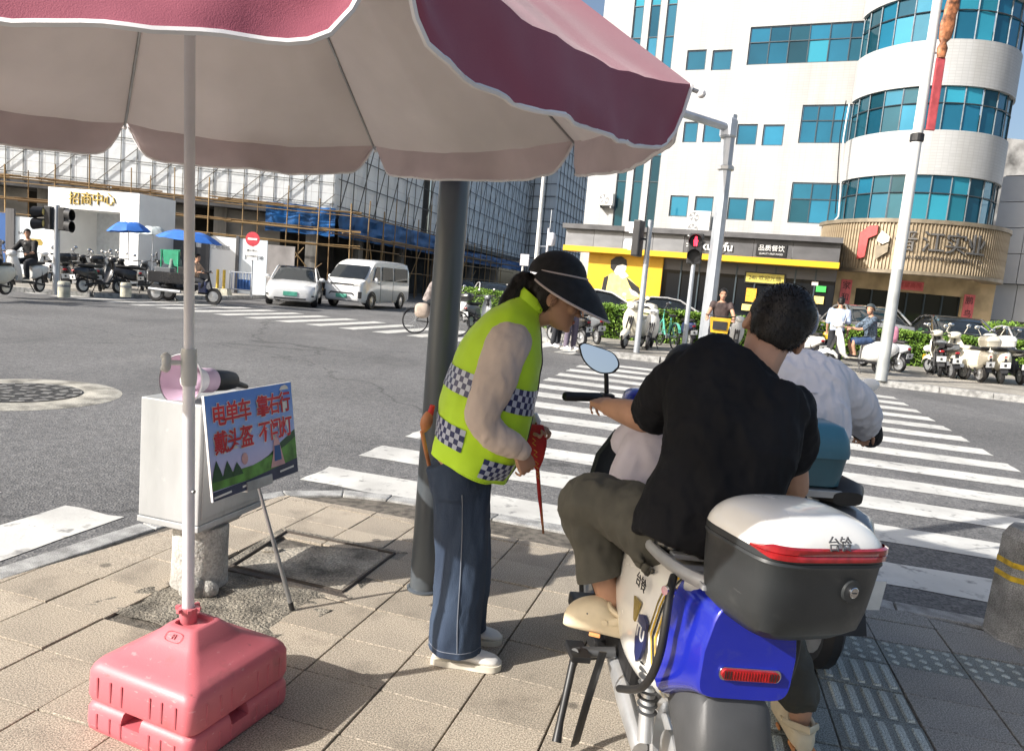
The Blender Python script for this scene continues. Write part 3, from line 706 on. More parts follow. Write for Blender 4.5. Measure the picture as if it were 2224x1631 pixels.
# ground floor under the sign
GF = wall_frame(at(1795, 640, 33.6)[:2], at(2160, 640, 33.4)[:2])
M_TAN = pm('tan_stone', (0.50, 0.375, 0.215), 0.6, var=0.14, scale=1.6, bump=0.1)
gl = GF['L']; da, db = wl(GF, 1856, 650)[0], wl(GF, 2088, 660)[0]
quadwall('entrance_wall', GF, -0.2, gl, 0, 3.4, M_TAN, office, [(da, db, 0.1, 2.62)])
M_ENT = glassmat('entrance_glass', (0.02, 0.022, 0.02), 0.05, 0.2, 0.5, 0.0)
n = 6
for k in range(n): cube('entrance_pane', wbox(GF, da + (db - da) * k / n + .02, da + (db - da) * (k + 1) / n - .02, 0.1, 2.62, -0.24, -0.21), M_ENT, office)
for k in range(n + 1): cube('door_post', wbox(GF, da + (db - da) * k / n - .03, da + (db - da) * k / n + .03, 0.1, 2.6, -0.2, -0.13), M_FRM, office)
M_COUP = pm('red_paper', (0.70, 0.16, 0.17), 0.7, var=0.08)
def couplet(u, s, z0, z1, chars, label):
    c = thing('door_couplet', label, 'couplet', GF['M'] @ V((s, z0, 0)))
    cube('paper', wbox(GF, s - .24, s + .24, z0, z1, 0.012, 0.03), M_COUP, c)
    for i, ch in enumerate(chars): text('character', ch, 0.36, M_BLK, GF['M'] @ Matrix.Translation((s, z1 - 0.28 - i * (z1 - z0 - .5) / max(1, len(chars) - 1), 0.034)), c, depth=0.006)
couplet(0, wl(GF, 1835, 640)[0], 0.9, 2.95, '家和万事', 'red paper couplet strip left of the dark entrance under the curved sign')
couplet(0, wl(GF, 2103, 662)[0], 0.5, 2.75, '鹏鸟展程', 'red paper couplet strip right of the dark entrance under the curved sign')
tb = thing('door_banner', 'red paper banner above the dark entrance under the curved sign', 'banner', GF['M'] @ V(((da + db) / 2, 2.7, 0)))
s_ = wl(GF, 1977, 612)[0]
cube('paper', wbox(GF, s_ - .6, s_ + .6, 2.72, 3.12, 0.012, 0.03), M_COUP, tb)
text('character', '吉星高照', 0.26, M_RED, GF['M'] @ Matrix.Translation((s_, 2.92, 0.034)), tb, depth=0.006)
# ---------------- pale panel building at the far right
PB = wall_frame(at(2148, 600, 36.5)[:2], at(2420, 620, 33.0)[:2])
panelb = thing('panel_building', 'pale grey panel clad building at the right edge beside the round tower', 'building', PB['o'])
M_PAN = pm('pale_panel', (0.60, 0.62, 0.65), 0.35, 0.15, var=0.05, scale=0.7, orand=0.05)
quadwall('panel_backing', PB, 0, PB['L'], 0, 8.6, M_DGREY, panelb, d=-0.05)
r_ = 0
for z0, z1 in ((0.1, 1.75), (1.75, 3.5), (3.5, 4.9), (4.9, 6.1), (6.1, 7.3), (7.3, 8.5)):
    for k in range(5):
        if k > 0 and z1 < 3: continue
        off = 0.35 if z0 >= 3.5 else 0.0
        cube('panel', wbox(PB, k * 1.25 + .015, k * 1.25 + 1.235, z0 + .015, z1 - .015, -0.02 + off * 0, 0.03 + off), M_PAN, panelb)
bb = thing('old_block', 'grey weathered block seen above the panel building at right', 'building', at(2200, 400, 48))
q0 = wall_frame(at(2150, 420, 46)[:2], at(2400, 420, 46)[:2])
quadwall('wall', q0, 0, q0['L'], 0, 12.6, pm('weathered_render', (0.4, 0.39, 0.37), 0.9, var=0.3, scale=1.2), bb, [(2.6, 4.4, 9.2, 11.0)])
cube('window', wbox(q0, 2.6, 4.4, 9.2, 11.0, -0.3, -0.24), M_DKGL, bb)
# ---------------- shop
SH = wall_frame(at(1226, 540, 35.9)[:2], at(1822, 570, 31.4)[:2])
shop = thing('corner_shop', 'single storey shop with black fascia, yellow stripe and yellow end wall', 'shop', SH['o'])
SL = SH['L']
zf = [(4.28, 4.62, 0.25), ]
MB().prism([(-.1, 4.30), (SL + .05, 4.30), (SL + .05, 4.52), (-.1, 4.52)], (-3.4, 0.28), SH['M']).build('roof_slab', M_DGREY, shop)
seg = [0, 1.4, 2.8, 4.2, 5.6, 7.0, 8.6, 10.2, SL]
for a, b in zip(seg, seg[1:]): cube('fascia_panel', wbox(SH, a + .008, b - .008, 3.52, 4.30, -0.2, 0.0), M_MGREY if a < 5 else M_DGREY, shop)
cube('yellow_stripe', wbox(SH, -.06, SL + .03, 3.27, 3.52, -0.9, 0.06), M_YEL, shop)
quadwall('fascia_return', wall_frame((SH['M'] @ V((0, 0, -3.4)))[:2], (SH['M'] @ V((0, 0, -0.2)))[:2]), 0, 3.2, 3.5, 4.3, M_MGREY, shop)
yb = wl(SH, 1437, 600, -0.6)[0]; ya = wl(SH, 1275, 600, -0.6)[0]
MB().prism([(ya, 0), (yb, 0), (yb, 3.27), (ya, 3.27)], (-3.4, -0.6), SH['M']).build('yellow_wall', M_YEL, shop)
quadwall('glazing_backing', SH, yb, SL, 0, 3.27, M_BLK, shop, d=-1.0)
n = 9
for k in range(n):
    a, b = yb + (SL - yb) * k / n, yb + (SL - yb) * (k + 1) / n
    cube('shop_pane', wbox(SH, a + .03, b - .03, 0.15, 2.75, -0.86, -0.84), M_DKGL, shop); cube('mullion', wbox(SH, a - .03, a + .03, 0.1, 3.2, -0.9, -0.78), M_FRM, shop)
cube('transom', wbox(SH, yb, SL, 2.75, 3.27, -0.9, -0.8), M_DGREY, shop)
# mural: a plain generic figure of dark and pale shapes
M_PALE = pm('pale_yellow_print', (0.80, 0.63, 0.22), 0.5); M_PR = pm('white_print', (0.75, 0.72, 0.66), 0.5)
def mural(nm, pts, mt, d): MB().prism([wl(SH, u, v, -0.6) for u, v in pts][::-1], (-0.6 + d, -0.6 + d + .004), SH['M']).build(nm, mt, shop)
mural('mural_body', [(1303, 640), (1312, 603), (1330, 592), (1350, 600), (1368, 605), (1390, 628), (1392, 648), (1310, 656)], M_PALE, 0.004)
mural('mural_arm', [(1312, 603), (1305, 636), (1314, 640), (1322, 598)], M_BLK, 0.010)
mural('mural_sleeve', [(1360, 602), (1388, 625), (1391, 640), (1376, 636), (1366, 618)], M_BLK, 0.010)
mural('mural_cuff', [(1366, 626), (1384, 636), (1388, 646), (1372, 640)], M_PR, 0.016)
mural('mural_head', [(1330, 570), (1338, 560), (1352, 560), (1361, 572), (1360, 586), (1350, 597), (1338, 597), (1331, 586)], M_PR, 0.010)
mural('mural_hair', [(1326, 582), (1327, 566), (1338, 558), (1350, 557), (1361, 565), (1362, 578), (1352, 574), (1340, 578), (1333, 590)], M_BLK, 0.016)
mural('mural_collar', [(1344, 598), (1356, 588), (1366, 600), (1352, 606)], M_PR, 0.012)
# shop lettering
M_LETW = pm('white_lettering', (0.8, 0.8, 0.78), 0.5, emit=0.0)
s1, z1_ = wl(SH, 1510, 520); text('shop_sign', '真', 0.6, M_LETW, SH['M'] @ Matrix.Translation((s1 - .05, 4.0, 0.30)), shop, depth=0.05)
text('shop_sign_script', 'kungfu', 0.52, M_LETW, SH['M'] @ Matrix.Translation((s1 + 0.98, 3.86, 0.05)), shop, depth=0.05, bold=0.01)
s2, _ = wl(SH, 1675, 545)
cube('sign_plate', wbox(SH, s2 - .62, s2 + .62, 3.6, 4.12, 0.0, 0.06), M_BLK, shop)
text('plate_lettering', '品质餐饮', 0.27, M_LETW, SH['M'] @ Matrix.Translation((s2, 3.92, 0.066)), shop, depth=0.01)
text('plate_small_lettering', 'QUALITY FAST FOOD', 0.1, M_LETW, SH['M'] @ Matrix.Translation((s2, 3.69, 0.066)), shop, depth=0.006)
s3, z3 = wl(SH, 1661, 607, -.78)
M_OLY = pm('olive_yellow_sign', (0.55, 0.48, 0.10), 0.5)  # door sign in one even olive yellow
cube('door_sign_frame', wbox(SH, s3 - .86, s3 + .86, 2.42, 2.92, -0.82, -0.74), M_BLK, shop); cube('door_sign', wbox(SH, s3 - .8, s3 + .8, 2.47, 2.87, -0.74, -0.72), M_OLY, shop)
text('door_sign_lettering', '24h 欢迎光临', 0.24, M_BLK, SH['M'] @ Matrix.Translation((s3, 2.66, -0.716)), shop, depth=0.006)
for u, v, w2, h2, mt, nm in ((1783, 628, .2, .13, pm('green_sticker', (.05, .45, .09), .6), 'green_notice'), (1778, 652, .2, .16, M_PALE, 'yellow_notice'), (1770, 616, .13, .08, M_PR, 'white_notice'), (1631, 641, .22, .3, pm('orange_sticker', (.7, .38, .03), .6), 'orange_sticker'), (1626, 668, .3, .14, M_PALE, 'pale_notice')):
    a, z = wl(SH, u, v, -0.8); cube(nm, wbox(SH, a - w2, a + w2, z - h2, z + h2, -0.775, -0.765), mt, shop)
def ac_unit(F, s, z, wd, ht, d0, label, fans):
    t = thing('air_conditioner', label, 'air conditioner', F['M'] @ V((s, z, d0)))
    MB().prism([(s, z), (s + wd, z), (s + wd, z + ht), (s, z + ht)], (d0, d0 + .4), F['M']).build('casing', M_WHITE, t, bevel=0.02)
    r = min(wd, ht / fans) * 0.42
    for k in range(fans):
        c = (s + r * 1.25, z + ht * (k + .5) / fans, d0 + .4)
        MB().lathe([(r, 0), (r, .03), (r * .93, .03), (r * .93, .008), (.01, .008)], 20, M=F['M'] @ Matrix.Translation(c)).build('fan_guard', M_LGREY, t)
        for b in range(5):
            an = b * math.pi * 2 / 5
            MB().prism([(0.04 * math.cos(an), .04 * math.sin(an)), (r * .9 * math.cos(an), r * .9 * math.sin(an)), (r * .9 * math.cos(an + .6), r * .9 * math.sin(an + .6))], (.012, .016), F['M'] @ Matrix.Translation(c)).build('fan_blade', M_MGREY, t)
    for x in (s + .1, s + wd - .1): cube('bracket', wbox(F, x - .03, x + .03, z - .12, z, max(0, d0 - .3), d0 + .35), M_LGREY, t)
a1, az = wl(WB, 1493, 497, .4); a2, az2 = wl(WB, 1541, 455, .4)
ac_unit(WB, a1, 4.66, 1.1, 1.15, 0.25, 'white two fan air conditioner outdoor unit on the shop roof', 2)
a1, az = wl(WB, 1299, 446, .4); ac_unit(WB, a1, az, 0.8, 0.62, 0.12, 'small white air conditioner unit on the left edge of the white office block', 1)
cable = thing('wall_cable', 'white and dark cables hanging down the joint of the white block and the round tower', 'cable', WB['M'] @ V((WL - .3, 4, 0)))
cp = [at(u, v, 34.2) for u, v in ((1845, 225), (1838, 262), (1832, 300), (1828, 360), (1825, 420), (1821, 470), (1806, 486))]
MB().tube(cp, 0.03, 5).build('white_cable', M_WHITE, cable); MB().tube([p + V((-.16, 0, .1)) for p in cp[:-1]], 0.025, 5).build('dark_cable', M_BLK, cable)

# ---------------- wrapped building under renovation
M_WRAP = bpy.data.materials.new('white_sheeting'); M_WRAP.use_nodes = True
n_ = M_WRAP.node_tree.nodes; L_ = M_WRAP.node_tree.links; b_ = n_['Principled BSDF']
tc_ = n_.new('ShaderNodeTexCoord'); br_ = n_.new('ShaderNodeTexBrick'); br_.offset = 0; br_.inputs['Scale'].default_value = 1; br_.inputs['Brick Width'].default_value = 1.35; br_.inputs['Row Height'].default_value = 1.3
br_.inputs['Mortar Size'].default_value = 0.012; br_.inputs['Color1'].default_value = (.86, .88, .87, 1); br_.inputs['Color2'].default_value = (.80, .83, .84, 1); br_.inputs['Mortar'].default_value = (.5, .5, .5, 1)
L_.new(tc_.outputs['UV'], br_.inputs['Vector'])
nz_ = n_.new('ShaderNodeTexNoise'); nz_.inputs['Scale'].default_value = 0.5; nz_.inputs['Detail'].default_value = 5; L_.new(tc_.outputs['UV'], nz_.inputs['Vector'])
mx_ = n_.new('ShaderNodeMix'); mx_.data_type = 'RGBA'; mx_.inputs['B'].default_value = (.55, .52, .46, 1); mr_ = n_.new('ShaderNodeMapRange'); mr_.inputs['From Min'].default_value = .55; mr_.inputs['From Max'].default_value = .75; mr_.inputs['To Max'].default_value = .5
L_.new(nz_.outputs['Fac'], mr_.inputs[0]); L_.new(br_.outputs['Color'], mx_.inputs['A']); L_.new(mr_.outputs[0], mx_.inputs['Factor']); L_.new(mx_.outputs['Result'], b_.inputs['Base Color']); b_.inputs['Roughness'].default_value = 0.6
bpn = n_.new('ShaderNodeBump'); bpn.inputs['Strength'].default_value = .5; bpn.inputs['Distance'].default_value = .05; nb_ = n_.new('ShaderNodeTexNoise'); nb_.inputs['Scale'].default_value = 2.2; L_.new(tc_.outputs['UV'], nb_.inputs['Vector']); L_.new(nb_.outputs['Fac'], bpn.inputs['Height']); L_.new(bpn.outputs[0], b_.inputs['Normal'])
corner = at(724, 480, 38.5); left = at(-260, 440, 34.2); rear = at(1140, 560, 88.0); rear2 = at(1196, 560, 86.0); rear3 = at(1282, 560, 108.0)
FA = wall_frame(left[:2], corner[:2]); FB = wall_frame(corner[:2], rear[:2]); FC = wall_frame(rear[:2], rear2[:2]); FD = wall_frame(rear2[:2], rear3[:2])
wrap = thing('wrapped_building', 'building wrapped in white sheeting behind thin scaffold poles above the cars', 'building', corner[:2] + (0,) if False else (corner.x, corner.y, 0))
ZB = 4.35
quadwall('sheeting', FA, 0, FA['L'], ZB, 24, M_WRAP, wrap); quadwall('sheeting', FB, 0, FB['L'], ZB, 24, M_WRAP, wrap, [(13.5, 15.6, 4.4, 8.4)])
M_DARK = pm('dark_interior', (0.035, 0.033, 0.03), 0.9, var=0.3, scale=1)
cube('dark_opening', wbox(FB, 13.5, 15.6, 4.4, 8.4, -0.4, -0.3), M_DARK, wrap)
quadwall('sheeting', FC, 0, FC['L'], 0, 24, M_WRAP, wrap); quadwall('sheeting', FD, 0, FD['L'], 0, 24, M_WRAP, wrap)
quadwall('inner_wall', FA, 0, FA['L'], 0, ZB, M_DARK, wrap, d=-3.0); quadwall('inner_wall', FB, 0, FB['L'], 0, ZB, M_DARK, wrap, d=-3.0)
MB().prism([(p.x, p.y) for p in (corner, rear, rear + V((-12, 6, 0)), left + V((0, 8, 0)), left)], (ZB - .35, ZB)).build('floor_slab', M_DGREY, wrap)
M_COLM = pm('raw_concrete', (0.25, 0.24, 0.22), 0.9, var=0.25, scale=1.3)
for F, ss in ((FA, (6.5, 10.5, 14.5, 19.0)), (FB, (5, 12, 20, 30))):
    for s in ss: cube('column', wbox(F, s - .3, s + .3, 0, ZB - .35, -1.2, -.6), M_COLM, wrap)
for s in (2.5, 6.2, 10.0, 14.2): cube('rubble_wall', wbox(FA, s, s + 3.2, 2.2, ZB - .4, -0.9, -0.8), M_COLM, wrap)
M_BLUE = pm('blue_tarpaulin', (0.012, 0.10, 0.30), 0.5, var=0.25, scale=1.2, bump=0.6, bscale=4)
a0 = wl(FA, 578, 480)[0]
def cloth(F, s0, s1, z0, z1, d, name, seed, amp=0.18):
    nn, mm = 40, 8; rings = []
    for i in range(nn + 1):
        s = s0 + (s1 - s0) * i / nn; rings.append([F['M'] @ V((s, z0 + (z1 - z0) * j / mm + .06 * noise.noise(V((s * 2 + seed, j * .7, 0))) , d + amp * (noise.noise(V((s * 1.3 + seed, j * .5, 0))) + .3 * noise.noise(V((s * 4 + seed, j * .9, 0)))))) for j in range(mm + 1)])
    return MB().loft(rings, False, False).build(name, M_BLUE, wrap, smooth=True)
cloth(FA, a0, FA['L'] + .1, 3.05, 4.45, 0.35, 'blue_tarpaulin', 3); cloth(FB, -.1, 18, 3.05, 4.35, 0.35, 'blue_tarpaulin', 9); cloth(FB, 18, 49, 2.9, 3.8, 0.35, 'blue_tarpaulin', 5)
# grid of thin poles on the sheeting
M_THIN = pm('thin_dark_pole', (0.10, 0.095, 0.085), 0.6, 0.3); M_BAM = pm('bamboo', (0.27, 0.175, 0.075), 0.6, var=0.3, scale=3, orand=0.25)
M_BAMD = pm('old_bamboo', (0.20, 0.12, 0.05), 0.7, var=0.3, scale=3, orand=0.3)
grid = thing('sheeting_scaffold', 'grid of thin dark scaffold poles tied over the white sheeting', 'scaffolding', (corner.x - 4, corner.y - .5, 4.3))
s = 0.2
while s < FA['L']:
    b = random.uniform(-.05, .05); pole('upright', FA['M'] @ V((s, ZB - .1, .03)), FA['M'] @ V((s + b, 14, .03)), .018, M_THIN, grid, 5); s += 0.70 + random.uniform(-.04, .04)
for k in range(8): z = ZB + .3 + k * 1.05; pole('ledger', FA['M'] @ V((0, z, .05)), FA['M'] @ V((FA['L'], z + random.uniform(-.05, .05), .05)), .016, M_THIN, grid, 5)
s = -6
while s < FA['L']:
    s0_, z0_ = s, ZB; e = min(FA['L'] - s, 9.0)
    if e > .5:
        st = max(0, -s); pole('brace', FA['M'] @ V((s + st, ZB + st * .95, .07)), FA['M'] @ V((s + e, ZB + e * .95, .07)), .02, M_THIN, grid, 5)
    s += 2.1
s = 0.4
while s < FB['L']:
    pole('upright', FB['M'] @ V((s, 2.8, .14)), FB['M'] @ V((s + random.uniform(-.1, .1), 22, .14)), .03, M_THIN, grid, 5); s += 1.55 + s * 0.006
for k in range(13): z = 4.6 + k * 1.35; pole('ledger', FB['M'] @ V((0, z, .18)), FB['M'] @ V((FB['L'], z, .18)), .028, M_THIN, grid, 5)
for k in range(26):
    s = k * 2.2 - 2; st = max(0, -s); pole('brace', FB['M'] @ V((s + st, 4.4 + st * 2.1, .22)), FB['M'] @ V((min(FB['L'], s + 7.5), 4.4 + (min(FB['L'], s + 7.5) - s) * 2.1, .22)), .03, M_THIN, grid, 5)
for F in (FC, FD):
    s = .5
    while s < F['L']: pole('upright', F['M'] @ V((s, 3, .14)), F['M'] @ V((s, 24, .14)), .045, M_THIN, grid, 4); s += 1.7
    for k in range(13): z = 4.6 + k * 1.4; pole('ledger', F['M'] @ V((0, z, .18)), F['M'] @ V((F['L'], z, .18)), .04, M_THIN, grid, 4)
# bamboo scaffold in front of the open ground floor
scaf = thing('bamboo_scaffold', 'brown bamboo scaffold in front of the open dark ground floor', 'scaffolding', FA['M'] @ V((FA['L'] - 4, 0, 1.4)))
def bam(p, q, r=.04, d=False): pole('bamboo_pole', p, q, r * .78 * random.uniform(.8, 1.15), M_BAMD if d else M_BAM, scaf, 6)
LA = FA['L']; D0 = 1.5
s = 0.5
while s < LA + 1.4:
    j = random.uniform(-.08, .08); bam(FA['M'] @ V((s, 0, D0)), FA['M'] @ V((s + j, random.uniform(4.6, 6.4), D0 + random.uniform(-.1, .1))), .042)
    if random.random() < .7: bam(FA['M'] @ V((s + .6, 0, .6)), FA['M'] @ V((s + .55, random.uniform(3.6, 5.6), .6)), .035, True)
    s += 1.75 + random.uniform(-.35, .25)
for z, dd, rr in ((2.55, D0, .04), (2.62, D0 + .08, .035), (3.3, D0, .045), (3.36, D0 - .3, .04), (4.05, D0, .03), (4.25, D0 - .2, .045), (4.3, .5, .04), (3.34, .6, .045)):
    ss = 0
    while ss < LA + 1.2:
        e = min(LA + 1.4, ss + random.uniform(4, 6.5)); bam(FA['M'] @ V((ss - .3, z + random.uniform(-.05, .05), dd)), FA['M'] @ V((e, z + random.uniform(-.06, .06), dd + random.uniform(-.04, .04))), rr, random.random() < .25); ss = e
for k in range(22):                                # bundled deck poles
    ss = random.uniform(0, LA - 4); z = random.choice((3.4, 4.36)); dd = random.uniform(.5, D0)
    bam(FA['M'] @ V((ss, z, dd)), FA['M'] @ V((ss + random.uniform(3, 5.5), z + random.uniform(-.04, .04), dd + random.uniform(-.2, .2))), .04, k % 2)
for k in range(16):
    ss = random.uniform(1, LA); hgt = random.uniform(1.6, 2.9); bam(FA['M'] @ V((ss, .1, D0 - .3)), FA['M'] @ V((ss + random.choice((-1, 1)) * random.uniform(.9, 1.9), hgt, D0 + .1)), .035, k % 3 == 0)
s = 0.9
while s < 34:
    bam(FB['M'] @ V((s, 0, D0)), FB['M'] @ V((s + random.uniform(-.2, .2), random.uniform(4.2, 6.2), D0)), .042)
    if s < 20: bam(FB['M'] @ V((s + .5, 0, .5)), FB['M'] @ V((s + .5, 3.4, .5)), .035, True)
    s += 1.9 + random.uniform(-.3, .3)
for z, dd, rr in ((1.5, D0, .035), (2.55, D0, .045), (3.2, D0, .05), (3.25, D0 - .4, .05), (3.22, .5, .05), (4.2, D0, .035)):
    ss = -1.2
    while ss < 34: e = ss + random.uniform(5, 8); bam(FB['M'] @ V((ss, z + random.uniform(-.05, .05), dd)), FB['M'] @ V((e, z + random.uniform(-.05, .05), dd)), rr, random.random() < .3); ss = e
for k in range(12):
    ss = random.uniform(0, 26); bam(FB['M'] @ V((ss, .1, D0 - .3)), FB['M'] @ V((ss + random.choice((-1, 1)) * random.uniform(1, 2.6), random.uniform(2.2, 4.5), D0)), .035)
# white gate
GA = wall_frame(at(104, 500, 29.6)[:2], at(301, 500, 29.0)[:2])
gate = thing('site_gate', 'white portal gate with gold characters at the building site entrance', 'gate', GA['o'])
g0, g1 = 0.0, GA['L']; zt = wl(GA, 200, 413)[1]; zo = wl(GA, 200, 457)[1]; oa, ob = wl(GA, 122, 520)[0], wl(GA, 260, 520)[0]
M_GATE = pm('white_gate_panel', (0.78, 0.79, 0.79), 0.4, var=0.04, scale=1.0)
MB().prism([(g0, zo), (g1, zo), (g1, zt), (g0, zt)], (-2.3, 0), GA['M']).build('beam', M_GATE, gate)
MB().prism([(ob, 0), (g1, 0), (g1, zo), (ob, zo)], (-2.3, 0), GA['M']).build('post', M_GATE, gate)
MB().prism([(g0, 0), (oa, 0), (oa, zo), (g0, zo)], (-2.3, 0), GA['M']).build('post', M_GATE, gate)
quadwall('inner_panel', GA, oa, ob, 0, zo, pm('gate_inner_panel', (0.62, 0.65, 0.68), .5, var=.05), gate, d=-2.25)
M_GOLD = pm('gold_lettering', (0.42, 0.32, 0.10), 0.35, 0.6)
for ch, u in zip('招商中心', (163, 189, 214, 239)):
    s, z = wl(GA, u, 434 + (u - 200) * .03); text('gate_character', ch, 0.52, M_GOLD, GA['M'] @ Matrix.Translation((s, z, .03)), gate, depth=.05)
# hoardings left and right of the gate
M_HBLUE = pm('blue_hoarding', (0.02, 0.10, 0.32), 0.5, var=.15, scale=1); M_HWH = pm('white_hoarding', (0.66, 0.72, 0.76), 0.5, var=.06, scale=1)
def hoard(u0, u1, y, z, mats, label, post=True):
    F = wall_frame(at(u0, 560, y)[:2], at(u1, 560, y)[:2]); h = thing('hoarding', label, 'hoarding', F['o']); n = len(mats)
    for k, m in enumerate(mats):
        cube('panel', wbox(F, F['L'] * k / n + .01, F['L'] * (k + 1) / n - .01, .1, z, -.06, 0), m, h)
        if post: cube('post', wbox(F, F['L'] * k / n - .06, F['L'] * k / n + .06, .1, z + .1, 0.003, .08), M_DGREY, h)
    return F, h
hoard(-30, 20, 31.0, 2.55, [M_HBLUE], 'blue hoarding panel at the left edge behind the scooters')
F, h = hoard(28, 104, 31.0, 2.45, [M_HWH, M_HWH], 'white site hoarding with a small yellow logo left of the gate', False)
cube('post', wbox(F, -.25, 0.1, .1, 2.75, -.02, .1), M_DGREY, h)
s, z = wl(F, 78, 526); MB().prism([(s - .25, z - .12), (s + .25, z - .12), (s + .3, z), (s + .2, z + .13), (s - .2, z + .13), (s - .3, z)], (.002, .008), F['M']).build('yellow_logo', M_GOLD, h)
text('hoarding_lettering', 'BARS', .16, M_DGREY, F['M'] @ Matrix.Translation((s - .55, z + .32, .006)), h, depth=.004)
M_IVY = pm('ivy_panel', (0.05, 0.09, 0.06), 0.9, var=.5, scale=30, bump=1, bscale=60, speck=.6, sscale=25)
F, h = hoard(306, 480, 31.2, 2.35, [M_IVY, M_DGREY, M_DGREY], 'dark hoarding with a strip of artificial ivy right of the gate')
cube('ivy_strip', wbox(F, .15, F['L'] * .36, 1.4, 2.4, .0, .12), M_IVY, h); s, z = wl(F, 431, 532); cube('white_notice', wbox(F, s - .3, s + .12, z - .1, z + .12, .004, .02), M_LETW, h)
F, h = hoard(452, 580, 31.0, 2.35, [M_GATE, M_HWH], 'white and pale grey hoarding with faint lettering behind the no entry sign')
text('hoarding_lettering', '工地围挡', .2, M_MGREY, F['M'] @ Matrix.Translation((F['L'] * .2, 1.9, .006)), h, depth=.004); text('hoarding_lettering', '施工重地', .2, M_DGREY, F['M'] @ Matrix.Translation((F['L'] * .78, 1.6, .006)), h, depth=.004)
F, h = hoard(552, 640, 35.2, 2.3, [pm('grey_board', (0.30, 0.28, 0.27), .7, var=.2, scale=1.5)], 'grey board hoarding under the scaffold behind the white car')
# ================================================================== NEAR STREET THINGS
M_STEEL = pm('steel_tube', (0.38, 0.39, 0.40), 0.35, 0.8, var=0.1, scale=10)
M_PINK = pm('pink_fabric', (0.30, 0.066, 0.105), 0.85, var=0.1, scale=2.5, col2=(0.245, 0.055, 0.09), bump=0.15, bscale=500, sheen=0.2)
M_UND = pm('beige_lining', (0.74, 0.69, 0.69), 0.9, var=0.07, scale=1.5, bump=0.1, bscale=400)
M_UND2 = pm('mauve_lining', (0.56, 0.47, 0.48), 0.9, var=0.08, scale=3, bump=0.1, bscale=400)
M_PIPE = pm('white_piping', (0.78, 0.76, 0.76), 0.7, var=0.05)
# ---------------- parasol
UC = V((-1.001, 2.208, 2.017)); UR = 1.41; APEX = V((-1.02, 2.194, 2.969))
para = thing('parasol', 'large pink octagonal street parasol with white piping over the corner', 'parasol', (-0.985, 2.31, 0.10))
def rimpt(k):
    a = 2.173 + k * math.pi / 4; x, y = UR * math.cos(a), UR * math.sin(a); return UC + V((x, y, 0.019 * x + 0.046 * y))
NT, NS, NVL = 28, 14, 8
for k in range(8):
    A, B = rimpt(k), rimpt(k + 1); mid = (A + B) / 2; out = (mid - UC); out.z = 0; out.normalize()
    def surf(t, s_, off=0.0):                     # t along the rim, s_ from apex to rim
        rim = A.lerp(B, t); p = APEX.lerp(rim, s_)
        sag = 4 * t * (1 - t) * (0.055 * s_ ** 1.5 + 0.03 * math.sin(math.pi * s_))
        n_ = (mid - APEX).cross(B - A).normalized()
        if n_.z < 0: n_ = -n_
        w_ = (0.012 * noise.noise(V((t * 5 + k * 7, s_ * 6, 1))) + 0.007 * noise.noise(V((t * 13 + k * 3, s_ * 9, 4)))) * min(1, 4 * t * (1 - t) * 2)
        return p - n_ * (sag - w_ - off)
    def flap(t, h, off=0.0):
        e = min(t, 1 - t); dep = {3: .158, 4: .146, 5: .125, 6: .118, 7: .122}.get(k, .13) * (1 - max(0, 1 - e / 0.10) ** 2.2) + 0.012 * noise.noise(V((t * 3.1 + k * 5, 3, 0)))
        p = surf(t, 1.0); wv = 0.022 * math.sin(t * 8 + k) * h + 0.03 * noise.noise(V((t * 5 + k * 9, h, 0))) * h + 0.012 * noise.noise(V((t * 15 + k * 4, h * 2, 0))) * h
        return p + V((0, 0, -dep * h)) + out * (0.015 * h + wv + off)
    def rings(off, f0=0):
        R_ = [[surf(t / NT, (i + 0.4) / (NS + 0.4), off) for t in range(NT + 1)] for i in range(NS + 1)]
        R_ += [[flap(t / NT, (i + 1) / NVL, off) for t in range(NT + 1)] for i in range(NVL)]
        return R_
    cp_ = MB().loft(rings(0.003), False, False).build('canopy_panel', M_PINK, para, smooth=True, auto=33)
    rr_ = rings(-0.003)
    MB().loft(rr_[:NS + 1], False, False).build('lining', M_UND, cp_, smooth=True, auto=33); MB().loft(rr_[NS:], False, False).build('valance_lining', M_UND2, cp_, smooth=True, auto=50)
    MB().tube([flap(t / 40, 1.0) for t in range(41)], 0.0055, 6).build('piping', M_PIPE, cp_, smooth=True)
    tip = A + (A - UC).normalized() * 0.0
    rb_ = MB().tube([APEX + V((0, 0, -.06)), APEX.lerp(A, .5) + V((0, 0, -.012)), A + V((0, 0, -.008)), A + (A - APEX).normalized() * .03], 0.0055, 6).build('rib', M_STEEL, para, smooth=True)
    MB().ball(A + (A - APEX).normalized() * .035, 0.011, 8, 6).build('rib_tip', M_PIPE, rb_, smooth=True)
    MB().cyl(V((-1.01, 2.24, 2.40)), APEX.lerp(A, .46) + V((0, 0, -.015)), 0.005, n=6).build('strut', M_STEEL, rb_)
PB0, PB1 = V((-0.985, 2.31, 0.12)), APEX + V((0, 0, .02))
pd = (PB1 - PB0)
def onpole(z): return PB0 + pd * ((z - PB0.z) / pd.z)
M_POLEW = pm('white_pole_paint', (0.72, 0.71, 0.74), 0.35, var=0.06, scale=4, spec=.5)
MB().tube([onpole(.15), onpole(1.19)], 0.0185, 20).build('lower_pole', M_POLEW, para, smooth=True)
MB().tube([onpole(1.15), onpole(2.96)], 0.0155, 20).build('upper_pole', M_POLEW, para, smooth=True)
M_CLR = pm('milky_plastic', (0.62, 0.63, 0.62), 0.3, var=0.05, trans=0.25)
sl_ = MB().tube([onpole(1.10), onpole(1.12), onpole(1.20), onpole(1.215)], [.0215, .024, .024, .021], 20).build('sleeve', M_CLR, para, smooth=True)
kp = onpole(1.17)
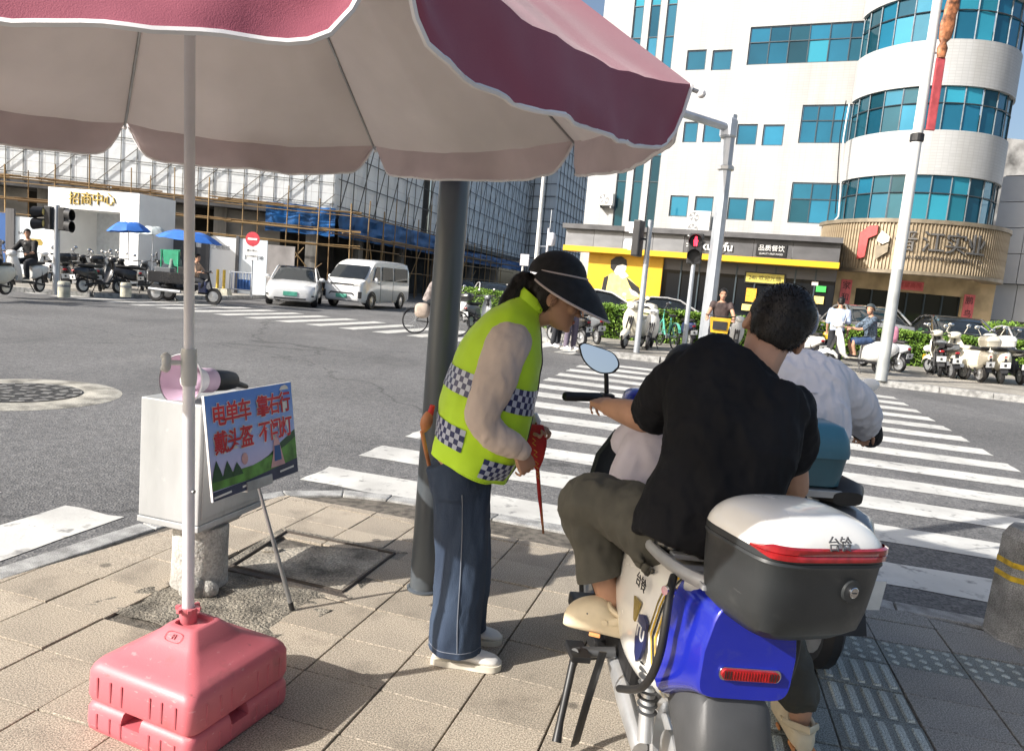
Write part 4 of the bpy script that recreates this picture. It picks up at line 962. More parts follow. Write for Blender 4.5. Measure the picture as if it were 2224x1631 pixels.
MB().tube([kp + V((-.018, -.012, 0)), kp + V((-.05, -.03, 0))], .008, 8).ball(kp + V((-.055, -.032, 0)), (.014, .014, .032), 12, 8).ball(kp + V((-.058, -.03, .018)), (.016, .014, .012), 10, 6).ball(kp + V((-.058, -.03, -.018)), (.016, .014, .012), 10, 6).build('clamp_knob', M_CLR, sl_, smooth=True)
MB().cyl(onpole(.76) + V((.017, -.008, 0)), onpole(.76) + V((.023, -.011, 0)), .006, n=8).build('locking_pin', M_STEEL, para)
MB().ball(onpole(2.42), (.035, .035, .04), 14, 8).build('runner', M_CLR, para, smooth=True)
# ---------------- water filled parasol base
bc = V((-0.955, 2.27, 0)); BR_ = rad(-18 + 45)
L_, R_, F_ = V((-1.209, 2.136, 0)), V((-0.666, 2.333, 0)), V((-0.80, 2.00, 0))
bc = V((-0.96, 2.285, 0)); bx = V((math.cos(rad(-22)), math.sin(rad(-22)), 0)); by = V((-bx.y, bx.x, 0)); ha = 0.222
pbase = thing('umbrella_weight', 'pink plastic water filled parasol base standing on the paving', 'parasol base', bc)
M_PPL = pm('pink_plastic', (0.56, 0.15, 0.175), 0.45, var=0.08, scale=3, col2=(0.52, 0.12, 0.145), rvar=.12, bump=0.05, bscale=200, spec=.45); grime(M_PPL, (.22, .10, .09), 7, .58, .76, .6); grime(M_PPL, (.66, .36, .36), 22, .62, .70, .5, (1, 1, 3)); grime(M_PPL, (.12, .07, .06), 40, .66, .72, .6, (.4, 1, 1))
def rsq(a, z, r, n=6, cx=0.0):
    out = []
    for qx, qy, a0 in ((1, 1, 0), (-1, 1, 90), (-1, -1, 180), (1, -1, 270)):
        for i in range(n + 1):
            t = rad(a0 + 90 * i / n); x = qx * (a - r) + r * math.cos(t); y = qy * (a - r) + r * math.sin(t); out.append(bc + bx * x + by * y + V((0, 0, z)))
    return out
def sqloft(prof): return MB().loft([rsq(*p) for p in prof])
lowr = sqloft([(ha - .012, 0.0, .03), (ha - .002, .012, .035), (ha, .03, .035), (ha - .001, .075, .035), (ha - .008, .092, .035), (ha - .022, .102, .03)]).build('lower_tank', M_PPL, pbase, smooth=True, auto=50)
upr = sqloft([(ha - .022, .098, .03), (ha - .006, .106, .035), (ha - .001, .122, .036), (ha - .003, .195, .036), (ha - .010, .213, .036), (ha - .024, .228, .034), (ha - .05, .236, .032), (.118, .272, .03), (.108, .279, .028), (.100, .286, .026), (.062, .322, .02), (.055, .326, .02), (.046, .326, .018), (.042, .312, .018)]).build('upper_tank', M_PPL, pbase, smooth=True, auto=40)
MB().lathe([(.0195, .30), (.0265, .30), (.0275, .352), (.030, .354), (.030, .364), (.0195, .364)], 24, (0, 0, 0)).build('collar', M_PPL, pbase, smooth=True).matrix_basis = Matrix.Translation((onpole(.33).x, onpole(.33).y, 0))
for k in range(6):
    a = k * math.pi / 3; c = onpole(.36); MB().box(c + V((math.cos(a) * .034, math.sin(a) * .034, 0)), (.012, .012, .012), Matrix.Rotation(a, 3, 'Z')).build('collar_lug', M_PPL, pbase)
M_HOLE = pm('recess_shadow_plastic', (0.10, 0.012, 0.018), 0.8)
for sgn, ax, bxx in ((-1, by, bx), (1, bx, by), (-1, bx, by), (1, by, bx)):     # ribs and the hand holes on each side
    for q in (-.16, -.105, -.058, .058, .105, .16):
        MB().box(bc + ax * (sgn * (ha - .0005)) + bxx * q + V((0, 0, .155)), (.004, .004, .066)).build('groove', M_PPL, upr)
        MB().box(bc + ax * (sgn * (ha + .0005)) + bxx * q + V((0, 0, .045)), (.004, .004, .05)).build('groove', M_PPL, lowr)
def cutter(o, mb):
    c = mb.build('cut', M_HOLE); m = o.modifiers.new('b', 'BOOLEAN'); m.operation = 'DIFFERENCE'; m.object = c; m.solver = 'EXACT'
    nm = bake(o, (c,)); o.modifiers.clear(); o.data = nm; bpy.data.objects.remove(c)
    nm.polygons.foreach_set('use_smooth', [True] * len(nm.polygons)); sharp(nm, rad(40))
cutter(lowr, MB().box(bc - by * (ha - .01) + bx * (-.02) + V((0, 0, .088)), (.075, .09, .05), Matrix.Rotation(rad(-22), 3, 'Z')).box(bc + bx * (ha - .01) + by * (-.02) + V((0, 0, .088)), (.09, .075, .05), Matrix.Rotation(rad(-22), 3, 'Z')))
# moulded mark on the slope: a rounded outline with two letters
nsl = ((by * -1) * .55 + V((0, 0, 1)) * .83).normalized(); up_ = nsl.cross(bx).normalized()
nsl = bx.cross(up_).normalized(); cm = bc - by * .082 + V((0, 0, .3045))
up_ = (by * 0.72 + V((0, 0, .69))).normalized(); nsl = bx.cross(up_).normalized()
Mm = basis(cm + nsl * .0015, bx, up_, nsl)
M_PPD = pm('pink_moulding', (0.30, 0.035, 0.05), 0.5)
ol = [(.032 * math.cos(t) ** 1 if False else math.copysign(abs(math.cos(t)) ** .6, math.cos(t)) * .033, math.copysign(abs(math.sin(t)) ** .6, math.sin(t)) * .016) for t in [2 * math.pi * i / 36 for i in range(36)]]
MB().tube([Mm @ V((x, y, 0)) for x, y in ol + ol[:1]], .0008, 5).build('moulded_ring', M_PPD, upr); text('moulded_letters', 'FI', .022, M_PPD, Mm, upr, depth=.002)
# ---------------- cabinet on a concrete stub
e1 = V((TX.x, TX.y, 0)); e2 = V((TY.x, TY.y, 0)); cc = V((-1.384, 3.335, 0)); cw, cd = .315, .44
cab = thing('junction_cabinet', 'weathered pale metal junction cabinet on a round concrete stub', 'cabinet', cc)
M_CAB = pm('weathered_zinc', (0.43, 0.445, 0.455), 0.5, 0.25, var=0.12, scale=3.5, bump=0.08, bscale=30, col2=(0.31, 0.325, 0.33), stretch=(1, 1, .4)); grime(M_CAB, (.16, .15, .13), 5, .56, .74, .6, (1, 1, .5)); grime(M_CAB, (.62, .62, .60), 9, .60, .68, .5)
CM = basis(cc, e1, e2, (0, 0, 1))
MB().prism([(-cw / 2, -cd / 2), (cw / 2, -cd / 2), (cw / 2, cd / 2), (-cw / 2, cd / 2)], (.345, .875), CM).build('casing', M_CAB, cab, bevel=.006)
MB().prism([(-cw / 2 - .004, -cd / 2 - .004), (cw / 2 + .004, -cd / 2 - .004), (cw / 2 + .004, cd / 2 + .004), (-cw / 2 - .004, cd / 2 + .004)], (.315, .343), CM).build('bottom_rim', M_CAB, cab, bevel=.004)
MB().prism([(cw / 2, -cd / 2 + .018), (cw / 2 + .006, -cd / 2 + .018), (cw / 2 + .006, cd / 2 - .018), (cw / 2, cd / 2 - .018)], (.37, .855), CM).build('door', M_CAB, cab, bevel=.003)
MB().loft([[CM @ V((x * s, y * s2, z)) for x, y in ((-1, -1), (1, -1), (1, 1), (-1, 1))] for s, s2, z in ((.13, .17, .315), (.11, .12, .275))]).build('neck', M_CAB, cab)
M_CONC = pm('stub_concrete', (0.40, 0.39, 0.36), 0.9, var=0.18, scale=6, bump=0.5, bscale=60, speck=.2, sscale=90)
MB().lathe([(.128, 0), (.124, .02), (.121, .15), (.122, .27), (.115, .28)], 32, cc + V((.012, -.03, 0))).build('concrete_stub', M_CONC, cab, smooth=True)
MB().ball(cc + V((.04, -.17, .02)), (.06, .05, .055), 14, 8).ball(cc + V((.10, -.15, .015)), (.05, .04, .04), 12, 8).build('mortar_lump', M_CONC, cab, smooth=True)
# ---------------- megaphone lying on the cabinet
mg = thing('megaphone', 'lilac and white megaphone with black grip lying on the cabinet', 'megaphone', at(430, 866, 3.22))
M_LIL = pm('lilac_plastic', (0.55, 0.40, 0.52), 0.4, var=0.05); M_WPL = pm('white_plastic', (0.72, 0.70, 0.73), 0.35, var=0.04)
mc = at(392, 826, 3.13); ax_ = V((.30, .95, -.10)).normalized()     # bell opens towards the viewer's left
a_, b__ = frame(ax_); MM = basis(mc, a_, b__, ax_) @ Matrix.Scale(1.12, 4)
MB().lathe([(.098, -.004), (.101, .0), (.099, .006), (.088, .02), (.062, .06), (.042, .12), (.040, .13)], 36, M=MM, caps=False).build('bell', M_WPL, mg, smooth=True)
MB().lathe([(.0965, .0), (.084, .02), (.058, .06), (.038, .115)], 36, M=MM, caps=False).build('bell_inside', M_LIL, mg, smooth=True)
MB().lathe([(.03, .03), (.034, .035), (.034, .11), (.02, .11)], 24, M=MM).build('horn_cap', M_WPL, mg, smooth=True)
MB().lathe([(.040, .10), (.047, .105), (.050, .13), (.050, .165), (.044, .172)], 28, M=MM).build('body_ring', M_LIL, mg, smooth=True)
MB().lathe([(.043, .17), (.045, .18), (.042, .26), (.036, .30), (.012, .315)], 28, M=MM).build('black_body', M_BLK, mg, smooth=True)
h0 = MM @ V((0, 0, .24)); MB().tube([h0, h0 + ax_ * .08 + V((0, 0, -.012)), h0 + ax_ * .17 + V((0, 0, -.03))], [(.024, .02), (.022, .018), (.014, .012)], 10).build('grip', M_BLK, mg, smooth=True)
for k in range(7):
    a = k * 2.4; r = .006 * math.sqrt(k) ; MB().ball(MM @ V((r * 1.5 * math.cos(a) , r * 1.5 * math.sin(a), .029)), .0028, 6, 4).build('speaker_hole', M_BLK, mg)
# ---------------- notice board on a folding easel
TLb, TRb, BRb, BLb = at(430, 862, 2.80), at(622, 832, 3.34), at(653, 1020, 3.37), at(470, 1088, 2.83)
bxv = (TRb - TLb + BRb - BLb).normalized(); byv = (TLb - BLb + TRb - BRb); byv = (byv - bxv * byv.dot(bxv)).normalized(); bnv = bxv.cross(byv)
bw, bh = ((TRb - TLb).length + (BRb - BLb).length) / 2, ((TLb - BLb).length + (TRb - BRb).length) / 2
bo = (TLb + TRb + BRb + BLb) / 4; BM = basis(bo, bxv, byv, bnv)
M_BRD = pm('board_edge', (0.75, 0.75, 0.75), .6)
eas = thing('easel_prop', 'grey tubular prop leg under the road safety board', 'easel', gnd(635, 1322))
foot = gnd(635, 1324); tp = BM @ V((.02, -bh * .47, -.02)); topp = BM @ V((-.03, bh * .40, -.035))
lg = MB().tube([foot, foot.lerp(tp, .55)], .0095, 10).build('leg', M_STEEL, eas, smooth=True); MB().tube([foot.lerp(tp, .5), tp, topp], .0075, 10).build('leg_extension', M_STEEL, lg, smooth=True)
MB().cyl(foot - V((0, 0, .0)) , foot + (tp - foot).normalized() * .035, .011, n=10).build('rubber_foot', M_BLK, lg)
MB().prism([(-.085, -bh / 2 - .008), (.085, -bh / 2 - .008), (.085, -bh / 2 + .035), (-.085, -bh / 2 + .035)], (-.016, .012), BM).build('ledge', M_STEEL, eas, bevel=.002)
brd = thing('safety_board', 'blue road safety notice board with red lettering resting on the easel', 'notice board', BM @ V((0, -bh / 2, 0)))
def bp_(nm, pts, mt, d, mb=None): return MB().prism([(x * bw, y * bh) for x, y in pts], (.0052 + d * .0007 - .0006, .0052 + d * .0007), BM).build(nm, mt, brd)
MB().prism([(-bw / 2, -bh / 2), (bw / 2, -bh / 2), (bw / 2, bh / 2), (-bw / 2, bh / 2)], (-.005, .005), BM).build('panel', M_BRD, brd)
msky = bpy.data.materials.new('board_sky_print'); msky.use_nodes = True; n = msky.node_tree.nodes; L = msky.node_tree.links
tcs = n.new('ShaderNodeTexCoord'); sp_ = n.new('ShaderNodeSeparateXYZ'); cr_ = n.new('ShaderNodeValToRGB'); e = cr_.color_ramp.elements
e[0].position = .2; e[0].color = (.62, .56, .82, 1); e[1].position = .95; e[1].color = (.10, .27, .80, 1); q = cr_.color_ramp.elements.new(.6); q.color = (.32, .48, .88, 1)
L.new(tcs.outputs['UV'], sp_.inputs[0]); L.new(sp_.outputs[1], cr_.inputs[0]); L.new(cr_.outputs[0], n['Principled BSDF'].inputs['Base Color']); n['Principled BSDF'].inputs['Roughness'].default_value = .45
MB().add([BM @ V((x * bw, y * bh, .0053)) for x, y in ((-.495, -.495), (.495, -.495), (.495, .495), (-.495, .495))], [(0, 1, 2, 3)], [((0, 0), (1, 0), (1, 1), (0, 1))]).build('sky_print', msky, brd)
M_G1 = pm('print_green', (.11, .30, .05), .5, var=.2, scale=20); M_G2 = pm('print_dark_green', (.02, .075, .03), .5); M_NAVY = pm('print_navy', (.03, .04, .09), .5); M_PRED = pm('print_red', (.58, .015, .03), .5); M_PKS = pm('print_pink', (.65, .38, .40), .5)
bp_('far_hill_print', [(-.1, -.36), (0.02, -.26), (.14, -.22), (.3, -.12), (.495, -.02), (.495, -.36)], M_G2, 1)
bp_('hill_print', [(-.495, -.40), (-.495, -.30), (-.3, -.27), (-.05, -.27), (.2, -.22), (.36, -.17), (.495, -.10), (.495, -.40)], M_G1, 2)
bp_('road_print', [(-.495, -.495), (.495, -.495), (.495, -.34), (.2, -.37), (-.1, -.40), (-.495, -.41)], M_NAVY, 3)
for x in (-.4, -.1, .35): bp_('dash_print', [(x - .09, -.455 + x * .05), (x + .09, -.445 + x * .05), (x + .09, -.425 + x * .05), (x - .09, -.435 + x * .05)], M_LETW, 4)
for x, h in ((-.44, .2), (-.33, .17), (-.23, .13)): bp_('tree_print', [(x - .06, -.32), (x + .06, -.32), (x + .035, -.32 + h * .5), (x, -.32 + h), (x - .035, -.32 + h * .5)], M_G2, 4)
bp_('figure_print', [(.15, -.36), (.33, -.36), (.30, -.22), (.27, -.08), (.24, -.03), (.21, -.08), (.19, -.22)], M_PKS, 5); bp_('figure_vest_print', [(.2, -.3), (.29, -.3), (.28, -.14), (.21, -.14)], M_HBLUE, 6)
bp_('balloon_print', [(-.14 + .035 * math.cos(t), -.18 + .06 * math.sin(t)) for t in [i * math.pi / 6 for i in range(12)]], M_PKS, 4)
bp_('cloud_print', [(.33, .43), (.45, .43), (.44, .46), (.41, .48), (.36, .47)], M_PR, 4)
cs = bw * .165
for row, (y, chars) in enumerate(((.285, '电单车靠右行'), (.02, '戴头盔不闯灯'))):
    for i, ch in enumerate(chars):
        x = (-.375 + i * .138 + (.07 if i > 2 else 0)); yy = y - .0 + (row * .0)
        T = BM @ Matrix.Translation((x * bw, yy * bh, .0085))
        text('outline_print', ch, cs * 1.02, M_LETW, T, brd, depth=.0006, bold=.0046, sx=.9); text('character_print', ch, cs * 1.02, M_PRED, BM @ Matrix.Translation((x * bw, yy * bh, .0095)), brd, depth=.0006, bold=.002, sx=.9)
# ---------------- grey signal pole by the kerb
M_GPOLE = pm('grey_pole_paint', (0.115, 0.132, 0.152), 0.34, 0.35, var=0.12, scale=5, spec=.5, stretch=(1, 1, .15), col2=(0.085, 0.098, 0.108))
gp = thing('signal_pole', 'thick blue grey steel pole rising behind the woman in the yellow vest', 'pole', (-.335, 3.44, 0))
MB().tube([(-.335, 3.44, 0), (-.335, 3.44, 3), (-.335, 3.44, 6.5)], [.071, .068, .062], 32).build('shaft', M_GPOLE, gp, smooth=True)
MB().lathe([(.085, 0), (.085, .006), (.074, .012)], 32, (-.335, 3.44, 0)).build('base_ring', M_GPOLE, gp)
# ---------------- striped bollard at the right edge
bol = thing('bollard', 'stout concrete bollard with two yellow bands at the right edge of the pavement', 'bollard', (2.60, 3.48, 0))
M_BOLC = pm('bollard_granite', (0.27, 0.265, 0.25), 0.85, var=0.2, scale=8, bump=0.4, bscale=120, speck=.35, sscale=200)
def octr(r, z): return [V((2.60 + r * math.cos(rad(22.5 + 45 * k)), 3.48 + r * math.sin(rad(22.5 + 45 * k)), z)) for k in range(8)]
MB().loft([octr(.172, 0), octr(.165, .01), octr(.15, .50), octr(.125, .545)]).build('shaft', M_BOLC, bol, bevel=.004)
M_YB = pm('yellow_tape', (0.62, 0.40, 0.02), .5, var=.2, scale=30)
for z in (.30, .365): MB().loft([octr(.165 - .03 * z + .002, z), octr(.165 - .03 * (z + .026) + .002, z + .026)], caps=False).build('yellow_band', M_YB, bol)
# ================================================================== PEOPLE
SKIN = pm('skin', (0.46, 0.26, 0.17), 0.55, var=0.08, scale=9, bump=0.05, bscale=300, spec=.4)
M_HAIR = pm('black_hair', (0.012, 0.010, 0.009), 0.5, var=0.3, scale=60, bump=0.15, bscale=120, spec=.3, stretch=(1, 1, .3))
M_LIP = pm('lips', (0.38, 0.13, 0.11), .45); M_EYEW = pm('eye_white', (.6, .58, .55), .2); M_EYE = pm('eye_dark', (.01, .008, .007), .15)
def cat(pts, n):                                  # Catmull-Rom through tuples of numbers
    out = []; P = [pts[0]] + list(pts) + [pts[-1]]
    for i in range(1, len(P) - 2):
        for k in range(n):
            t = k / n; a, b, c, d = P[i - 1], P[i], P[i + 1], P[i + 2]
            out.append(tuple(.5 * (2 * q + (r - p) * t + (2 * p - 5 * q + 4 * r - s) * t * t + (3 * q - p - 3 * r + s) * t ** 3) for p, q, r, s in zip(a, b, c, d)))
    out.append(tuple(pts[-1])); return out
def limb(mb, pts, n=12, seg=6, hint=V((0, 0, 1))):   # pts: (V, r) or (V, ra, rb)
    q = cat([(*p[0], p[1], p[2] if len(p) > 2 else p[1]) for p in pts], seg)
    mb.tube([V(a[:3]) for a in q], [(a[3], a[4]) for a in q], n, hint=hint); mb.ball(pts[0][0], pts[0][1] * .98, 10, 6); mb.ball(pts[-1][0], pts[-1][1] * .98, 10, 6); return mb
def torso(mb, secs, side, n=24, seg=5, e=.85):     # secs: (centre, half width, half depth)
    q = cat([(*c, a, b) for c, a, b in secs], seg); P = [V(x[:3]) for x in q]; R_ = []
    for i, p in enumerate(P):
        t = (P[min(i + 1, len(P) - 1)] - P[max(i - 1, 0)]).normalized(); W = side.cross(t).normalized(); U = t.cross(W).normalized()
        R_.append(sup(p, U, W, q[i][3], q[i][4], n, e))
    mb.loft(R_); return mb
HEADP = [(0.0, .066, .02, .022), (.012, .082, .0, .036), (.03, .088, -.02, .047), (.05, .0875, -.035, .054), (.072, .086, -.055, .060), (.10, .086, -.082, .068), (.12, .083, -.093, .071), (.15, .086, -.10, .0745), (.18, .077, -.098, .072), (.203, .052, -.078, .056), (.216, .02, -.045, .03), (.221, -.005, -.02, .008)]
def head_mesh(mb, M, sc=1.0):
    """x forward, y left, z up from the chin"""
    q = cat(HEADP, 3); R_ = []
    for z, xf, xb, w_ in q:
        c = (xf + xb) / 2; d = (xf - xb) / 2; R_.append([M @ (sc * V((c + d * math.copysign(abs(math.cos(t)) ** .85, math.cos(t)), w_ * math.copysign(abs(math.sin(t)) ** .9, math.sin(t)), z))) for t in [2 * math.pi * k / 24 for k in range(24)]])
    mb.loft(R_)
    T = M @ Matrix.Scale(sc, 4)
    f = lambda c, r, RM=None: mb.ball(T @ V(c), tuple(x * sc for x in r), 10, 8, (T.to_3x3().normalized() @ RM) if RM else T.to_3x3().normalized())
    mb.loft([[T @ V(p) for p in ((.078, -.006, .125), (.078, .006, .125), (.07, .006, .125), (.07, -.006, .125))], [T @ V(p) for p in ((.104, -.010, .085), (.104, .010, .085), (.07, .014, .085), (.07, -.014, .085))], [T @ V(p) for p in ((.108, -.014, .074), (.108, .014, .074), (.07, .019, .07), (.07, -.019, .07))]])
    f((.100, 0, .077), (.012, .015, .010)); f((.084, 0, .048), (.011, .024, .007)); f((.082, 0, .037), (.011, .02, .007)); f((.075, 0, .012), (.016, .02, .014))
    for s in (-1, 1):
        f((-.012, s * .074, .10), (.022, .010, .033)); f((-.012, s * .078, .085), (.012, .008, .016)); f((.07, s * .036, .092), (.02, .024, .02)); f((.078, s * .034, .136), (.012, .026, .008))
    return mb
def face_parts(parent, M, sc=1.0, eyes=True):
    T = M @ Matrix.Scale(sc, 4); R3 = T.to_3x3().normalized()
    for s in (-1, 1):
        if eyes:
            MB().ball(T @ V((.0775, s * .033, .117)), (.006 * sc, .014 * sc, .006 * sc), 10, 6, R3).build('eye', M_EYE, parent, smooth=True)
            MB().tube([T @ V((.0885, s * .018, .137)), T @ V((.0885, s * .036, .142)), T @ V((.078, s * .054, .136))], [.003 * sc, .004 * sc, .002 * sc], 6).build('eyebrow', M_HAIR, parent)
    MB().ball(T @ V((.0925, 0, .045)), (.0052 * sc, .019 * sc, .0075 * sc), 12, 8, R3).build('lips', M_LIP, parent, smooth=True)
def hand_mesh(mb, M, curl=(25, 30, 25), sc=1.0, mir=1, spread=4, thumb=35):
    """x to the fingertips, z out of the back of the hand, thumb on the +y*mir side"""
    T = lambda p: M @ (V((p[0], p[1] * mir, p[2])) * sc)
    mb.loft([[T((x, y * w_, z * h)) for y, z in ((-1, -.7), (0, -1), (1, -.7), (1, .7), (0, 1), (-1, .7))] for x, w_, h in ((-.01, .026, .020), (.02, .034, .018), (.06, .041, .015), (.088, .040, .012))])
    for i, (y, L, r) in enumerate(((.032, .072, .0075), (.011, .080, .0078), (-.011, .075, .0075), (-.032, .060, .0068))):
        p = V((.082, y, 0)); a = 0; pts = [V((.05, y * .9, 0)), p]; yaw = rad(spread * (1.5 - i))
        for j, f in enumerate((.45, .30, .25)):
            a += rad(curl[j]); p = p + V((math.cos(a) * math.cos(yaw), math.sin(yaw), -math.sin(a))) * (L * f); pts.append(p)
        mb.tube([T(q) for q in pts], [r * sc * k for k in (1.0, 1.05, 1.0, .92, .75)], 8)
    th = rad(thumb); p0 = V((.012, .026, -.006)); p1 = p0 + V((math.cos(th) * .04, math.sin(th) * .04, -.012)); p2 = p1 + V((.03, .008, -.014)); p3 = p2 + V((.02, -.002, -.012))
    mb.tube([T(q) for q in (p0, p1, p2, p3)], [.0125 * sc, .0115 * sc, .010 * sc, .0075 * sc], 8); return mb
def wrinkle(o, amp, fr=9.0, st=(1, 1, .45), ridge=True):
    me = o.data; ns = [v.normal.copy() for v in me.vertices]
    for v, n in zip(me.vertices, ns):
        p = V((v.co.x * fr * st[0], v.co.y * fr * st[1], v.co.z * fr * st[2])); k = noise.noise(p) + .5 * noise.noise(p * 2.3 + V((5, 1, 2)))
        if ridge: k = 1 - abs(k) * 2
        v.co += n * (amp * k)
    me.update(); return o
def trim(o, p, n):                                 # cut a garment open with a plane, keeping the side n points to
    bm = bmesh.new(); bm.from_mesh(o.data); bmesh.ops.bisect_plane(bm, geom=bm.verts[:] + bm.edges[:] + bm.faces[:], plane_co=p, plane_no=n, clear_inner=True); bm.to_mesh(o.data); bm.free()
def strands(o, n, ln, bias, w_=.0011, par=True):
    """fine hair wisps rooted on a hair mesh"""
    me = o.data; rs = random.Random(11); vs = []; fs = []; P = me.polygons
    for i in range(n):
        p = P[rs.randrange(len(P))]; c = p.center.copy(); nn = p.normal.copy(); d = (nn * rs.uniform(.15, .8) + V(bias) * rs.uniform(.5, 1.1) + V((rs.uniform(-.35, .35), rs.uniform(-.35, .35), rs.uniform(-.35, .35)))).normalized(); a, b = frame(d); l = ln * rs.uniform(.5, 1.2); k = len(vs)
        m_ = c + d * l * .55 + nn * l * .05; e = c + d * l + V((0, 0, -l * .12))
        vs += [c - nn * .002 - a * w_, c - nn * .002 + a * w_, m_ + a * w_ * .8, m_ - a * w_ * .8, e]; fs += [(k, k + 1, k + 2, k + 3), (k + 3, k + 2, k + 4)]
    s = MB().add(vs, fs).build('hair_strands', M_HAIR, o); s['kind'] = 'stuff'; return s
def hframe(c, fwd, up=V((0, 0, 1))):               # head matrix from chin point, facing and up
    f = V(fwd).normalized(); l = V(up).cross(f).normalized(); u = f.cross(l); return basis(c, f, l, u)
def hmat(w_, d, back):                             # hand matrix
    x = V(d).normalized(); z = V(back); z = (z - x * z.dot(x)).normalized(); return basis(w_, x, z.cross(x), z)
def shoe(root, heel, fdir, ln, mat_up, mat_sole, tilt=0.0, name='shoe', up=V((0, 0, 1))):
    f = V(fdir).normalized(); s = V(up).cross(f).normalized(); u = f.cross(s); M = basis(heel, f, s, u); L = ln
    S = [(-.01, .026, .0, .055), (.03, .036, .0, .082), (.08, .037, .0, .092), (.13, .038, .0, .082), (.17, .044, .0, .062), (.215, .044, .0, .05), (.245, .034, .0, .042), (.262, .012, .004, .03)]
    q = cat(S, 3); k = L / .265
    R_ = [[M @ V((x * k, w_ * math.copysign(abs(math.cos(t)) ** .7, math.cos(t)), max(.014, (.018 + (h - .018) * (0.5 + .5 * math.sin(t)))))) for t in [2 * math.pi * i / 16 for i in range(16)]] for x, w_, _, h in q]
    o = MB().loft(R_).build(name, mat_up, root, smooth=True, sub=1)
    so_ = [[M @ V((x * k + (.004 if x > .2 else (-.004 if x < 0 else 0)), (w_ + .005) * a, z)) for a, z in ((-1, 0), (1, 0), (1.0, .024), (-1.0, .024))] for x, w_, _, h in q]
    MB().loft(so_).build('sole', mat_sole, o, smooth=True, auto=50)
    for i in range(3): MB().tube([M @ V((.135 * k + i * .018, -.022, .083 - i * .008)), M @ V((.135 * k + i * .018, 0, .090 - i * .008)), M @ V((.135 * k + i * .018, .022, .083 - i * .008))], .003, 5).build('lace', M_DGREY, o)
    return o
# ------------------------------------------------------------------ woman in the yellow vest
YW = 2.86
A = lambda u, v, y=YW: at(u, v, y)
wom = thing('person', 'woman in a lime yellow reflective vest, black sun visor and wide blue jeans bending forward', 'person', (-.09, 2.85, 0))
sideW = V((0, 1, 0))
hp = A(1158, 726, 2.86)
Hd = hframe(A(1188, 706, 2.84), V((.95, -.12, -.27)), V((.22, 0, .97)))
body = MB()
head_mesh(body, Hd, 1.0)
limb(body, [(A(1120, 695), .055), (A(1148, 688), .050), (Hd @ V((-.02, 0, .045)), .052)])
torso(body, [(A(1000, 1010), .15, .10), (A(1035, 930), .13, .10), (A(1075, 830), .135, .10), (A(1105, 740), .15, .09), (A(1130, 690), .08, .06)], sideW)
wl_, wr_ = A(1147, 935, 3.02), A(1128, 978, 2.70)
limb(body, [(A(1103, 748, 2.71), .045), (A(1055, 890, 2.66), .042), (wr_, .026)]); limb(body, [(A(1110, 748, 3.0), .045), (A(1085, 880, 3.06), .042), (wl_, .026)])
hand_mesh(body, hmat(wr_, A(1148, 1022, 2.70) - wr_, V((.5, -.8, .2))), (55, 60, 40), .92, 1, 2, 20)
hand_mesh(body, hmat(wl_, A(1164, 905, 2.98) - wl_ + V((.03, 0, -.045)), V((.75, -.5, .45))), (50, 65, 45), .92, -1, 2, 30)
for y in (2.78, 2.95): limb(body, [(A(1000, 1040, y), .08), (A(1000, 1220, y), .055), (A(998, 1400, y), .035)])
wb = body.build('body', SKIN, wom, remesh=.0048, smth=2)
face_parts(wb, Hd, 1.0, False)
# hair: cap under the visor and a pony tail
hr = MB(); T = Hd
hr.ball(T @ V((-.02, 0, .125)), (.098, .082, .10), 20, 14, T.to_3x3()); hr.ball(T @ V((-.055, 0, .075)), (.062, .066, .07), 14, 10, T.to_3x3()); hr.ball(T @ V((-.10, 0, .10)), (.035, .035, .035), 10, 8)
pt = [T @ V((-.10, 0, .10)), A(1140, 610, 2.86), A(1118, 640, 2.85), A(1098, 668, 2.83), A(1088, 700, 2.81)]
hr.tube([V(c[:3]) for c in cat([tuple(p) for p in pt], 5)], [.022 + .022 * math.sin(math.pi * min(1, .12 + .95 * i / 20)) for i in range(21)], 12)
ho = hr.build('hair', M_HAIR, wom, remesh=.006, smth=2); trim(ho, T @ V((.005, 0, .1)), -(T.to_3x3() @ V((1, 0, -.45)))); wrinkle(ho, .0015, 40, (1, 1, .3), False); strands(ho, 900, .028, V((-.6, 0, -.8)))
MB().ball(A(1150, 630, 2.845), (.012, .02, .022), 10, 8).build('hair_tie', M_WPL, ho, smooth=True)
# sun visor: crown and wide drooping brim
M_VIS = pm('black_visor_cloth', (0.008, 0.008, 0.009), .75, var=.2, scale=30, bump=.15, bscale=400); M_VPI = pm('visor_piping', (.55, .47, .44), .6)
vis = MB(); R_ = []
T = hframe(V((0, 0, 0)), V((.985, -.12, -.10)), V((.09, 0, .99))); T = Matrix.Translation(A(1210, 602, 2.845) - T @ V((-.012, 0, .137))) @ T
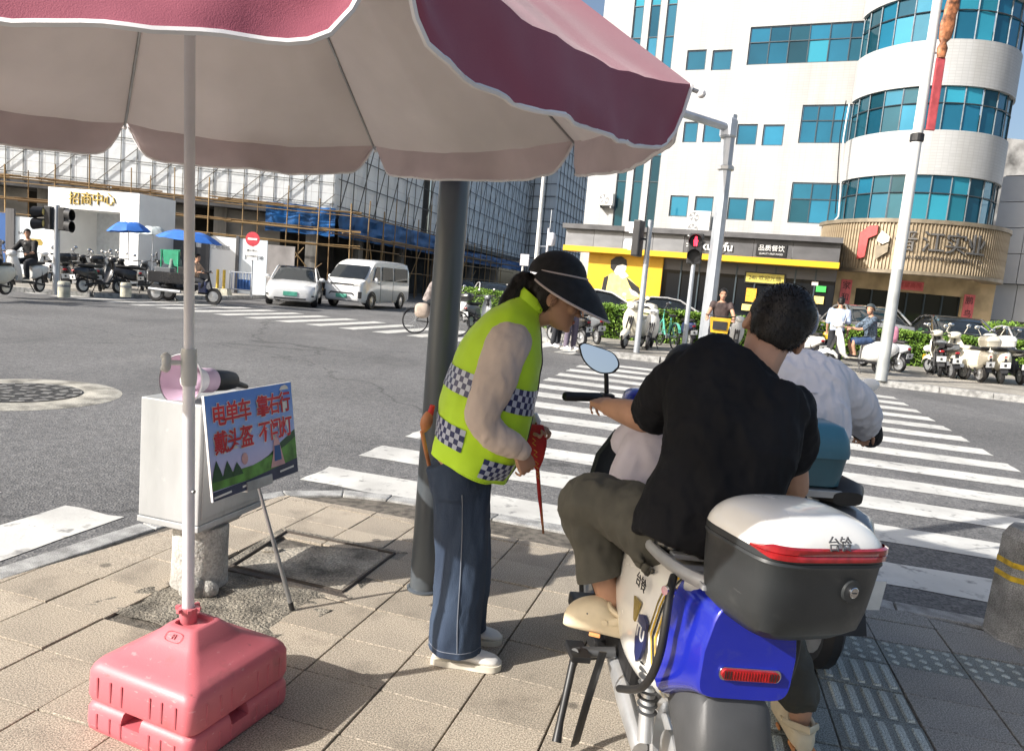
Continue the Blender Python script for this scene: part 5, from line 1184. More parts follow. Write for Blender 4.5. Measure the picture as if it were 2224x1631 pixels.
# dome
for i in range(9):
    ph = rad(2 + 86 * i / 8); R_.append([T @ V((-.012 + (.112 * math.cos(ph)) * math.cos(t), .094 * math.cos(ph) * math.sin(t), .137 + .098 * math.sin(ph))) for t in [2 * math.pi * k / 32 for k in range(32)]])
vo = vis.loft(R_, caps=False).build('visor', M_VIS, wom, smooth=True, solid=.004, auto=80)
brim, edge = [], []
NB = 40
for k in range(NB + 1):
    t = rad(-118 + 236 * k / NB); c = math.cos(t); ext = max(0.0, (math.cos(t * .62))) ** 1.1; w1 = .105 * ext + .008
    inner_ = V((-.012 + .114 * math.cos(t), .096 * math.sin(t), .146)); o_ = V((-.012 + (.114 + w1) * math.cos(t), (.096 + w1 * .7) * math.sin(t), .146 - .012 - .128 * ext ** 1.3))
    brim.append([T @ inner_.lerp(o_, j / 6) + (T.to_3x3() @ V((0, 0, 1))) * (.014 * math.sin(math.pi * j / 6)) for j in range(7)]); edge.append(T @ o_)
MB().loft(brim, False, False).build('brim', M_VIS, vo, smooth=True, solid=.004, auto=80)
MB().tube(edge, .0045, 6).build('brim_piping', M_VPI, vo, smooth=True)
MB().tube([T @ V((-.012 + .115 * math.cos(rad(-118 + 236 * k / NB)), .097 * math.sin(rad(-118 + 236 * k / NB)), .148)) for k in range(NB + 1)], .0045, 6).build('crown_piping', M_VPI, vo, smooth=True)
# vest as a lofted shell so the reflective bands can follow it
M_VEST = pm('lime_vest', (0.52, 0.82, 0.02), .65, var=.06, scale=5, bump=.12, bscale=350, sheen=.15)
def Sx(b, f, lat, y=YW):                           # section from its back and front outline points
    B_, F_ = A(*b, y), A(*f, y); return ((B_ + F_) / 2, lat, (F_ - B_).length / 2, (F_ - B_).normalized())
VS = [Sx((945, 972), (1092, 1040), .185), Sx((948, 930), (1122, 1000), .187), Sx((958, 868), (1146, 940), .188), Sx((978, 800), (1163, 862), .187), Sx((1008, 735), (1172, 790), .185), Sx((1045, 690), (1174, 738), .178), Sx((1082, 663), (1172, 708), .150), Sx((1112, 648), (1172, 692), .105), Sx((1132, 640), (1176, 680), .075)]
q_ = cat([(*c, a, b, *d) for c, a, b, d in VS], 6)
def vsurf(i, t, off=0.0):                          # i along the body (float), t angle: 0 front, 90 near side
    i = max(0, min(len(q_) - 1.0001, i)); a, b = q_[int(i)], q_[min(int(i) + 1, len(q_) - 1)]; w_ = i - int(i); s = [x + (y - x) * w_ for x, y in zip(a, b)]
    c = V(s[:3]); d = V(s[5:8]).normalized(); e = .82
    ct, st = math.cos(t), math.sin(t); ct = math.copysign(abs(ct) ** e, ct); st = math.copysign(abs(st) ** e, st)
    p = c + d * ((s[4] + off) * ct) + V((0, -1, 0)) * ((s[3] + off) * st)
    wv = .007 * noise.noise(V((p.x * 11, p.y * 11, p.z * 7))) + .004 * noise.noise(V((p.x * 26, p.y * 26, p.z * 17)))
    if i < 6: wv += .012 * (1 - i / 6) * math.sin(5 * t + 1)
    return p + (d * ct + V((0, -1, 0)) * st).normalized() * wv
NV = 72; N2 = len(q_) - 1
vest = MB().loft([[vsurf(i / 2, 2 * math.pi * k / NV) for k in range(NV)] for i in range(2 * N2 + 1)], caps=False).build('vest', M_VEST, wom, smooth=True, solid=.004, auto=80)
MB().tube([vsurf(0, 2 * math.pi * k / 60, .001) for k in range(61)], .0035, 5).build('hem', M_VEST, vest, smooth=True)
MB().tube([vsurf(i / 2, rad(4), .003) for i in range(0, 2 * N2 - 4)], .0045, 5).build('zip', M_BLK, vest)
col_ = [[vsurf(N2 - 2 + .0, t, .002), vsurf(N2 - .5, t, .008), vsurf(N2, t, .012) + V((.004, 0, .012)), vsurf(N2, t, .003) + V((.006, 0, .03))] for t in [rad(20 + 320 * k / 40) for k in range(41)]]
MB().loft(col_, False, False).build('collar', M_VEST, vest, smooth=True, solid=.004)
mchk = bpy.data.materials.new('checker_tape'); mchk.use_nodes = True; n = mchk.node_tree.nodes; L = mchk.node_tree.links
ck = n.new('ShaderNodeTexChecker'); ck.inputs['Scale'].default_value = 1; ck.inputs['Color1'].default_value = (.46, .50, .60, 1); ck.inputs['Color2'].default_value = (.022, .03, .11, 1)
tcc = n.new('ShaderNodeTexCoord'); L.new(tcc.outputs['UV'], ck.inputs['Vector']); L.new(ck.outputs[0], n['Principled BSDF'].inputs['Base Color']); n['Principled BSDF'].inputs['Roughness'].default_value = .35
def band(i0, i1, t0, t1):
    nn = 30; cols = int(abs(t1 - t0) * .185 / .0205); vs = []; fs = []; uv = []
    for k in range(nn + 1):
        for j in range(5): vs.append(vsurf(i0 + (i1 - i0) * j / 4, t0 + (t1 - t0) * k / nn, .0055))
    for k in range(nn):
        for j in range(4): fs.append((k * 5 + j, (k + 1) * 5 + j, (k + 1) * 5 + j + 1, k * 5 + j + 1)); uv.append(((cols * k / nn, 4 * j / 4), (cols * (k + 1) / nn, 4 * j / 4), (cols * (k + 1) / nn, 4 * (j + 1) / 4), (cols * k / nn, 4 * (j + 1) / 4)))
    MB().add(vs, fs, uv).build('reflective_band', mchk, vest, smooth=True)
band(15.4, 19.4, rad(8), rad(352)); band(5.4, 10.0, rad(102), rad(240)); band(1.6, 6.2, rad(26), rad(80))
# sleeves of the beige shirt
M_SHIRT = pm('beige_shirt', (0.60, 0.50, 0.44), .8, var=.05, scale=5, bump=.1, bscale=350)
sv = MB(); limb(sv, [(A(1110, 738, 2.74), .074), (A(1102, 752, 2.695), .080, .074), (A(1074, 830, 2.66), .076, .064), (A(1048, 900, 2.65), .066, .058), (A(1072, 945, 2.66), .056, .05), (A(1110, 966, 2.68), .048, .042), (A(1132, 978, 2.695), .036, .034)], 16)
so1 = sv.build('sleeve', M_SHIRT, wom, remesh=.008, smth=2); wrinkle(so1, .0055, 13, (1, 1, .6)); wrinkle(so1, .002, 40, (1, 1, .5))
MB().tube([A(1122, 974, 2.69), A(1136, 981, 2.697)], [.039, .036], 18).build('cuff', M_SHIRT, so1, smooth=True)
sv = MB(); limb(sv, [(A(1115, 745, 2.97), .062), (A(1105, 770, 3.03), .066), (A(1085, 880, 3.06), .06), (A(1120, 920, 3.05), .05), (A(1146, 935, 3.02), .036)], 14)
wrinkle(sv.build('sleeve', M_SHIRT, wom, remesh=.010, smth=2), .003, 16)
MB().tube([A(1160, 898, 3.0), A(1165, 915, 3.0), A(1163, 935, 3.0)], [.012, .02, .014], 8).build('cuff', M_WPL, wom, smooth=True)
# jeans
def denim():
    m = pm('denim', (0.012, 0.023, 0.050), .85, var=.2, scale=4, col2=(0.046, 0.074, 0.124), bump=.25, bscale=420, stretch=(1, 1, .35)); return m
M_DEN = denim(); M_STI = pm('denim_stitch', (.16, .18, .22), .8)
jn = MB()
torso(jn, [(A(985, 985), .155, .115), (A(998, 1015), .168, .122), (A(1003, 1060), .17, .115)], sideW)
for y0, yb, dx in ((2.79, 2.775, 0), (2.955, 2.965, 14)):
    limb(jn, [(A(1003, 1045, y0), .112, .092), (A(1003 + dx * .5, 1130, y0), .104, .09), (A(1000 + dx, 1240, y0 - .0), .096, .09), (A(991 + dx, 1340, yb), .096, .094), (A(988 + dx, 1412, yb), .100, .098)], 20, hint=V((0, 1, 0)))
jo = jn.build('jeans', M_DEN, wom, remesh=.0085, smth=3); trim(jo, V((0, 0, .058)), V((0, 0, 1))); wrinkle(jo, .006, 9, (1, 1, .35)); wrinkle(jo, .0025, 22, (1, 1, .3))
sp = [A(1001, 1075, 2.68), A(1001, 1150, 2.682), A(997, 1250, 2.685), A(991, 1350, 2.672), A(990, 1420, 2.668)]
def snap(o, p, d):                                  # first hit on a mesh along d
    me = o.data; from mathutils.bvhtree import BVHTree
    if not hasattr(snap, 'c') or snap.c[0] is not me: snap.c = (me, BVHTree.FromPolygons([v.co.copy() for v in me.vertices], [tuple(q.vertices) for q in me.polygons]))
    h = snap.c[1].ray_cast(V(p), V(d)); return h[0]
seam = [snap(jo, V((c[0], 2.3, c[2])), V((0, 1, 0))) for c in cat([tuple(p) for p in sp], 8)]
MB().tube([p + V((.004, -.001, 0)) for p in seam if p], .0022, 5).build('seam', M_STI, jo)
hm = [];
for k in range(25):
    t = rad(-80 + 160 * k / 24); c = A(989, 1392, 2.775); h = snap(jo, c + V((math.sin(t) * .4, -math.cos(t) * .4, 0)), V((-math.sin(t), math.cos(t), 0)))
    if h: hm.append(h + V((math.sin(t), -math.cos(t), 0)) * .001)
if len(hm) > 3: MB().tube(hm, .0016, 4).build('hem_stitch', M_STI, jo)
# shoes
M_SHO = pm('white_sneaker', (.72, .70, .66), .5, var=.05, scale=8); M_SOL = pm('cream_sole', (.66, .62, .52), .6)
shoe(wom, V((-.205, 2.765, 0)), (1, -.06, 0), .262, M_SHO, M_SOL); shoe(wom, V((-.20, 2.965, 0)), (1, -.02, 0), .255, M_SHO, M_SOL)
# red pennant held in the far hand, rolled one in the back pocket
M_FLAG = pm('red_flag_cloth', (.48, .018, .018), .65, var=.12, scale=8, bump=.2, bscale=60); M_WOOD = pm('wood_handle', (.42, .16, .06), .5, var=.2, scale=14)
fl_ = thing('signal_flag', 'furled red signal flag with gold marks held by the woman in the yellow vest', 'flag', A(1180, 1158, 2.93))
q = [(1164, 918), (1168, 1000), (1174, 1080), (1180, 1158)]
MB().tube([A(u, v, 2.95) for u, v in q], .0045, 8).build('stick', M_WOOD, fl_, smooth=True)
R_ = []
for i in range(25):
    t = i / 24; c = A(1164 + 16 * t, 922 + 218 * t, 2.945); w_ = (.006 + .034 * math.sin(min(1, t * 1.7 + .25) * math.pi) ** .7 * (1 - t * .35)) * (1 if t < .75 else max(.12, (1 - t) * 4))
    R_.append([c + V((w_ * math.cos(a) * (1.0 + .25 * math.sin(3 * a + t * 9)) - .008, .35 * w_ * math.sin(a), 0)) for a in [2 * math.pi * k / 18 for k in range(18)]])
fo = MB().loft(R_).build('cloth', M_FLAG, fl_, smooth=True)
M_GLD = pm('gold_print', (.62, .30, .03), .6)
for i, (u, v) in enumerate(((1160, 960), (1163, 985), (1166, 1010), (1169, 1032))):
    c = A(u, v, 2.90); MB().tube([c + V((-.008, 0, .015)), c + V((.006, -.002, .006)), c + V((-.006, -.002, -.004)), c + V((.008, 0, -.014))], .0022, 5).build('gold_mark', M_GLD, fo)
pk = thing('furled_flag', 'furled flag with red tip and wooden knob tucked into the back pocket of the jeans', 'flag', A(925, 950, 2.80))
MB().lathe([(.004, 0), (.012, .01), (.022, .03), (.024, .05), (.018, .075), (.012, .085)], 16, M=basis(A(919, 940, 2.80), *(lambda z: (frame(z)[0], frame(z)[1], z))(V((.22, 0, .97)).normalized()))).build('knob', M_WOOD, pk, smooth=True)
MB().tube([A(934, 900, 2.80), A(940, 880, 2.80)], [.013, .010], 10).build('red_tip', M_FLAG, pk, smooth=True); MB().tube([A(916, 935, 2.8), A(924, 975, 2.80), A(932, 1010, 2.81)], .008, 8).build('stick', M_WOOD, pk, smooth=True)
# ================================================================== NEAR SCOOTER AND ITS RIDERS
sf = V((-.15, 1, 0)).normalized(); LEAN = rad(3.5)
su = V((math.sin(LEAN), 0, math.cos(LEAN))); sr = sf.cross(su).normalized(); su = sr.cross(sf).normalized()
SO = at(1622, 1462, 1.66) + sf * .27 - su * .600
SM = basis(SO, sr, sf, su)                          # x right, y forward, z up along the leaning scooter
def sc(x, y, z): return SM @ V((x, y, z))
SR3 = SM.to_3x3()
scoot = thing('electric_scooter', 'blue and white electric scooter with a white lidded top box in the foreground', 'scooter', SO)
M_SBLUE = pm('scooter_blue', (0.012, 0.022, 0.36), .22, .2, var=.06, scale=3, clear=.7); grime(M_SBLUE, (.10, .11, .20), 12, .60, .76, .3); M_SWHITE = pm('scooter_white', (.76, .75, .71), .25, var=.03, clear=.6); grime(M_SWHITE, (.45, .43, .38), 8, .60, .78, .35)
M_PGREY = pm('grey_plastic', (.05, .052, .055), .5, var=.12, scale=6, bump=.05, bscale=200); M_DPL = pm('dark_box_plastic', (.026, .029, .031), .42, var=.12, scale=5, bump=.04, bscale=400, spec=.45); grime(M_DPL, (.10, .10, .095), 9, .58, .75, .35); grime(M_DPL, (.16, .16, .155), 60, .66, .71, .5, (.2, .2, 1))
M_RUB = pm('tyre_rubber', (.015, .015, .015), .85, var=.2, scale=20, bump=.3, bscale=80); M_ALU = pm('cast_aluminium', (.55, .56, .57), .38, .7, var=.1, scale=10)
M_REDL = pm('red_lens', (.30, .010, .013), .12, var=.15, scale=40, clear=.8); M_AMB = pm('amber_lens', (.7, .22, .01), .15, clear=.6); M_CHR = pm('chrome', (.7, .7, .72), .08, 1.0, var=.02)
M_MIR = pm('mirror_glass', (.75, .78, .82), .01, 1.0, var=.0, rvar=0)
def sring(y, hw, z0, z1, e=.6, n=28, top=1.0, bot=1.0):
    out = []
    for k in range(n):
        t = 2 * math.pi * k / n; c = math.copysign(abs(math.cos(t)) ** e, math.cos(t)); s_ = math.copysign(abs(math.sin(t)) ** e, math.sin(t)); w_ = hw * ((top if s_ > 0 else bot) * abs(s_) + (1 - abs(s_)))
        out.append(sc(c * w_, y, (z0 + z1) / 2 + (z1 - z0) / 2 * s_))
    return out
# body
sec = [(.44, .09, .40, .735), (.36, .135, .36, .745), (.22, .158, .33, .75), (.06, .158, .345, .752), (-.08, .150, .40, .752)]
MB().loft([sring(*q, e=.55, top=.85, bot=.8) for q in cat([tuple(x) for x in sec], 4)]).build('side_panel', M_SWHITE, scoot, smooth=True, auto=35)
sec = [(-.086, .146, .43, .765), (-.15, .140, .475, .765), (-.22, .130, .515, .765), (-.262, .120, .53, .765), (-.272, .115, .535, .76)]
tail = MB().loft([sring(*q, e=.3, top=.84, bot=1.0) for q in cat([tuple(x) for x in sec], 4)]).build('tail_cover', M_SBLUE, scoot, smooth=True, auto=40)
for k, (dy, mt) in enumerate(((-.072, M_YB), (-.054, M_BLK), (-.040, M_YB), (-.022, M_GOLD))):
    r = sring(dy, .1545, .385, .7545, e=.55, top=.85, bot=.8); r2 = sring(dy + .009, .1545, .383, .7545, e=.55, top=.85, bot=.8); MB().loft([r, r2], caps=False).build('stripe', mt, scoot, smooth=True)
LP = basis(sc(-.1595, .10, .60), -sf, su, -sr)       # frame on the left panel, x towards the tail
text('panel_lettering', '台铃', .042, M_BLK, LP @ Matrix.Translation((.02, .06, .001)), scoot, depth=.002)
shd = [(-.032, .05), (0, .062), (.032, .05), (.034, -.02), (.02, -.055), (0, -.072), (-.02, -.055), (-.034, -.02)]
M_NV = pm('navy_badge', (.015, .022, .09), .3, clear=.4)
bd = MB().prism(shd, (-.004, .004), LP @ Matrix.Translation((.085, -.065, 0))).build('badge', M_NV, scoot); text('badge_lettering', 'TU', .05, M_LETW, LP @ Matrix.Translation((.085, -.055, .005)), bd, depth=.002); MB().prism([(-.006, -.02), (.006, -.02), (.02, .04), (-.03, .04)], (-.003, .003), LP @ Matrix.Translation((.02, -.03, 0))).build('gold_flash', M_GOLD, scoot)
# tail lamp
pl = [(.062 * (1 if abs(t) < math.pi / 2 else -1) + .02 * math.cos(t) if False else 0, 0) for t in (0,)]
lamp = [(math.copysign(.060, math.cos(t)) + .013 * math.cos(t), .013 * math.sin(t)) for t in [2 * math.pi * k / 32 for k in range(32)]]
BK = basis(sc(0.005, -.275, .60), sr, su, -sf)
lo = MB().prism([(x * 1.08, y * 1.25) for x, y in lamp], (-.004, .003), BK).build('lamp_rim', M_CHR, scoot, bevel=.001); MB().prism(lamp, (-.002, .008), BK).build('tail_lamp', M_REDL, scoot, smooth=True, auto=30)
for k in range(19): MB().box(BK @ V((-.066 + k * .0073, 0, .009)), (.0014, .003, .019), SR3).build('lamp_rib', M_BLK if k in (0, 1, 2, 16, 17, 18) else M_REDL, lo)
# rear mudguard, wheel, swing arm, shocks
MB().loft([sring(y, hw, z0, z1, e=.6, top=.9, bot=1.05) for y, hw, z0, z1 in ((-.06, .09, .38, .53), (-.17, .105, .32, .54), (-.25, .108, .24, .54), (-.30, .10, .16, .46), (-.32, .09, .10, .30))]).build('rear_mudguard', M_PGREY, scoot, smooth=True, auto=40)
BK2 = basis(sc(0, -.334, .33), sr, su, -sf); MB().prism([(-.07, -.018), (.07, -.018), (.07, .018), (-.07, .018)], (-.01, .004), BK2).build('plate_bracket', M_DPL, scoot, bevel=.003); MB().prism([(-.065, -.014), (-.035, -.014), (-.035, .014), (-.065, .014)], (0, .006), BK2).build('bracket_socket', M_BLK, scoot)
def wheel(parent, c, ax, r, wd, mt_rim, name='wheel'):
    a, b = frame(ax); M = basis(c, a, b, ax.normalized()); w_o = MB().lathe([(r * .66, -wd * .38), (r * .82, -wd * .5), (r * .95, -wd * .36), (r, 0), (r * .95, wd * .36), (r * .82, wd * .5), (r * .66, wd * .38)], 32, M=M, caps=False).build(name, M_RUB, parent, smooth=True, auto=60)
    rm = MB().lathe([(r * .67, -wd * .36), (r * .60, -wd * .3), (r * .60, wd * .3), (r * .67, wd * .36)], 28, M=M, caps=False); rm.lathe([(.03, -wd * .5), (.055, -wd * .4), (.055, wd * .4), (.03, wd * .5)], 20, M=M)
    for k in range(6):
        t = 2 * math.pi * k / 6; rm.tube([M @ V((.04 * math.cos(t), .04 * math.sin(t), 0)), M @ V((r * .63 * math.cos(t + .25), r * .63 * math.sin(t + .25), 0))], [(.014, wd * .18), (.011, wd * .16)], 8)
    rm.build('rim', mt_rim, w_o, smooth=True); return w_o
wheel(scoot, sc(0, 0, .215), sr, .215, .085, M_ALU); wheel(scoot, sc(.09, 1.22, .215), sr, .215, .08, M_ALU)
for s in (-1, 1):
    sh = MB().tube([sc(s * .115, -.03, .26), sc(s * .115, .02, .42)], .021, 14).build('shock_absorber', M_ALU, scoot, smooth=True)
    for k in range(9): z = .335 + k * .017; y_ = -.03 + (z - .26) * .31; MB().lathe([(.021, -.004), (.029, 0), (.021, .004)], 16, M=basis(sc(s * .115, y_, z), sr, sf, su)).build('spring_coil', M_PGREY, sh, smooth=True)
    MB().tube([sc(s * .105, .34, .30), sc(s * .115, .16, .27), sc(s * .112, 0, .215)], [(.022, .032), (.026, .04), (.022, .03)], 12).build('swing_arm', M_ALU, scoot, smooth=True)
    MB().ball(sc(s * .135, -.05, .20), (.008, .030, .014), 12, 8, SR3).build('amber_reflector', M_AMB, scoot, smooth=True)
    MB().tube([V(p[:3]) for p in cat([tuple(sc(*q)) for q in ((s * .148, -.10, .755), (s * .172, -.15, .73), (s * .178, -.168, .58), (s * .178, -.10, .455), (s * .17, .08, .345))], 6)], .0105, 12).build('guard_bar', M_BLK, scoot, smooth=True)
    MB().cyl(sc(s * .157, -.135, .735), sc(s * .185, -.145, .735), .012, n=12).build('guard_bolt', M_CHR, scoot)
MB().tube([sc(-.12, .40, .28), sc(-.21, .42, .25), sc(-.24, .36, .06), sc(-.25, .33, .01)], [.016, .014, .012, .016], 10).build('side_stand', M_BLK, scoot, smooth=True)
MB().tube([sc(-.12, .30, .34), sc(-.23, .31, .33), sc(-.255, .28, .34)], [.018, .015, .014], 10).build('foot_peg', M_PGREY, scoot, smooth=True); MB().box(sc(-.24, .30, .335), (.06, .11, .02), SR3).build('foot_peg_pad', M_BLK, scoot, bevel=.004)
MB().tube([V(p[:3]) for p in cat([tuple(sc(*q)) for q in ((-.20, .18, .40), (-.225, .17, .25), (-.23, .2, .1), (-.21, .26, .06))], 5)], [(.004, .016)] * 16, 8).build('hanging_strap', M_BLK, scoot)
MB().box(sc(0, .62, .29), (.30, .40, .05), SR3).build('footboard', M_BLK, scoot, bevel=.012); MB().box(sc(0, .32, .36), (.22, .3, .16), SR3).build('frame_block', M_BLK, scoot, bevel=.02)
# front: leg shield, column, bars, mirrors
HX = .13
MB().loft([[sc(x * hw + .09, y0 + (1 - x * x) * bul, z) for x in [-1 + 2 * k / 14 for k in range(15)]] for z, hw, y0, bul in ((.30, .13, .80, .05), (.45, .19, .86, .07), (.65, .21, .92, .08), (.82, .17, .97, .07), (.92, .10, 1.0, .04))], False, False).build('leg_shield', M_DPL, scoot, smooth=True, solid=.02)
MB().tube([sc(HX * .8, 1.16, .36), sc(HX, .99, 1.0)], .025, 12).build('steering_column', M_BLK, scoot, smooth=True); MB().tube([sc(HX * .7 - .05, 1.20, .22), sc(HX * .7 - .05, 1.13, .5)], .018, 8).tube([sc(HX * .7 + .05, 1.20, .22), sc(HX * .7 + .05, 1.13, .5)], .018, 8).build('fork', M_ALU, scoot, smooth=True)
MB().loft([[sc(math.cos(t) * .07 + .09, 1.22 + y, .215 + .24 * 1.0 + z + .02 * math.sin(t)) for t in [math.pi * k / 8 for k in range(9)]] for y, z in ((-.2, -.06), (-.1, -.01), (0, 0.005), (.12, -.02), (.2, -.1))], False, False).build('front_mudguard', M_SBLUE, scoot, smooth=True, solid=.006)
HBC = sc(0, .99, 1.03)
HX = .13
bar = [sc(HX - .36, .90, 1.045), sc(HX - .22, .95, 1.05), sc(HX - .10, 1.0, 1.03), sc(HX + .10, 1.0, 1.03), sc(HX + .22, .95, 1.05), sc(HX + .36, .90, 1.045)]
MB().tube(bar, .013, 10).build('handlebar', M_BLK, scoot, smooth=True); MB().ball(sc(HX, 1.04, 1.04), (.12, .09, .06), 20, 12, SR3, .7).build('head_cowl', M_SBLUE, scoot, smooth=True)
for s in (-1, 1):
    g = MB().tube([sc(HX + s * .40, .885, 1.044), sc(HX + s * .395, .887, 1.044), sc(HX + s * .25, .942, 1.05)], [.015, .018, .0175], 14).build('grip', M_BLK, scoot, smooth=True); MB().tube([sc(HX + s * .22, 1.0, 1.045), sc(HX + s * .30, 1.0, 1.035), sc(HX + s * .39, .955, 1.03)], .005, 6).build('brake_lever', M_ALU, g)
    MB().box(sc(HX + s * .215, .955, 1.045), (.05, .05, .045), SR3).build('switch_block', M_BLK, scoot, bevel=.006)
# near mirror
mcen = at(1302, 777, 2.86); mn = (V((-.02, -.97, .14))).normalized(); mu_ = V((.5, -.1, .8)); mx2 = mn.cross(V((.12, 0, 1))).normalized() * -1; my2 = mn.cross(mx2).normalized()
if my2.z < 0: my2 = -my2
mx2 = my2.cross(mn).normalized(); MMi = basis(mcen, mx2, my2, mn)
msh = [(-.088, .030), (-.072, .044), (-.02, .040), (.045, .030), (.074, .004), (.080, -.022), (.060, -.048), (.015, -.058), (-.03, -.044), (-.066, -.014)]
msh = [tuple(p) for p in cat(msh + msh[:1], 3)][:-1]
mo = MB().loft([[MMi @ V((x * k, y * k, z)) for x, y in msh] for k, z in ((.55, -.03), (.9, -.022), (1.0, -.008), (1.02, .0), (.96, .003))]).build('mirror', M_BLK, scoot, smooth=True, auto=40)
MB().prism([(x * .93, y * .93) for x, y in msh], (.0035, .005), MMi).build('mirror_glass', M_MIR, mo)
MB().tube([sc(HX - .215, .965, 1.06), MMi @ V((.045, -.075, -.015)), MMi @ V((.03, -.02, -.02))], [.009, .009, .008], 10).build('mirror_stem', M_BLK, mo, smooth=True)
# seat, rack
MB().loft([sring(*q, e=.6, top=.8) for q in ((.62, .08, .74, .80), (.52, .13, .745, .83), (.36, .145, .75, .84), (.2, .14, .755, .835), (.08, .12, .765, .82))]).build('seat', pm('black_vinyl', (.013, .013, .014), .35, var=.2, scale=14, bump=.2, bscale=40), scoot, smooth=True, auto=40)
M_RACK = pm('grey_rack', (.42, .43, .44), .4, .4)
for s in (-1, 1): MB().tube([V(p[:3]) for p in cat([tuple(sc(*q)) for q in ((s * .145, .19, .775), (s * .15, .05, .77), (s * .14, -.12, .78), (s * .10, -.24, .79))], 5)], [(.014, .018)] * 16, 10).build('rack_rail', M_RACK, scoot, smooth=True)
for y in (-.02, -.12, -.22): MB().box(sc(0, y, .785), (.26, .03, .014), SR3).build('rack_bar', M_RACK, scoot, bevel=.003)
MB().tube([sc(-.12, -.12, .75), sc(-.04, -.2, .755), sc(.05, -.2, .752)], .018, 10).build('clear_bag', M_CLR, scoot, smooth=True)
sc_m = MB()
for x_, y_, z_, r_ in ((-.06, .12, .80, .07), (.02, .10, .81, .08), (-.10, .05, .79, .05), (.08, .08, .80, .06), (-.03, .02, .80, .055)): sc_m.ball(sc(x_, y_, z_), (r_, r_ * 1.1, r_ * .6), 14, 10, SR3)
wrinkle(sc_m.build('seat_cover', pm('black_plastic_sheet', (.01, .01, .011), .22, var=.2, scale=14, bump=.5, bscale=30), scoot, remesh=.008, smth=2), .006, 22)
# top box
tz = rad(-13); TF = (sf * math.cos(tz) + sr * math.sin(tz)).normalized(); TRt = TF.cross(su).normalized(); TM = basis(at(1686, 1350, 1.66), TRt, TF, su) @ Matrix.Scale(.82, 4)
box = MB()
def tb(z, hw, hd, e=.42, oy=0.0, n=48): return [TM @ V((hw * math.copysign(abs(math.cos(t)) ** e, math.cos(t)), oy + hd * math.copysign(abs(math.sin(t)) ** e, math.sin(t)), z)) for t in [2 * math.pi * k / n for k in range(n)]]
bx_ = MB().loft([tb(*q) for q in ((0, .10, .08, .6), (.008, .15, .12, .55), (.04, .185, .15), (.09, .198, .158), (.17, .207, .163), (.222, .211, .166), (.23, .216, .17), (.238, .214, .168))]).build('top_box', M_DPL, scoot, smooth=True, auto=40)
def lidz(t):                                        # the lid rim dips towards the back
    return 0
lid = MB().loft([tb(z, hw, hd, e, oy) for z, hw, hd, e, oy in ((.240, .2145, .1685, .42, 0), (.255, .2155, .169, .42, 0), (.258, .2155, .169, .42, 0))], caps=False).build('lid_rim', M_DPL, bx_, smooth=True)
top = MB().loft([tb(*q) for q in cat([(float(a), float(b), float(c), float(d), float(e)) for a, b, c, d, e in ((.258, .2145, .168, .42, 0), (.278, .210, .165, .44, .001), (.302, .198, .155, .5, .004), (.326, .172, .133, .6, .009), (.342, .128, .098, .7, .014), (.350, .07, .05, .85, .017), (.352, .01, .008, 1, .018))], 4)]).build('lid', M_SWHITE, bx_, smooth=True, auto=60)
def strip(z0, z1, off, t0, t1, name, mt, n=40):
    R_ = []
    for k in range(n + 1):
        t = t0 + (t1 - t0) * k / n; c = math.copysign(abs(math.cos(t)) ** .42, math.cos(t)); s_ = math.copysign(abs(math.sin(t)) ** .42, math.sin(t)); tap = min(1, 5 * min(k, n - k) / n + .15)
        zm, dz = (z0 + z1) / 2, (z1 - z0) / 2 * tap
        R_.append([TM @ V(((.2145 + o) * c, (.1685 + o) * s_, zm + dz * h)) for h, o in ((-1, -.002), (-.8, off), (-.1, off * 1.1), (0, off * .6), (.1, off * 1.1), (.8, off), (1, -.002))])
    return MB().loft(R_, False, False).build(name, mt, bx_, smooth=True, auto=60)
strip(.243, .283, .006, rad(189), rad(357.5), 'red_reflector', M_REDL)
BKT = basis(TM @ V((.07, -.1655, .165)), TRt, su, -TF)
lk = MB().lathe([(.026, -.004), (.025, .004), (.012, .005)], 24, M=BKT).build('lock_plate', M_DPL, bx_, smooth=True); MB().lathe([(.0125, .002), (.0125, .009), (.011, .010)], 20, M=BKT).build('lock_barrel', M_CHR, lk); MB().box(BKT @ V((0, 0, .0105)), (.012, .002, .002), BKT.to_3x3()).build('key_slot', M_BLK, lk)
TXT = basis(TM @ V((-.005, -.1625, .291)), TRt, (su * .93 + TF * .36).normalized(), (-TF * .93 + su * .36).normalized()); text('box_lettering', '台铃', .034, pm('grey_print', (.07, .07, .075), .5), TXT @ Matrix.Translation((0, 0, .0060)), bx_, depth=.003)
# ------------------------------------------------------------------ man in the black T shirt
man = thing('person', 'man in a black T shirt and olive trousers seen from behind on the blue scooter', 'person', at(1535, 1190, 2.046))
SLm, SRm = at(1478, 822, 2.176), at(1708, 892, 2.111); sdm = (SRm - SLm).normalized()
hipc = at(1548, 1150, 2.009); hipc.z = max(hipc.z, .86); neckb = at(1648, 792, 2.120)
MH = hframe(at(1642, 792, 2.195), V((.16, .95, -.22)), V((.40, .12, .9)))
mb = MB(); head_mesh(mb, MH, 1.1)
limb(mb, [(at(1636, 815, 2.130), .064), (at(1652, 780, 2.139), .060), (MH @ V((-.03, 0, .06)), .062)])
midc = at(1586, 980, 2.037)
torso(mb, [(hipc + V((0, 0, -.06)), .15, .11), (midc, .155, .11), ((SLm + SRm) / 2 + V((0, .0, -.03)), .18, .10), (at(1630, 815, 2.130), .08, .07)], sdm)
gl = sc(HX - .325, .915, 1.05); gr = sc(HX + .325, .915, 1.05)
EL = at(1408, 908, 2.381); ER = at(1722, 1062, 2.232)
WLm = at(1322, 884, 2.548); WRm = gr + V((-.02, -.09, .03))
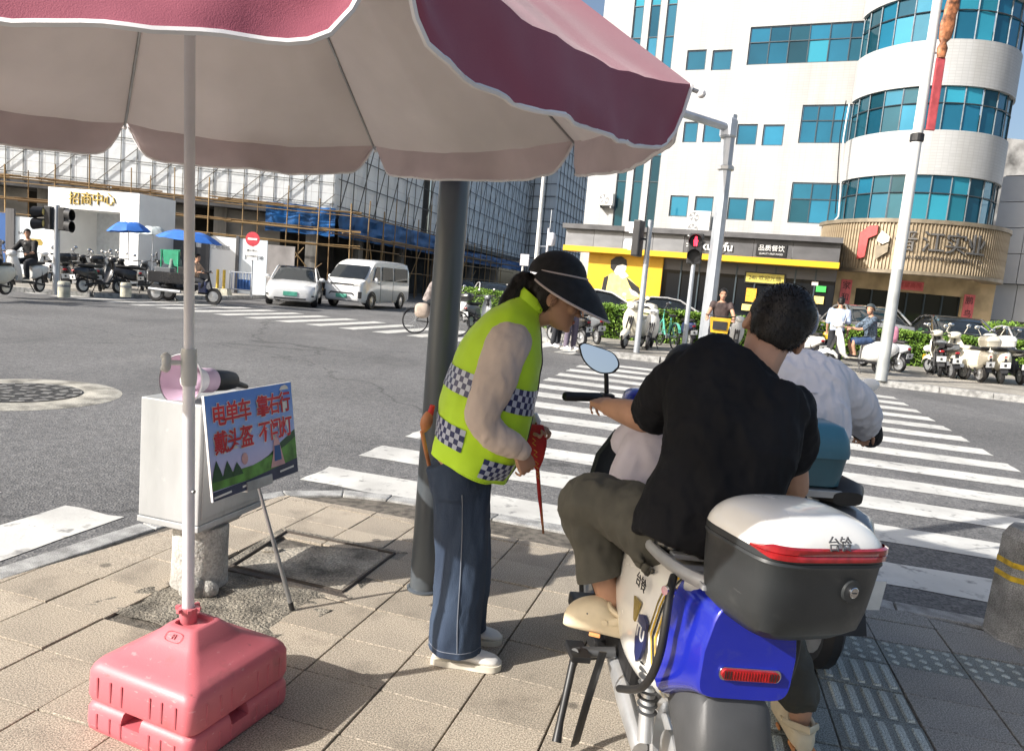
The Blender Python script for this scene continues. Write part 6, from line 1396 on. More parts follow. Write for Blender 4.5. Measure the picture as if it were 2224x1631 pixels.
limb(mb, [(SLm, .055), (SLm.lerp(EL, .5), .05), (EL, .047), (EL.lerp(WLm, .4), .048), (WLm, .032)]); limb(mb, [(SRm, .055), (SRm.lerp(ER, .5), .048), (ER, .043), (ER.lerp(WRm, .4), .042), (WRm, .028)])
hand_mesh(mb, hmat(WLm, gl + V((-.005, -.012, .03)) - WLm + V((.0, .02, 0)), V((-.15, -.3, 1))), (62, 70, 45), 1.0, -1, 2, 60); hand_mesh(mb, hmat(WRm, gr - WRm, V((0, -.3, 1))), (62, 70, 45), 1.0, 1, 2, 60)
KL, AL = at(1262, 1082, 2.325), at(1330, 1322, 2.251)
HL_, HR_ = hipc + sdm * -.10 + V((0, .05, -.06)), hipc + sdm * .10 + V((0, .05, -.06)); KR = V((.93, 2.55, .56)); AR = at(1742, 1535, 2.42)
limb(mb, [(HL_, .075), (KL, .055), (KL.lerp(AL, .4), .05), (AL, .036)]); limb(mb, [(HR_, .075), (KR, .055), (KR.lerp(AR, .4), .05), (AR, .036)])
FLm = at(1318, 1378, 2.232); limb(mb, [(AL, .036), (AL + V((-.01, .0, -.045)), .034), (AL + V((-.07, .015, -.055)), .028)]); limb(mb, [(AR, .036), (AR + V((0, .02, -.07)), .036), (AR + V((0, .1, -.09)), .03)])
mbody = mb.build('body', SKIN, man, remesh=.006, smth=3)
hr = MB(); T = MH; R3 = T.to_3x3()
T = MH @ Matrix.Scale(1.1, 4)
for c_, r_ in (((-.006, 0, .145), (.106, .086, .092)), ((-.045, 0, .11), (.066, .0735, .07)), ((-.078, 0, .085), (.03, .052, .05)), ((.04, 0, .19), (.062, .07, .048))): hr.ball(T @ V(c_), tuple(x * 1.1 for x in r_), 24, 16, R3)
ho = hr.build('hair', M_HAIR, man, remesh=.006, smth=2); wrinkle(ho, .0012, 30, (1, 1, 1), False); strands(ho, 6000, .007, V((0, -.1, -.3)))
M_TEE = pm('black_tee', (.009, .0095, .012), .8, var=.15, scale=4, bump=.1, bscale=350, spec=.2)
t_ = MB()
torso(t_, [(at(1500, 1196, 1.972), .165, .125), (at(1520, 1140, 1.990), .170, .13), (at(1562, 1040, 2.018), .170, .128), (at(1588, 950, 2.046), .180, .125), (at(1598, 868, 2.093), .192, .118), (at(1616, 808, 2.120), .165, .10), (at(1634, 782, 2.125), .095, .08)], sdm)
limb(t_, [(SLm + sdm * .02, .086), (SLm.lerp(EL, .35), .080, .074), (SLm.lerp(EL, .78), .074, .07)], 16); limb(t_, [(SRm + sdm * -.01, .086), (SRm.lerp(ER, .3), .078, .072), (SRm.lerp(ER, .52), .072, .068)], 16)
to = t_.build('t_shirt', M_TEE, man, remesh=.008, smth=3); wrinkle(to, .009, 7, (1.3, 1, .8)); wrinkle(to, .0035, 19, (1.2, 1, .7))
M_OLI = pm('olive_trousers', (.075, .072, .058), .85, var=.15, scale=4, bump=.15, bscale=350)
p_ = MB(); torso(p_, [(at(1500, 1190, 1.981), .17, .13), (hipc + V((-.03, .03, -.05)), .19, .15), (hipc + V((-.04, .08, -.13)), .17, .13)], sdm)
limb(p_, [(HL_ + V((-.02, 0, 0)), .11), (HL_.lerp(KL, .5) + V((0, 0, .01)), .09), (KL + V((.016, -.02, -.005)), .080), (KL.lerp(AL, .3), .074), (KL.lerp(AL, .6), .080, .076), (KL.lerp(AL, .95), .088, .084), (KL.lerp(AL, 1.1), .088, .084)], 18)
limb(p_, [(HR_, .11), (HR_.lerp(KR, .5), .095), (KR, .085), (KR.lerp(AR, .5), .078), (KR.lerp(AR, .9), .07)], 16)
po = p_.build('trousers', M_OLI, man, remesh=.0085, smth=3); dn = (AL - KL).normalized()
bm = bmesh.new(); bm.from_mesh(po.data); gf = [f for f in bm.faces if (f.calc_center_median() - AL).length < .27]; ge = list({e for f in gf for e in f.edges}); gv = list({v for f in gf for v in f.verts}); bmesh.ops.bisect_plane(bm, geom=gv + ge + gf, plane_co=KL.lerp(AL, .70), plane_no=dn, clear_outer=True); bm.to_mesh(po.data); bm.free()
wrinkle(po, .010, 9, (1, 1, .9)); wrinkle(po, .0035, 24)
MB().prism([(-.012, -.012), (.018, -.016), (-.004, .022)], (0, .004), basis(at(1304, 1096, 2.22), (1, 0, 0), (0, 0, 1), (0, -1, 0))).build('trouser_tab', M_BLK, po)
for u, v, y in ((1316, 1092, 2.40), (1338, 1165, 2.36)): MB().lathe([(.009, 0), (.008, .003)], 12, M=basis(at(u, v, y), (1, 0, 0), (0, 0, 1), (0, -1, 0))).build('snap_button', M_BLK, po)
M_CROC = pm('cream_foam_clog', (.70, .60, .42), .6, var=.05, scale=12, bump=.08, bscale=120); M_CRS = pm('orange_foam_patch', (.62, .27, .10), .6)
def clog(root, heel, fd, up, L=.27):
    f = V(fd).normalized(); s = V(up).cross(f).normalized(); u = f.cross(s); M = basis(heel, f, s, u); k = L / .27
    S = [(-.012, .024, .05), (.012, .040, .078), (.06, .045, .075), (.10, .049, .088), (.14, .054, .108), (.19, .058, .102), (.235, .052, .082), (.262, .034, .058), (.272, .010, .034)]
    q = cat(S, 3); R_ = [[M @ V((x * k, w_ * math.copysign(abs(math.cos(t)) ** .75, math.cos(t)), .004 + (h) * (.5 + .5 * math.copysign(abs(math.sin(t)) ** .8, math.sin(t))))) for t in [2 * math.pi * i / 20 for i in range(20)]] for x, w_, h in q]
    o = MB().loft(R_).build('clog', M_CROC, root, smooth=True, sub=1)
    MB().tube([M @ V((.10, -.047, .055)), M @ V((.03, -.05, .085)), M @ V((-.03, 0, .10)), M @ V((.03, .05, .085)), M @ V((.10, .047, .055))], [(.004, .011)] * 5, 8).build('heel_strap', M_CROC, o, smooth=True)
    MB().tube([M @ V((.052 + .052 * math.cos(t), .042 * math.sin(t), .080 + .018 * math.cos(t))) for t in [2 * math.pi * i / 20 for i in range(21)]], .008, 8).build('opening_rim', M_CROC, o, smooth=True)
    for s_ in (-1, 1):
        MB().lathe([(.010, 0), (.010, .005), (.006, .006)], 12, M=basis(M @ V((.105, s_ * .049, .058)), f, u * s_, s * s_)).build('strap_rivet', M_CROC, o)
        MB().box(M @ V((.02, s_ * .034, .012)), (.05, .012, .014), M.to_3x3()).build('sole_patch', M_CRS, o, bevel=.003); MB().box(M @ V((.13, s_ * .049, .012)), (.035, .008, .012), M.to_3x3()).build('sole_patch', M_CRS, o, bevel=.003)
        for x, y, z in ((.185, .050, .075), (.218, .043, .062)): MB().ball(M @ V((x * k, s_ * y, z)), .0055, 8, 6).build('vent_hole', M_DGREY, o)
    for x, y in ((.18, .02), (.18, -.02), (.215, 0)): MB().ball(M @ V((x * k, y, .104 - (x - .15) * .25)), .0045, 8, 6).build('vent_hole', M_DGREY, o)
    return o
clog(man, at(1384, 1392, 2.195), V((-.96, .22, .04)), V((.02, 0, 1)), .235); clog(man, V((AR.x - .0, AR.y - .055, .0)), V((.06, 1, 0)), V((0, 0, 1)), .27)
# ------------------------------------------------------------------ child riding in front
kid = thing('person', 'child in a pale lilac shirt sitting in front of the man on the blue scooter', 'person', sc(-.06, .72, .62))
kc = at(1412, 990, 2.515); ks = V((1, .1, 0)).normalized()
mb = MB(); KH = hframe(kc + V((.10, .05, .19)), V((0, 1, -.1)), V((0, 0, 1))); head_mesh(mb, KH, .88)
torso(mb, [(kc + V((.1, 0, -.25)), .11, .08), (kc + V((.06, .02, -.02)), .11, .075), (kc + V((.08, .04, .11)), .12, .07), (kc + V((.1, .05, .18)), .05, .045)], ks); limb(mb, [(kc + V((.09, .05, .15)), .04), (KH @ V((-.02, 0, .06)), .045)])
limb(mb, [(kc + V((-.03, .04, .10)), .035), (kc + V((0.0, .16, -.02)), .03), (sc(HX - .05, .96, 1.02), .022)]); limb(mb, [(kc + V((.2, .04, .10)), .035), (kc + V((.24, .12, -.02)), .03), (sc(HX + .16, .96, 1.03), .022)])
for s in (-1, 1): limb(mb, [(kc + V((.1 + s * .06, .02, -.25)), .06), (kc + V((.1 + s * .09, .24, -.28)), .048), (kc + V((.1 + s * .09, .22, -.56)), .03)])
kb = mb.build('body', SKIN, kid, remesh=.009, smth=2)
hr = MB(); hr.ball(KH @ V((-.012, 0, .118)), (.094, .078, .088), 18, 12, KH.to_3x3()); wrinkle(hr.build("hair", M_HAIR, kid, remesh=.008, smth=1), .0015, 40, (1, 1, 1), False)
t_ = MB(); torso(t_, [(kc + V((.03, -.01, -.2)), .17, .12), (kc + V((.03, .0, -.08)), .16, .11), (kc + V((.06, .02, .05)), .135, .095), (kc + V((.09, .04, .14)), .09, .07), (kc + V((.1, .05, .18)), .05, .05)], ks); limb(t_, [(kc + V((-.03, .04, .10)), .055), (kc + V((-.07, .10, .02)), .055)])
M_LILS = pm('pale_lilac_cotton', (.58, .55, .63), .8, var=.05, bump=.1, bscale=300); wrinkle(t_.build('shirt', M_LILS, kid, remesh=.009, smth=2), .006, 12)
t_ = MB()
for s in (-1, 1): limb(t_, [(kc + V((.08 + s * .06, .0, -.24)), .085), (kc + V((.1 + s * .09, .24, -.27)), .065), (kc + V((.1 + s * .09, .22, -.5)), .045)])
t_.ball(kc + V((-.06, .02, -.17)), (.11, .13, .10), 14, 10); wrinkle(t_.build('trousers', M_TEE, kid, remesh=.01, smth=2), .004, 12)
# ================================================================== SECOND RIDER AND THE FAR STREET: PROTOTYPES
def simple_person(label, J, top, bottom, shoe_m, hair=M_HAIR, vox=.016, sleeve=.5, leg=1.0, helmet=None, skin=SKIN, sc=1.0, loc=None, legs_skin=False):
    """a posed figure from a dict of joints; body > hair, shirt, trousers, shoes"""
    root = thing('person', label, 'person', loc if loc is not None else (J['pel'].x, J['pel'].y, 0)); sd = (J['sr'] - J['sl']).normalized(); k = sc
    mb = MB(); HM = hframe(J['chin'], J['face'], J.get('hup', V((0, 0, 1)))); head_mesh(mb, HM, k)
    limb(mb, [(J['neck'], .05 * k), (HM @ V((-.02 * k, 0, .055 * k)), .052 * k)])
    mid = (J['sl'] + J['sr']) / 2; tors = [(J['pel'], .14 * k, .10 * k), (J['pel'].lerp(mid, .5), .13 * k, .095 * k), (mid + V((0, 0, -.02)), .17 * k, .09 * k), (J['neck'], .07 * k, .06 * k)]
    torso(mb, tors, sd, 16, 3)
    for q in 'lr':
        limb(mb, [(J['s' + q], .05 * k), (J['e' + q], .042 * k), (J['w' + q], .028 * k)], 8, 3); d = (J['w' + q] - J['e' + q]).normalized()
        hand_mesh(mb, hmat(J['w' + q], d, V((0, 0, 1)) if abs(d.z) < .8 else V((1, 0, 0))), (40, 40, 30), k, 1 if q == 'l' else -1)
        limb(mb, [(J['h' + q], .08 * k), (J['k' + q], .055 * k), (J['a' + q], .036 * k)], 8, 3); limb(mb, [(J['a' + q], .036 * k), (J['a' + q] + J['f' + q] * .1 + V((0, 0, -.05)), .03 * k)], 8, 2)
    b = mb.build('body', skin, root, remesh=vox, smth=2); face_parts(b, HM, k)
    T = HM @ Matrix.Scale(k, 4); hr = MB(); R3 = HM.to_3x3()
    hr.ball(T @ V((-.012, 0, .150)), tuple(x * k for x in (.104, .088, .096)), 16, 10, R3); hr.ball(T @ V((-.05, 0, .10)), tuple(x * k for x in (.062, .072, .07)), 12, 8, R3)
    if helmet is None: ho = hr.build('hair', hair, root, remesh=.011, smth=1); trim(ho, T @ V((.06, 0, .155)), -(R3 @ V((1, 0, -.55))))
    else:
        h = MB().ball(T @ V((-.005, 0, .135)), tuple(x * k for x in (.128, .108, .115)), 20, 12, R3).build('helmet', helmet, root, smooth=True); trim(h, T @ V((.03, 0, .145)), R3 @ V((-.65, 0, 1)))
        MB().tube([T @ V((.01, .085, .10)), T @ V((.045, .03, .0)), T @ V((.045, -.03, .0)), T @ V((.01, -.085, .10))], .006, 6).build('chin_strap', M_BLK, h)
    if top:
        t = MB(); torso(t, [(J['pel'] + (J['pel'] - mid).normalized() * .04, .17 * k, .13 * k), (J['pel'].lerp(mid, .3), .165 * k, .128 * k), (J['pel'].lerp(mid, .7), .175 * k, .12 * k), (mid + V((0, 0, -.015)), .185 * k, .105 * k), (J['neck'] + V((0, 0, -.01)), .08 * k, .07 * k)], sd, 16, 3)
        for q in 'lr':
            s, e, w_ = J['s' + q], J['e' + q], J['w' + q]
            if sleeve > 0: limb(t, [(s, .075 * k), (s.lerp(e, min(1, sleeve * 1.9)), .064 * k)] + ([(e.lerp(w_, .92), .046 * k)] if sleeve >= 1 else []), 10, 3)
        wrinkle(t.build('shirt', top, root, remesh=vox, smth=2), .006, 12)
    if bottom:
        t = MB(); torso(t, [(J['pel'] + V((0, 0, .03)), .165 * k, .12 * k), ((J['hl'] + J['hr']) / 2, .165 * k, .125 * k)], sd, 14, 2)
        for q in 'lr':
            h, kn, a = J['h' + q], J['k' + q], J['a' + q]
            if leg <= .5: limb(t, [(h, .10 * k), (h.lerp(kn, .85), .088 * k)], 10, 3)
            else: limb(t, [(h, .10 * k), (kn, .078 * k), (kn.lerp(a, leg), .062 * k)], 10, 3)
        wrinkle(t.build('trousers', bottom, root, remesh=vox, smth=2), .005, 10)
    for q in 'lr':
        f = J['f' + q].normalized(); a = J['a' + q]; sole = V((a.x, a.y, a.z - .085 * k)) - f * .05; shoe(root, sole, f, .26 * k, shoe_m, M_SOL)
    return root
def standing(p, face, h=1.7, lean=0.0):
    f = V(face).normalized(); r = V((f.y, -f.x, 0)); p = V(p); k = h / 1.7; z = V((0, 0, 1)); L = f * lean
    J = dict(pel=p + z * .93 * k, sl=p + z * 1.38 * k - r * .18 * k + L, sr=p + z * 1.38 * k + r * .18 * k + L, neck=p + z * 1.45 * k + L, chin=p + z * 1.49 * k + L * 1.15 + f * .03, face=f + z * -lean)
    for q, s in (('l', -1), ('r', 1)):
        J['e' + q] = J['s' + q] + r * s * .05 + z * -.28 * k + f * .0; J['w' + q] = J['e' + q] + z * -.22 * k + f * .1; J['h' + q] = p + r * s * .09 * k + z * .90 * k; J['k' + q] = p + r * s * .1 + z * .5 * k + f * .03; J['a' + q] = p + r * s * .11 + z * .085; J['f' + q] = f
    return J
def riding(o, f, seat_z=.78, seat=.30, bar=.95, bar_z=1.0, k=1.0, foot=.55, foot_z=.33, lean=.08, turn=0.0, bw=.28):
    """sitting on a two wheeler whose rear contact is o, heading f"""
    f = V(f).normalized(); r = V((f.y, -f.x, 0)); o = V(o); z = V((0, 0, 1)); p = o + f * seat + z * (seat_z + .09)
    sh = p + z * .46 * k + f * (lean + .02); fc = (f * math.cos(turn) - r * math.sin(turn))
    J = dict(pel=p, sl=sh - r * .18 * k, sr=sh + r * .18 * k, neck=sh + z * .07 * k + f * .01, chin=sh + z * .115 * k + f * .05, face=fc + z * -.1)
    for q, s in (('l', -1), ('r', 1)):
        g = o + f * bar + r * s * bw + z * (bar_z + .02); J['w' + q] = g - f * .06; J['e' + q] = (J['s' + q] + g) / 2 + z * -.11 + r * s * .06 - f * .05; J['h' + q] = p + r * s * .09 + f * .03 + z * -.04
        J['k' + q] = p + r * s * .15 + f * .40 * k + z * -.10; J['a' + q] = o + f * (foot + .05) + r * s * .12 + z * (foot_z + .085); J['f' + q] = f
    return J
# ------------------------------------------------------------------ scooter prototypes (origin under the rear wheel, heading +y)
def far_wheel(mb, rm, c, r, wd): 
    M = basis(c, (0, 1, 0), (0, 0, 1), (1, 0, 0)); mb.lathe([(r * .7, -wd * .4), (r * .85, -wd * .5), (r, -wd * .2), (r, wd * .2), (r * .85, wd * .5), (r * .7, wd * .4)], 20, M=M, caps=False); rm.lathe([(.02, -wd * .45), (r * .2, -wd * .3), (r * .72, -wd * .3), (r * .72, wd * .3), (r * .2, wd * .3), (.02, wd * .45)], 18, M=M)
def ring(y, hw, z0, z1, e=.6, n=16): return [V((hw * math.copysign(abs(math.cos(t)) ** e, math.cos(t)), y, (z0 + z1) / 2 + (z1 - z0) / 2 * math.copysign(abs(math.sin(t)) ** e, math.sin(t)))) for t in [2 * math.pi * k / n for k in range(n)]]
P_BODY = pm('scooter_body_paint', (.70, .66, .56), .28, var=.04, clear=.5); P_SEAT = pm('scooter_seat', (.02, .018, .017), .5, var=.2); P_DARK = pm('scooter_dark_parts', (.02, .02, .022), .5, var=.2); P_BOX = pm('scooter_box_paint', (.70, .66, .56), .3, clear=.4)
M_PLATE = pm('white_plate', (.62, .64, .64), .5); M_LENS = pm('clear_lens', (.6, .6, .58), .08, clear=.5)
def proto_scooter(kind):
    root = bpy.data.objects.new('scooter', None); COL.objects.link(root); tag(root, 'x', 'scooter')
    def part(n, mb, m, **k): return mb.build(n, m, root, smooth=True, auto=40, **k)
    t, rm = MB(), MB(); far_wheel(t, rm, (0, 0, .21), .21, .09); w = part('wheel', t, P_DARK); rm.build('rim', M_ALU, w)
    t, rm = MB(), MB(); far_wheel(t, rm, (0, 1.2, .21), .21, .085); w = part('wheel', t, P_DARK); rm.build('rim', M_ALU, w)
    if kind == 'vespa':
        part('rear_body', MB().loft([ring(y, hw, z0, z1, .7) for y, hw, z0, z1 in ((.46, .12, .30, .70), (.34, .18, .26, .74), (.12, .20, .27, .75), (-.10, .17, .36, .74), (-.24, .11, .48, .70), (-.30, .05, .54, .64))]), P_BODY)
        part('leg_shield', MB().loft([[V((x * hw, y0 + bul * (1 - x * x), z)) for x in [-1 + k / 5 for k in range(11)]] for z, hw, y0, bul in ((.28, .12, .72, .04), (.40, .20, .84, .06), (.60, .23, .90, .09), (.80, .20, .95, .09), (.95, .12, .99, .06))], False, False), P_BODY, solid=.025)
        part('front_mudguard', MB().loft([[V((hw * math.cos(a), 1.2 + dy, .36 + dz + .10 * math.sin(a))) for a in [math.pi * k / 8 for k in range(9)]] for dy, dz, hw in ((-.24, -.10, .05), (-.14, -.01, .085), (0, .02, .095), (.14, -.03, .085), (.25, -.14, .04))], False, False), P_BODY, solid=.012)
        part('head_cowl', MB().ball((0, 1.02, 1.02), (.15, .12, .085), 16, 10, e=.8), P_BODY); part('footboard', MB().box((0, .62, .27), (.30, .36, .05)), P_DARK)
        hl = part('headlight', MB().lathe([(.075, 0), (.07, .03), (.03, .04)], 18, M=basis((0, 1.12, 1.02), (1, 0, 0), (0, 0, 1), (0, 1, 0))), M_LENS)
    elif kind == 'moped':
        part('rear_body', MB().loft([ring(y, hw, z0, z1, .5) for y, hw, z0, z1 in ((.42, .11, .38, .68), (.30, .145, .36, .72), (.05, .14, .42, .73), (-.18, .11, .52, .72), (-.28, .06, .58, .68))]), P_BODY)
        part('leg_shield', MB().loft([[V((x * hw, y0 + bul * (1 - x * x), z)) for x in [-1 + k / 5 for k in range(11)]] for z, hw, y0, bul in ((.30, .10, .76, .05), (.45, .16, .86, .07), (.65, .18, .93, .10), (.82, .15, .98, .10), (.93, .10, 1.0, .06))], False, False), P_BODY, solid=.03)
        part('front_mudguard', MB().loft([[V((hw * math.cos(a), 1.2 + dy, .38 + dz + .05 * math.sin(a))) for a in [math.pi * k / 8 for k in range(9)]] for dy, dz, hw in ((-.18, -.04, .05), (0, .03, .065), (.18, -.05, .05))], False, False), P_DARK, solid=.01)
        part('head_cowl', MB().ball((0, 1.03, .99), (.12, .10, .08), 14, 8, e=.7), P_BODY); part('footboard', MB().box((0, .64, .28), (.26, .40, .06)), P_DARK); part('headlight', MB().ball((0, 1.115, .97), (.07, .03, .05), 12, 8), M_LENS)
    else:                                           # small motorcycle
        part('tank', MB().loft([ring(y, hw, z0, z1, .7) for y, hw, z0, z1 in ((.45, .08, .66, .78), (.60, .13, .64, .86), (.78, .13, .66, .88), (.90, .08, .70, .84))]), P_BODY); part('tail', MB().loft([ring(y, hw, z0, z1, .6) for y, hw, z0, z1 in ((.40, .10, .62, .74), (.1, .10, .64, .76), (-.22, .06, .70, .80))]), P_BODY)
        part('engine', MB().box((0, .58, .38), (.22, .34, .30)).cyl((-.16, .55, .34), (.16, .55, .34), .10, n=14).box((0, .66, .58), (.14, .2, .12)), P_DARK, bevel=.02); part('front_mudguard', MB().loft([[V((hw * math.cos(a), 1.2 + dy, .40 + dz + .05 * math.sin(a))) for a in [math.pi * k / 6 for k in range(7)]] for dy, dz, hw in ((-.2, -.06, .05), (0, .02, .06), (.18, -.05, .05))], False, False), P_BODY, solid=.01)
        part('head_cowl', MB().ball((0, 1.06, .93), (.09, .09, .09), 12, 8), P_DARK); part('headlight', MB().ball((0, 1.13, .93), (.075, .03, .075), 12, 8), M_LENS); part('exhaust', MB().tube([(.14, .6, .25), (.15, .2, .26), (.16, -.15, .33)], [.03, .045, .05], 10), M_ALU)
    part('seat', MB().loft([ring(y, hw, z0, z1, .65) for y, hw, z0, z1 in ((.56, .07, .72, .79), (.44, .12, .72, .815), (.2, .135, .725, .81), (-.06, .12, .735, .82), (-.16, .06, .745, .80))]), P_SEAT)
    part('fork', MB().tube([(-.05, 1.19, .22), (-.05, 1.02, .78)], .02, 8).tube([(.05, 1.19, .22), (.05, 1.02, .78)], .02, 8).tube([(0, 1.06, .6), (0, .98, 1.02)], .025, 8), P_DARK)
    part('handlebar', MB().tube([(-.34, .90, 1.03), (-.2, .95, 1.05), (0, .99, 1.03), (.2, .95, 1.05), (.34, .90, 1.03)], .014, 8).tube([(-.36, .89, 1.03), (-.24, .935, 1.045)], .02, 8).tube([(.36, .89, 1.03), (.24, .935, 1.045)], .02, 8), P_DARK)
    for s in (-1, 1):
        m = part('mirror', MB().tube([(s * .2, .96, 1.06), (s * .27, .95, 1.2)], .007, 6).ball((s * .29, .94, 1.24), (.055, .018, .045), 12, 8), P_BODY if kind == 'vespa' else P_DARK); MB().ball((s * .29, .928, 1.24), (.046, .010, .037), 12, 6).build('mirror_glass', M_MIR, m, smooth=True)
    part('tail_lamp', MB().ball((0, -.285, .62), (.06, .02, .03), 12, 6), M_REDL); part('number_plate', MB().box((0, -.30, .44), (.20, .008, .13), Matrix.Rotation(rad(12), 3, 'X')), M_PLATE); part('plate_bracket', MB().box((0, -.26, .50), (.05, .1, .18)), P_DARK)
    part('swing_arm', MB().tube([(-.11, .42, .28), (-.11, 0, .21)], .025, 8).tube([(.11, .42, .28), (.11, 0, .21)], .025, 8).tube([(-.12, .03, .25), (-.12, .1, .6)], .022, 8).tube([(.12, .03, .25), (.12, .1, .6)], .022, 8), P_DARK)
    part('side_stand', MB().tube([(-.12, .55, .26), (-.24, .5, .01)], .012, 6), P_DARK); part('rear_mudguard', MB().loft([[V((.075 * math.cos(a), .0 + .27 * math.sin(b), .21 + .27 * math.cos(b) + .0 * a)) for a in [math.pi * k / 6 for k in range(7)]] for b in [rad(-80 + 100 * k / 6) for k in range(7)]], False, False), P_DARK, solid=.01)
    bx = part('top_box', MB().loft([ring_h(z, hw, hd) for z, hw, hd in ((.84, .12, .10), (.86, .18, .15), (.98, .195, .165), (.985, .20, .17), (1.03, .195, .165), (1.08, .16, .13), (1.10, .05, .04))]), P_BOX) if True else None
    return root
def ring_h(z, hw, hd, e=.5, n=20, cy=-.2): return [V((hw * math.copysign(abs(math.cos(t)) ** e, math.cos(t)), cy + hd * math.copysign(abs(math.sin(t)) ** e, math.sin(t)), z)) for t in [2 * math.pi * k / n for k in range(n)]]
PROTO = {k: proto_scooter(k) for k in ('vespa', 'moped', 'motorbike')}
PCOL = {}
def paint(col, nm): return pm('scooter_paint_' + nm, col, .28, var=.05, scale=4, clear=.5)
C_CREAM = paint((.72, .68, .56), 'cream'); C_WH = paint((.74, .74, .72), 'white'); C_BK = paint((.02, .02, .022), 'black'); C_GR = paint((.14, .15, .16), 'grey'); C_RED = paint((.4, .03, .03), 'red'); C_SIL = paint((.5, .52, .54), 'silver'); C_MINT = paint((.10, .45, .33), 'mint'); C_NAVY = paint((.03, .04, .10), 'navy'); C_TEAL = paint((.02, .10, .15), 'teal')
def scooter(kind, p, heading, label, body=C_CREAM, seat=None, box=None, group=None, lean=5, sc=1.0, name='scooter'):
    """heading in degrees anticlockwise from +Y"""
    mats = {'scooter_body_paint': body}
    if seat: mats['scooter_seat'] = seat
    if box: mats['scooter_box_paint'] = box
    r = copy_tree(PROTO[kind], None, mats); r.name = name
    r.location = p; r.rotation_euler = (0, rad(-lean), rad(heading)); r.scale = (sc,) * 3; tag(r, label, 'motorcycle' if kind == 'motorbike' else 'scooter', group)
    if not box:
        for c in list(r.children):
            if c.name.startswith('top_box'): bpy.data.objects.remove(c)
    return r
# ------------------------------------------------------------------ rider in the pale sun shirt just ahead
S2 = V((1.38, 3.02, 0)); h2 = 4
scooter('moped', S2, h2, 'dark scooter with a teal rear box just ahead of the blue scooter', C_GR, None, None, None, 2)
f2 = V((-math.sin(rad(h2)), math.cos(rad(h2)), 0)); M2 = basis(S2, (f2.y, -f2.x, 0), f2, (0, 0, 1))
b2 = thing('rear_box', 'teal plastic delivery box on the rack of the dark scooter', 'box', M2 @ V((0, -.2, .8)))
M_TB = pm('teal_plastic', (.025, .10, .135), .4, var=.1, scale=4, clear=.2); M_TBL = pm('teal_lid_plastic', (.045, .165, .235), .35, var=.1, scale=4, clear=.3)
def pxbox(y): pass
bb2 = at(1760, 1060, 2.86); M3 = basis(V((bb2.x, 2.98, bb2.z)), (f2.y, -f2.x, 0), f2, (0, 0, 1))
def r2(z, hw, hd, e=.35): return [M3 @ V((hw * math.copysign(abs(math.cos(t)) ** e, math.cos(t)), hd * math.copysign(abs(math.sin(t)) ** e, math.sin(t)), z)) for t in [2 * math.pi * k / 32 for k in range(32)]]
MB().loft([r2(0, .11, .10), r2(.01, .125, .115), r2(.125, .14, .13)]).build('tub', M_TB, b2, smooth=True, auto=40); MB().loft([r2(.126, .147, .137), r2(.15, .148, .138), r2(.20, .14, .13), r2(.245, .12, .11), r2(.258, .08, .07)]).build('lid', M_TBL, b2, smooth=True, auto=50)
MB().box(M3 @ V((0, 0, -.018)), (.24, .26, .03), M3.to_3x3()).box(M3 @ V((.07, 0, -.09)), (.03, .05, .12), M3.to_3x3()).box(M3 @ V((-.07, 0, -.09)), (.03, .05, .12), M3.to_3x3()).build('rack', M_RACK, b2, bevel=.004)
J = {}
J['pel'] = at(1745, 1010, 3.25); J['pel'].z = .86; J['sl'] = at(1672, 800, 3.36); J['sr'] = at(1790, 815, 3.30); J['neck'] = at(1722, 772, 3.36); J['chin'] = at(1716, 758, 3.44); J['face'] = V((-.15, 1, -.1))
J['er'] = at(1872, 880, 3.45); J['wr'] = at(1872, 924, 3.56); J['el'] = at(1640, 900, 3.5); J['wl'] = at(1620, 930, 3.72)
for q, s in (('l', -1), ('r', 1)): J['h' + q] = J['pel'] + V((s * .09, .05, -.05)); J['k' + q] = J['pel'] + V((s * .15, .42, -.12)); J['a' + q] = V((S2.x + s * .13 - .03, S2.y + .7, .40)); J['f' + q] = f2
M_PALE2 = pm('pale_sun_shirt', (.60, .60, .645), .75, var=.04, scale=4, bump=.08, bscale=300)
rid2 = simple_person('rider in a loose pale sun protection shirt partly hidden behind the man in black', J, M_PALE2, M_TEE, M_BLK, vox=.009, sleeve=1.0, helmet=pm('blue_helmet', (.03, .08, .2), .3, clear=.4))
cape = MB(); limb(cape, [(at(1795, 820, 3.28), .085), (at(1850, 870, 3.36), .088), (at(1874, 905, 3.46), .075), (at(1876, 930, 3.58), .055)], 16); torso(cape, [(at(1762, 960, 3.14), .15, .13), (at(1752, 900, 3.17), .165, .14), (at(1738, 830, 3.24), .18, .125), (at(1725, 790, 3.32), .12, .09)], V((1, 0, 0))); co = cape.build('loose_shirt', M_PALE2, rid2, remesh=.009, smth=3); wrinkle(co, .010, 9, (1.2, 1.2, .5)); wrinkle(co, .004, 22, (1.2, 1, .5))
MB().tube([at(1715, 848, 3.06), at(1768, 852, 3.05), at(1810, 862, 3.10)], .004, 6).build('yoke_seam', M_PALE2, co)
gl_ = MB(); limb(gl_, [(at(1850, 905, 3.52), .055), (at(1874, 930, 3.62), .06), (at(1884, 936, 3.68), .066), (at(1890, 948, 3.80), .058)], 12); wrinkle(gl_.build('black_gauntlet', M_TEE, rid2, remesh=.009, smth=2), .004, 20)
m2 = thing('handlebar_mirror', 'white oval handlebar mirror of the dark scooter beside the pale rider', 'mirror', at(1872, 865, 3.75)); MB().ball(at(1884, 838, 3.75), (.062, .02, .036), 20, 12, Matrix.Rotation(rad(-12), 3, 'Y')).build('housing', C_WH, m2, smooth=True); MB().tube([at(1874, 852, 3.75), at(1856, 905, 3.72)], .007, 8).build('stem', M_BLK, m2)
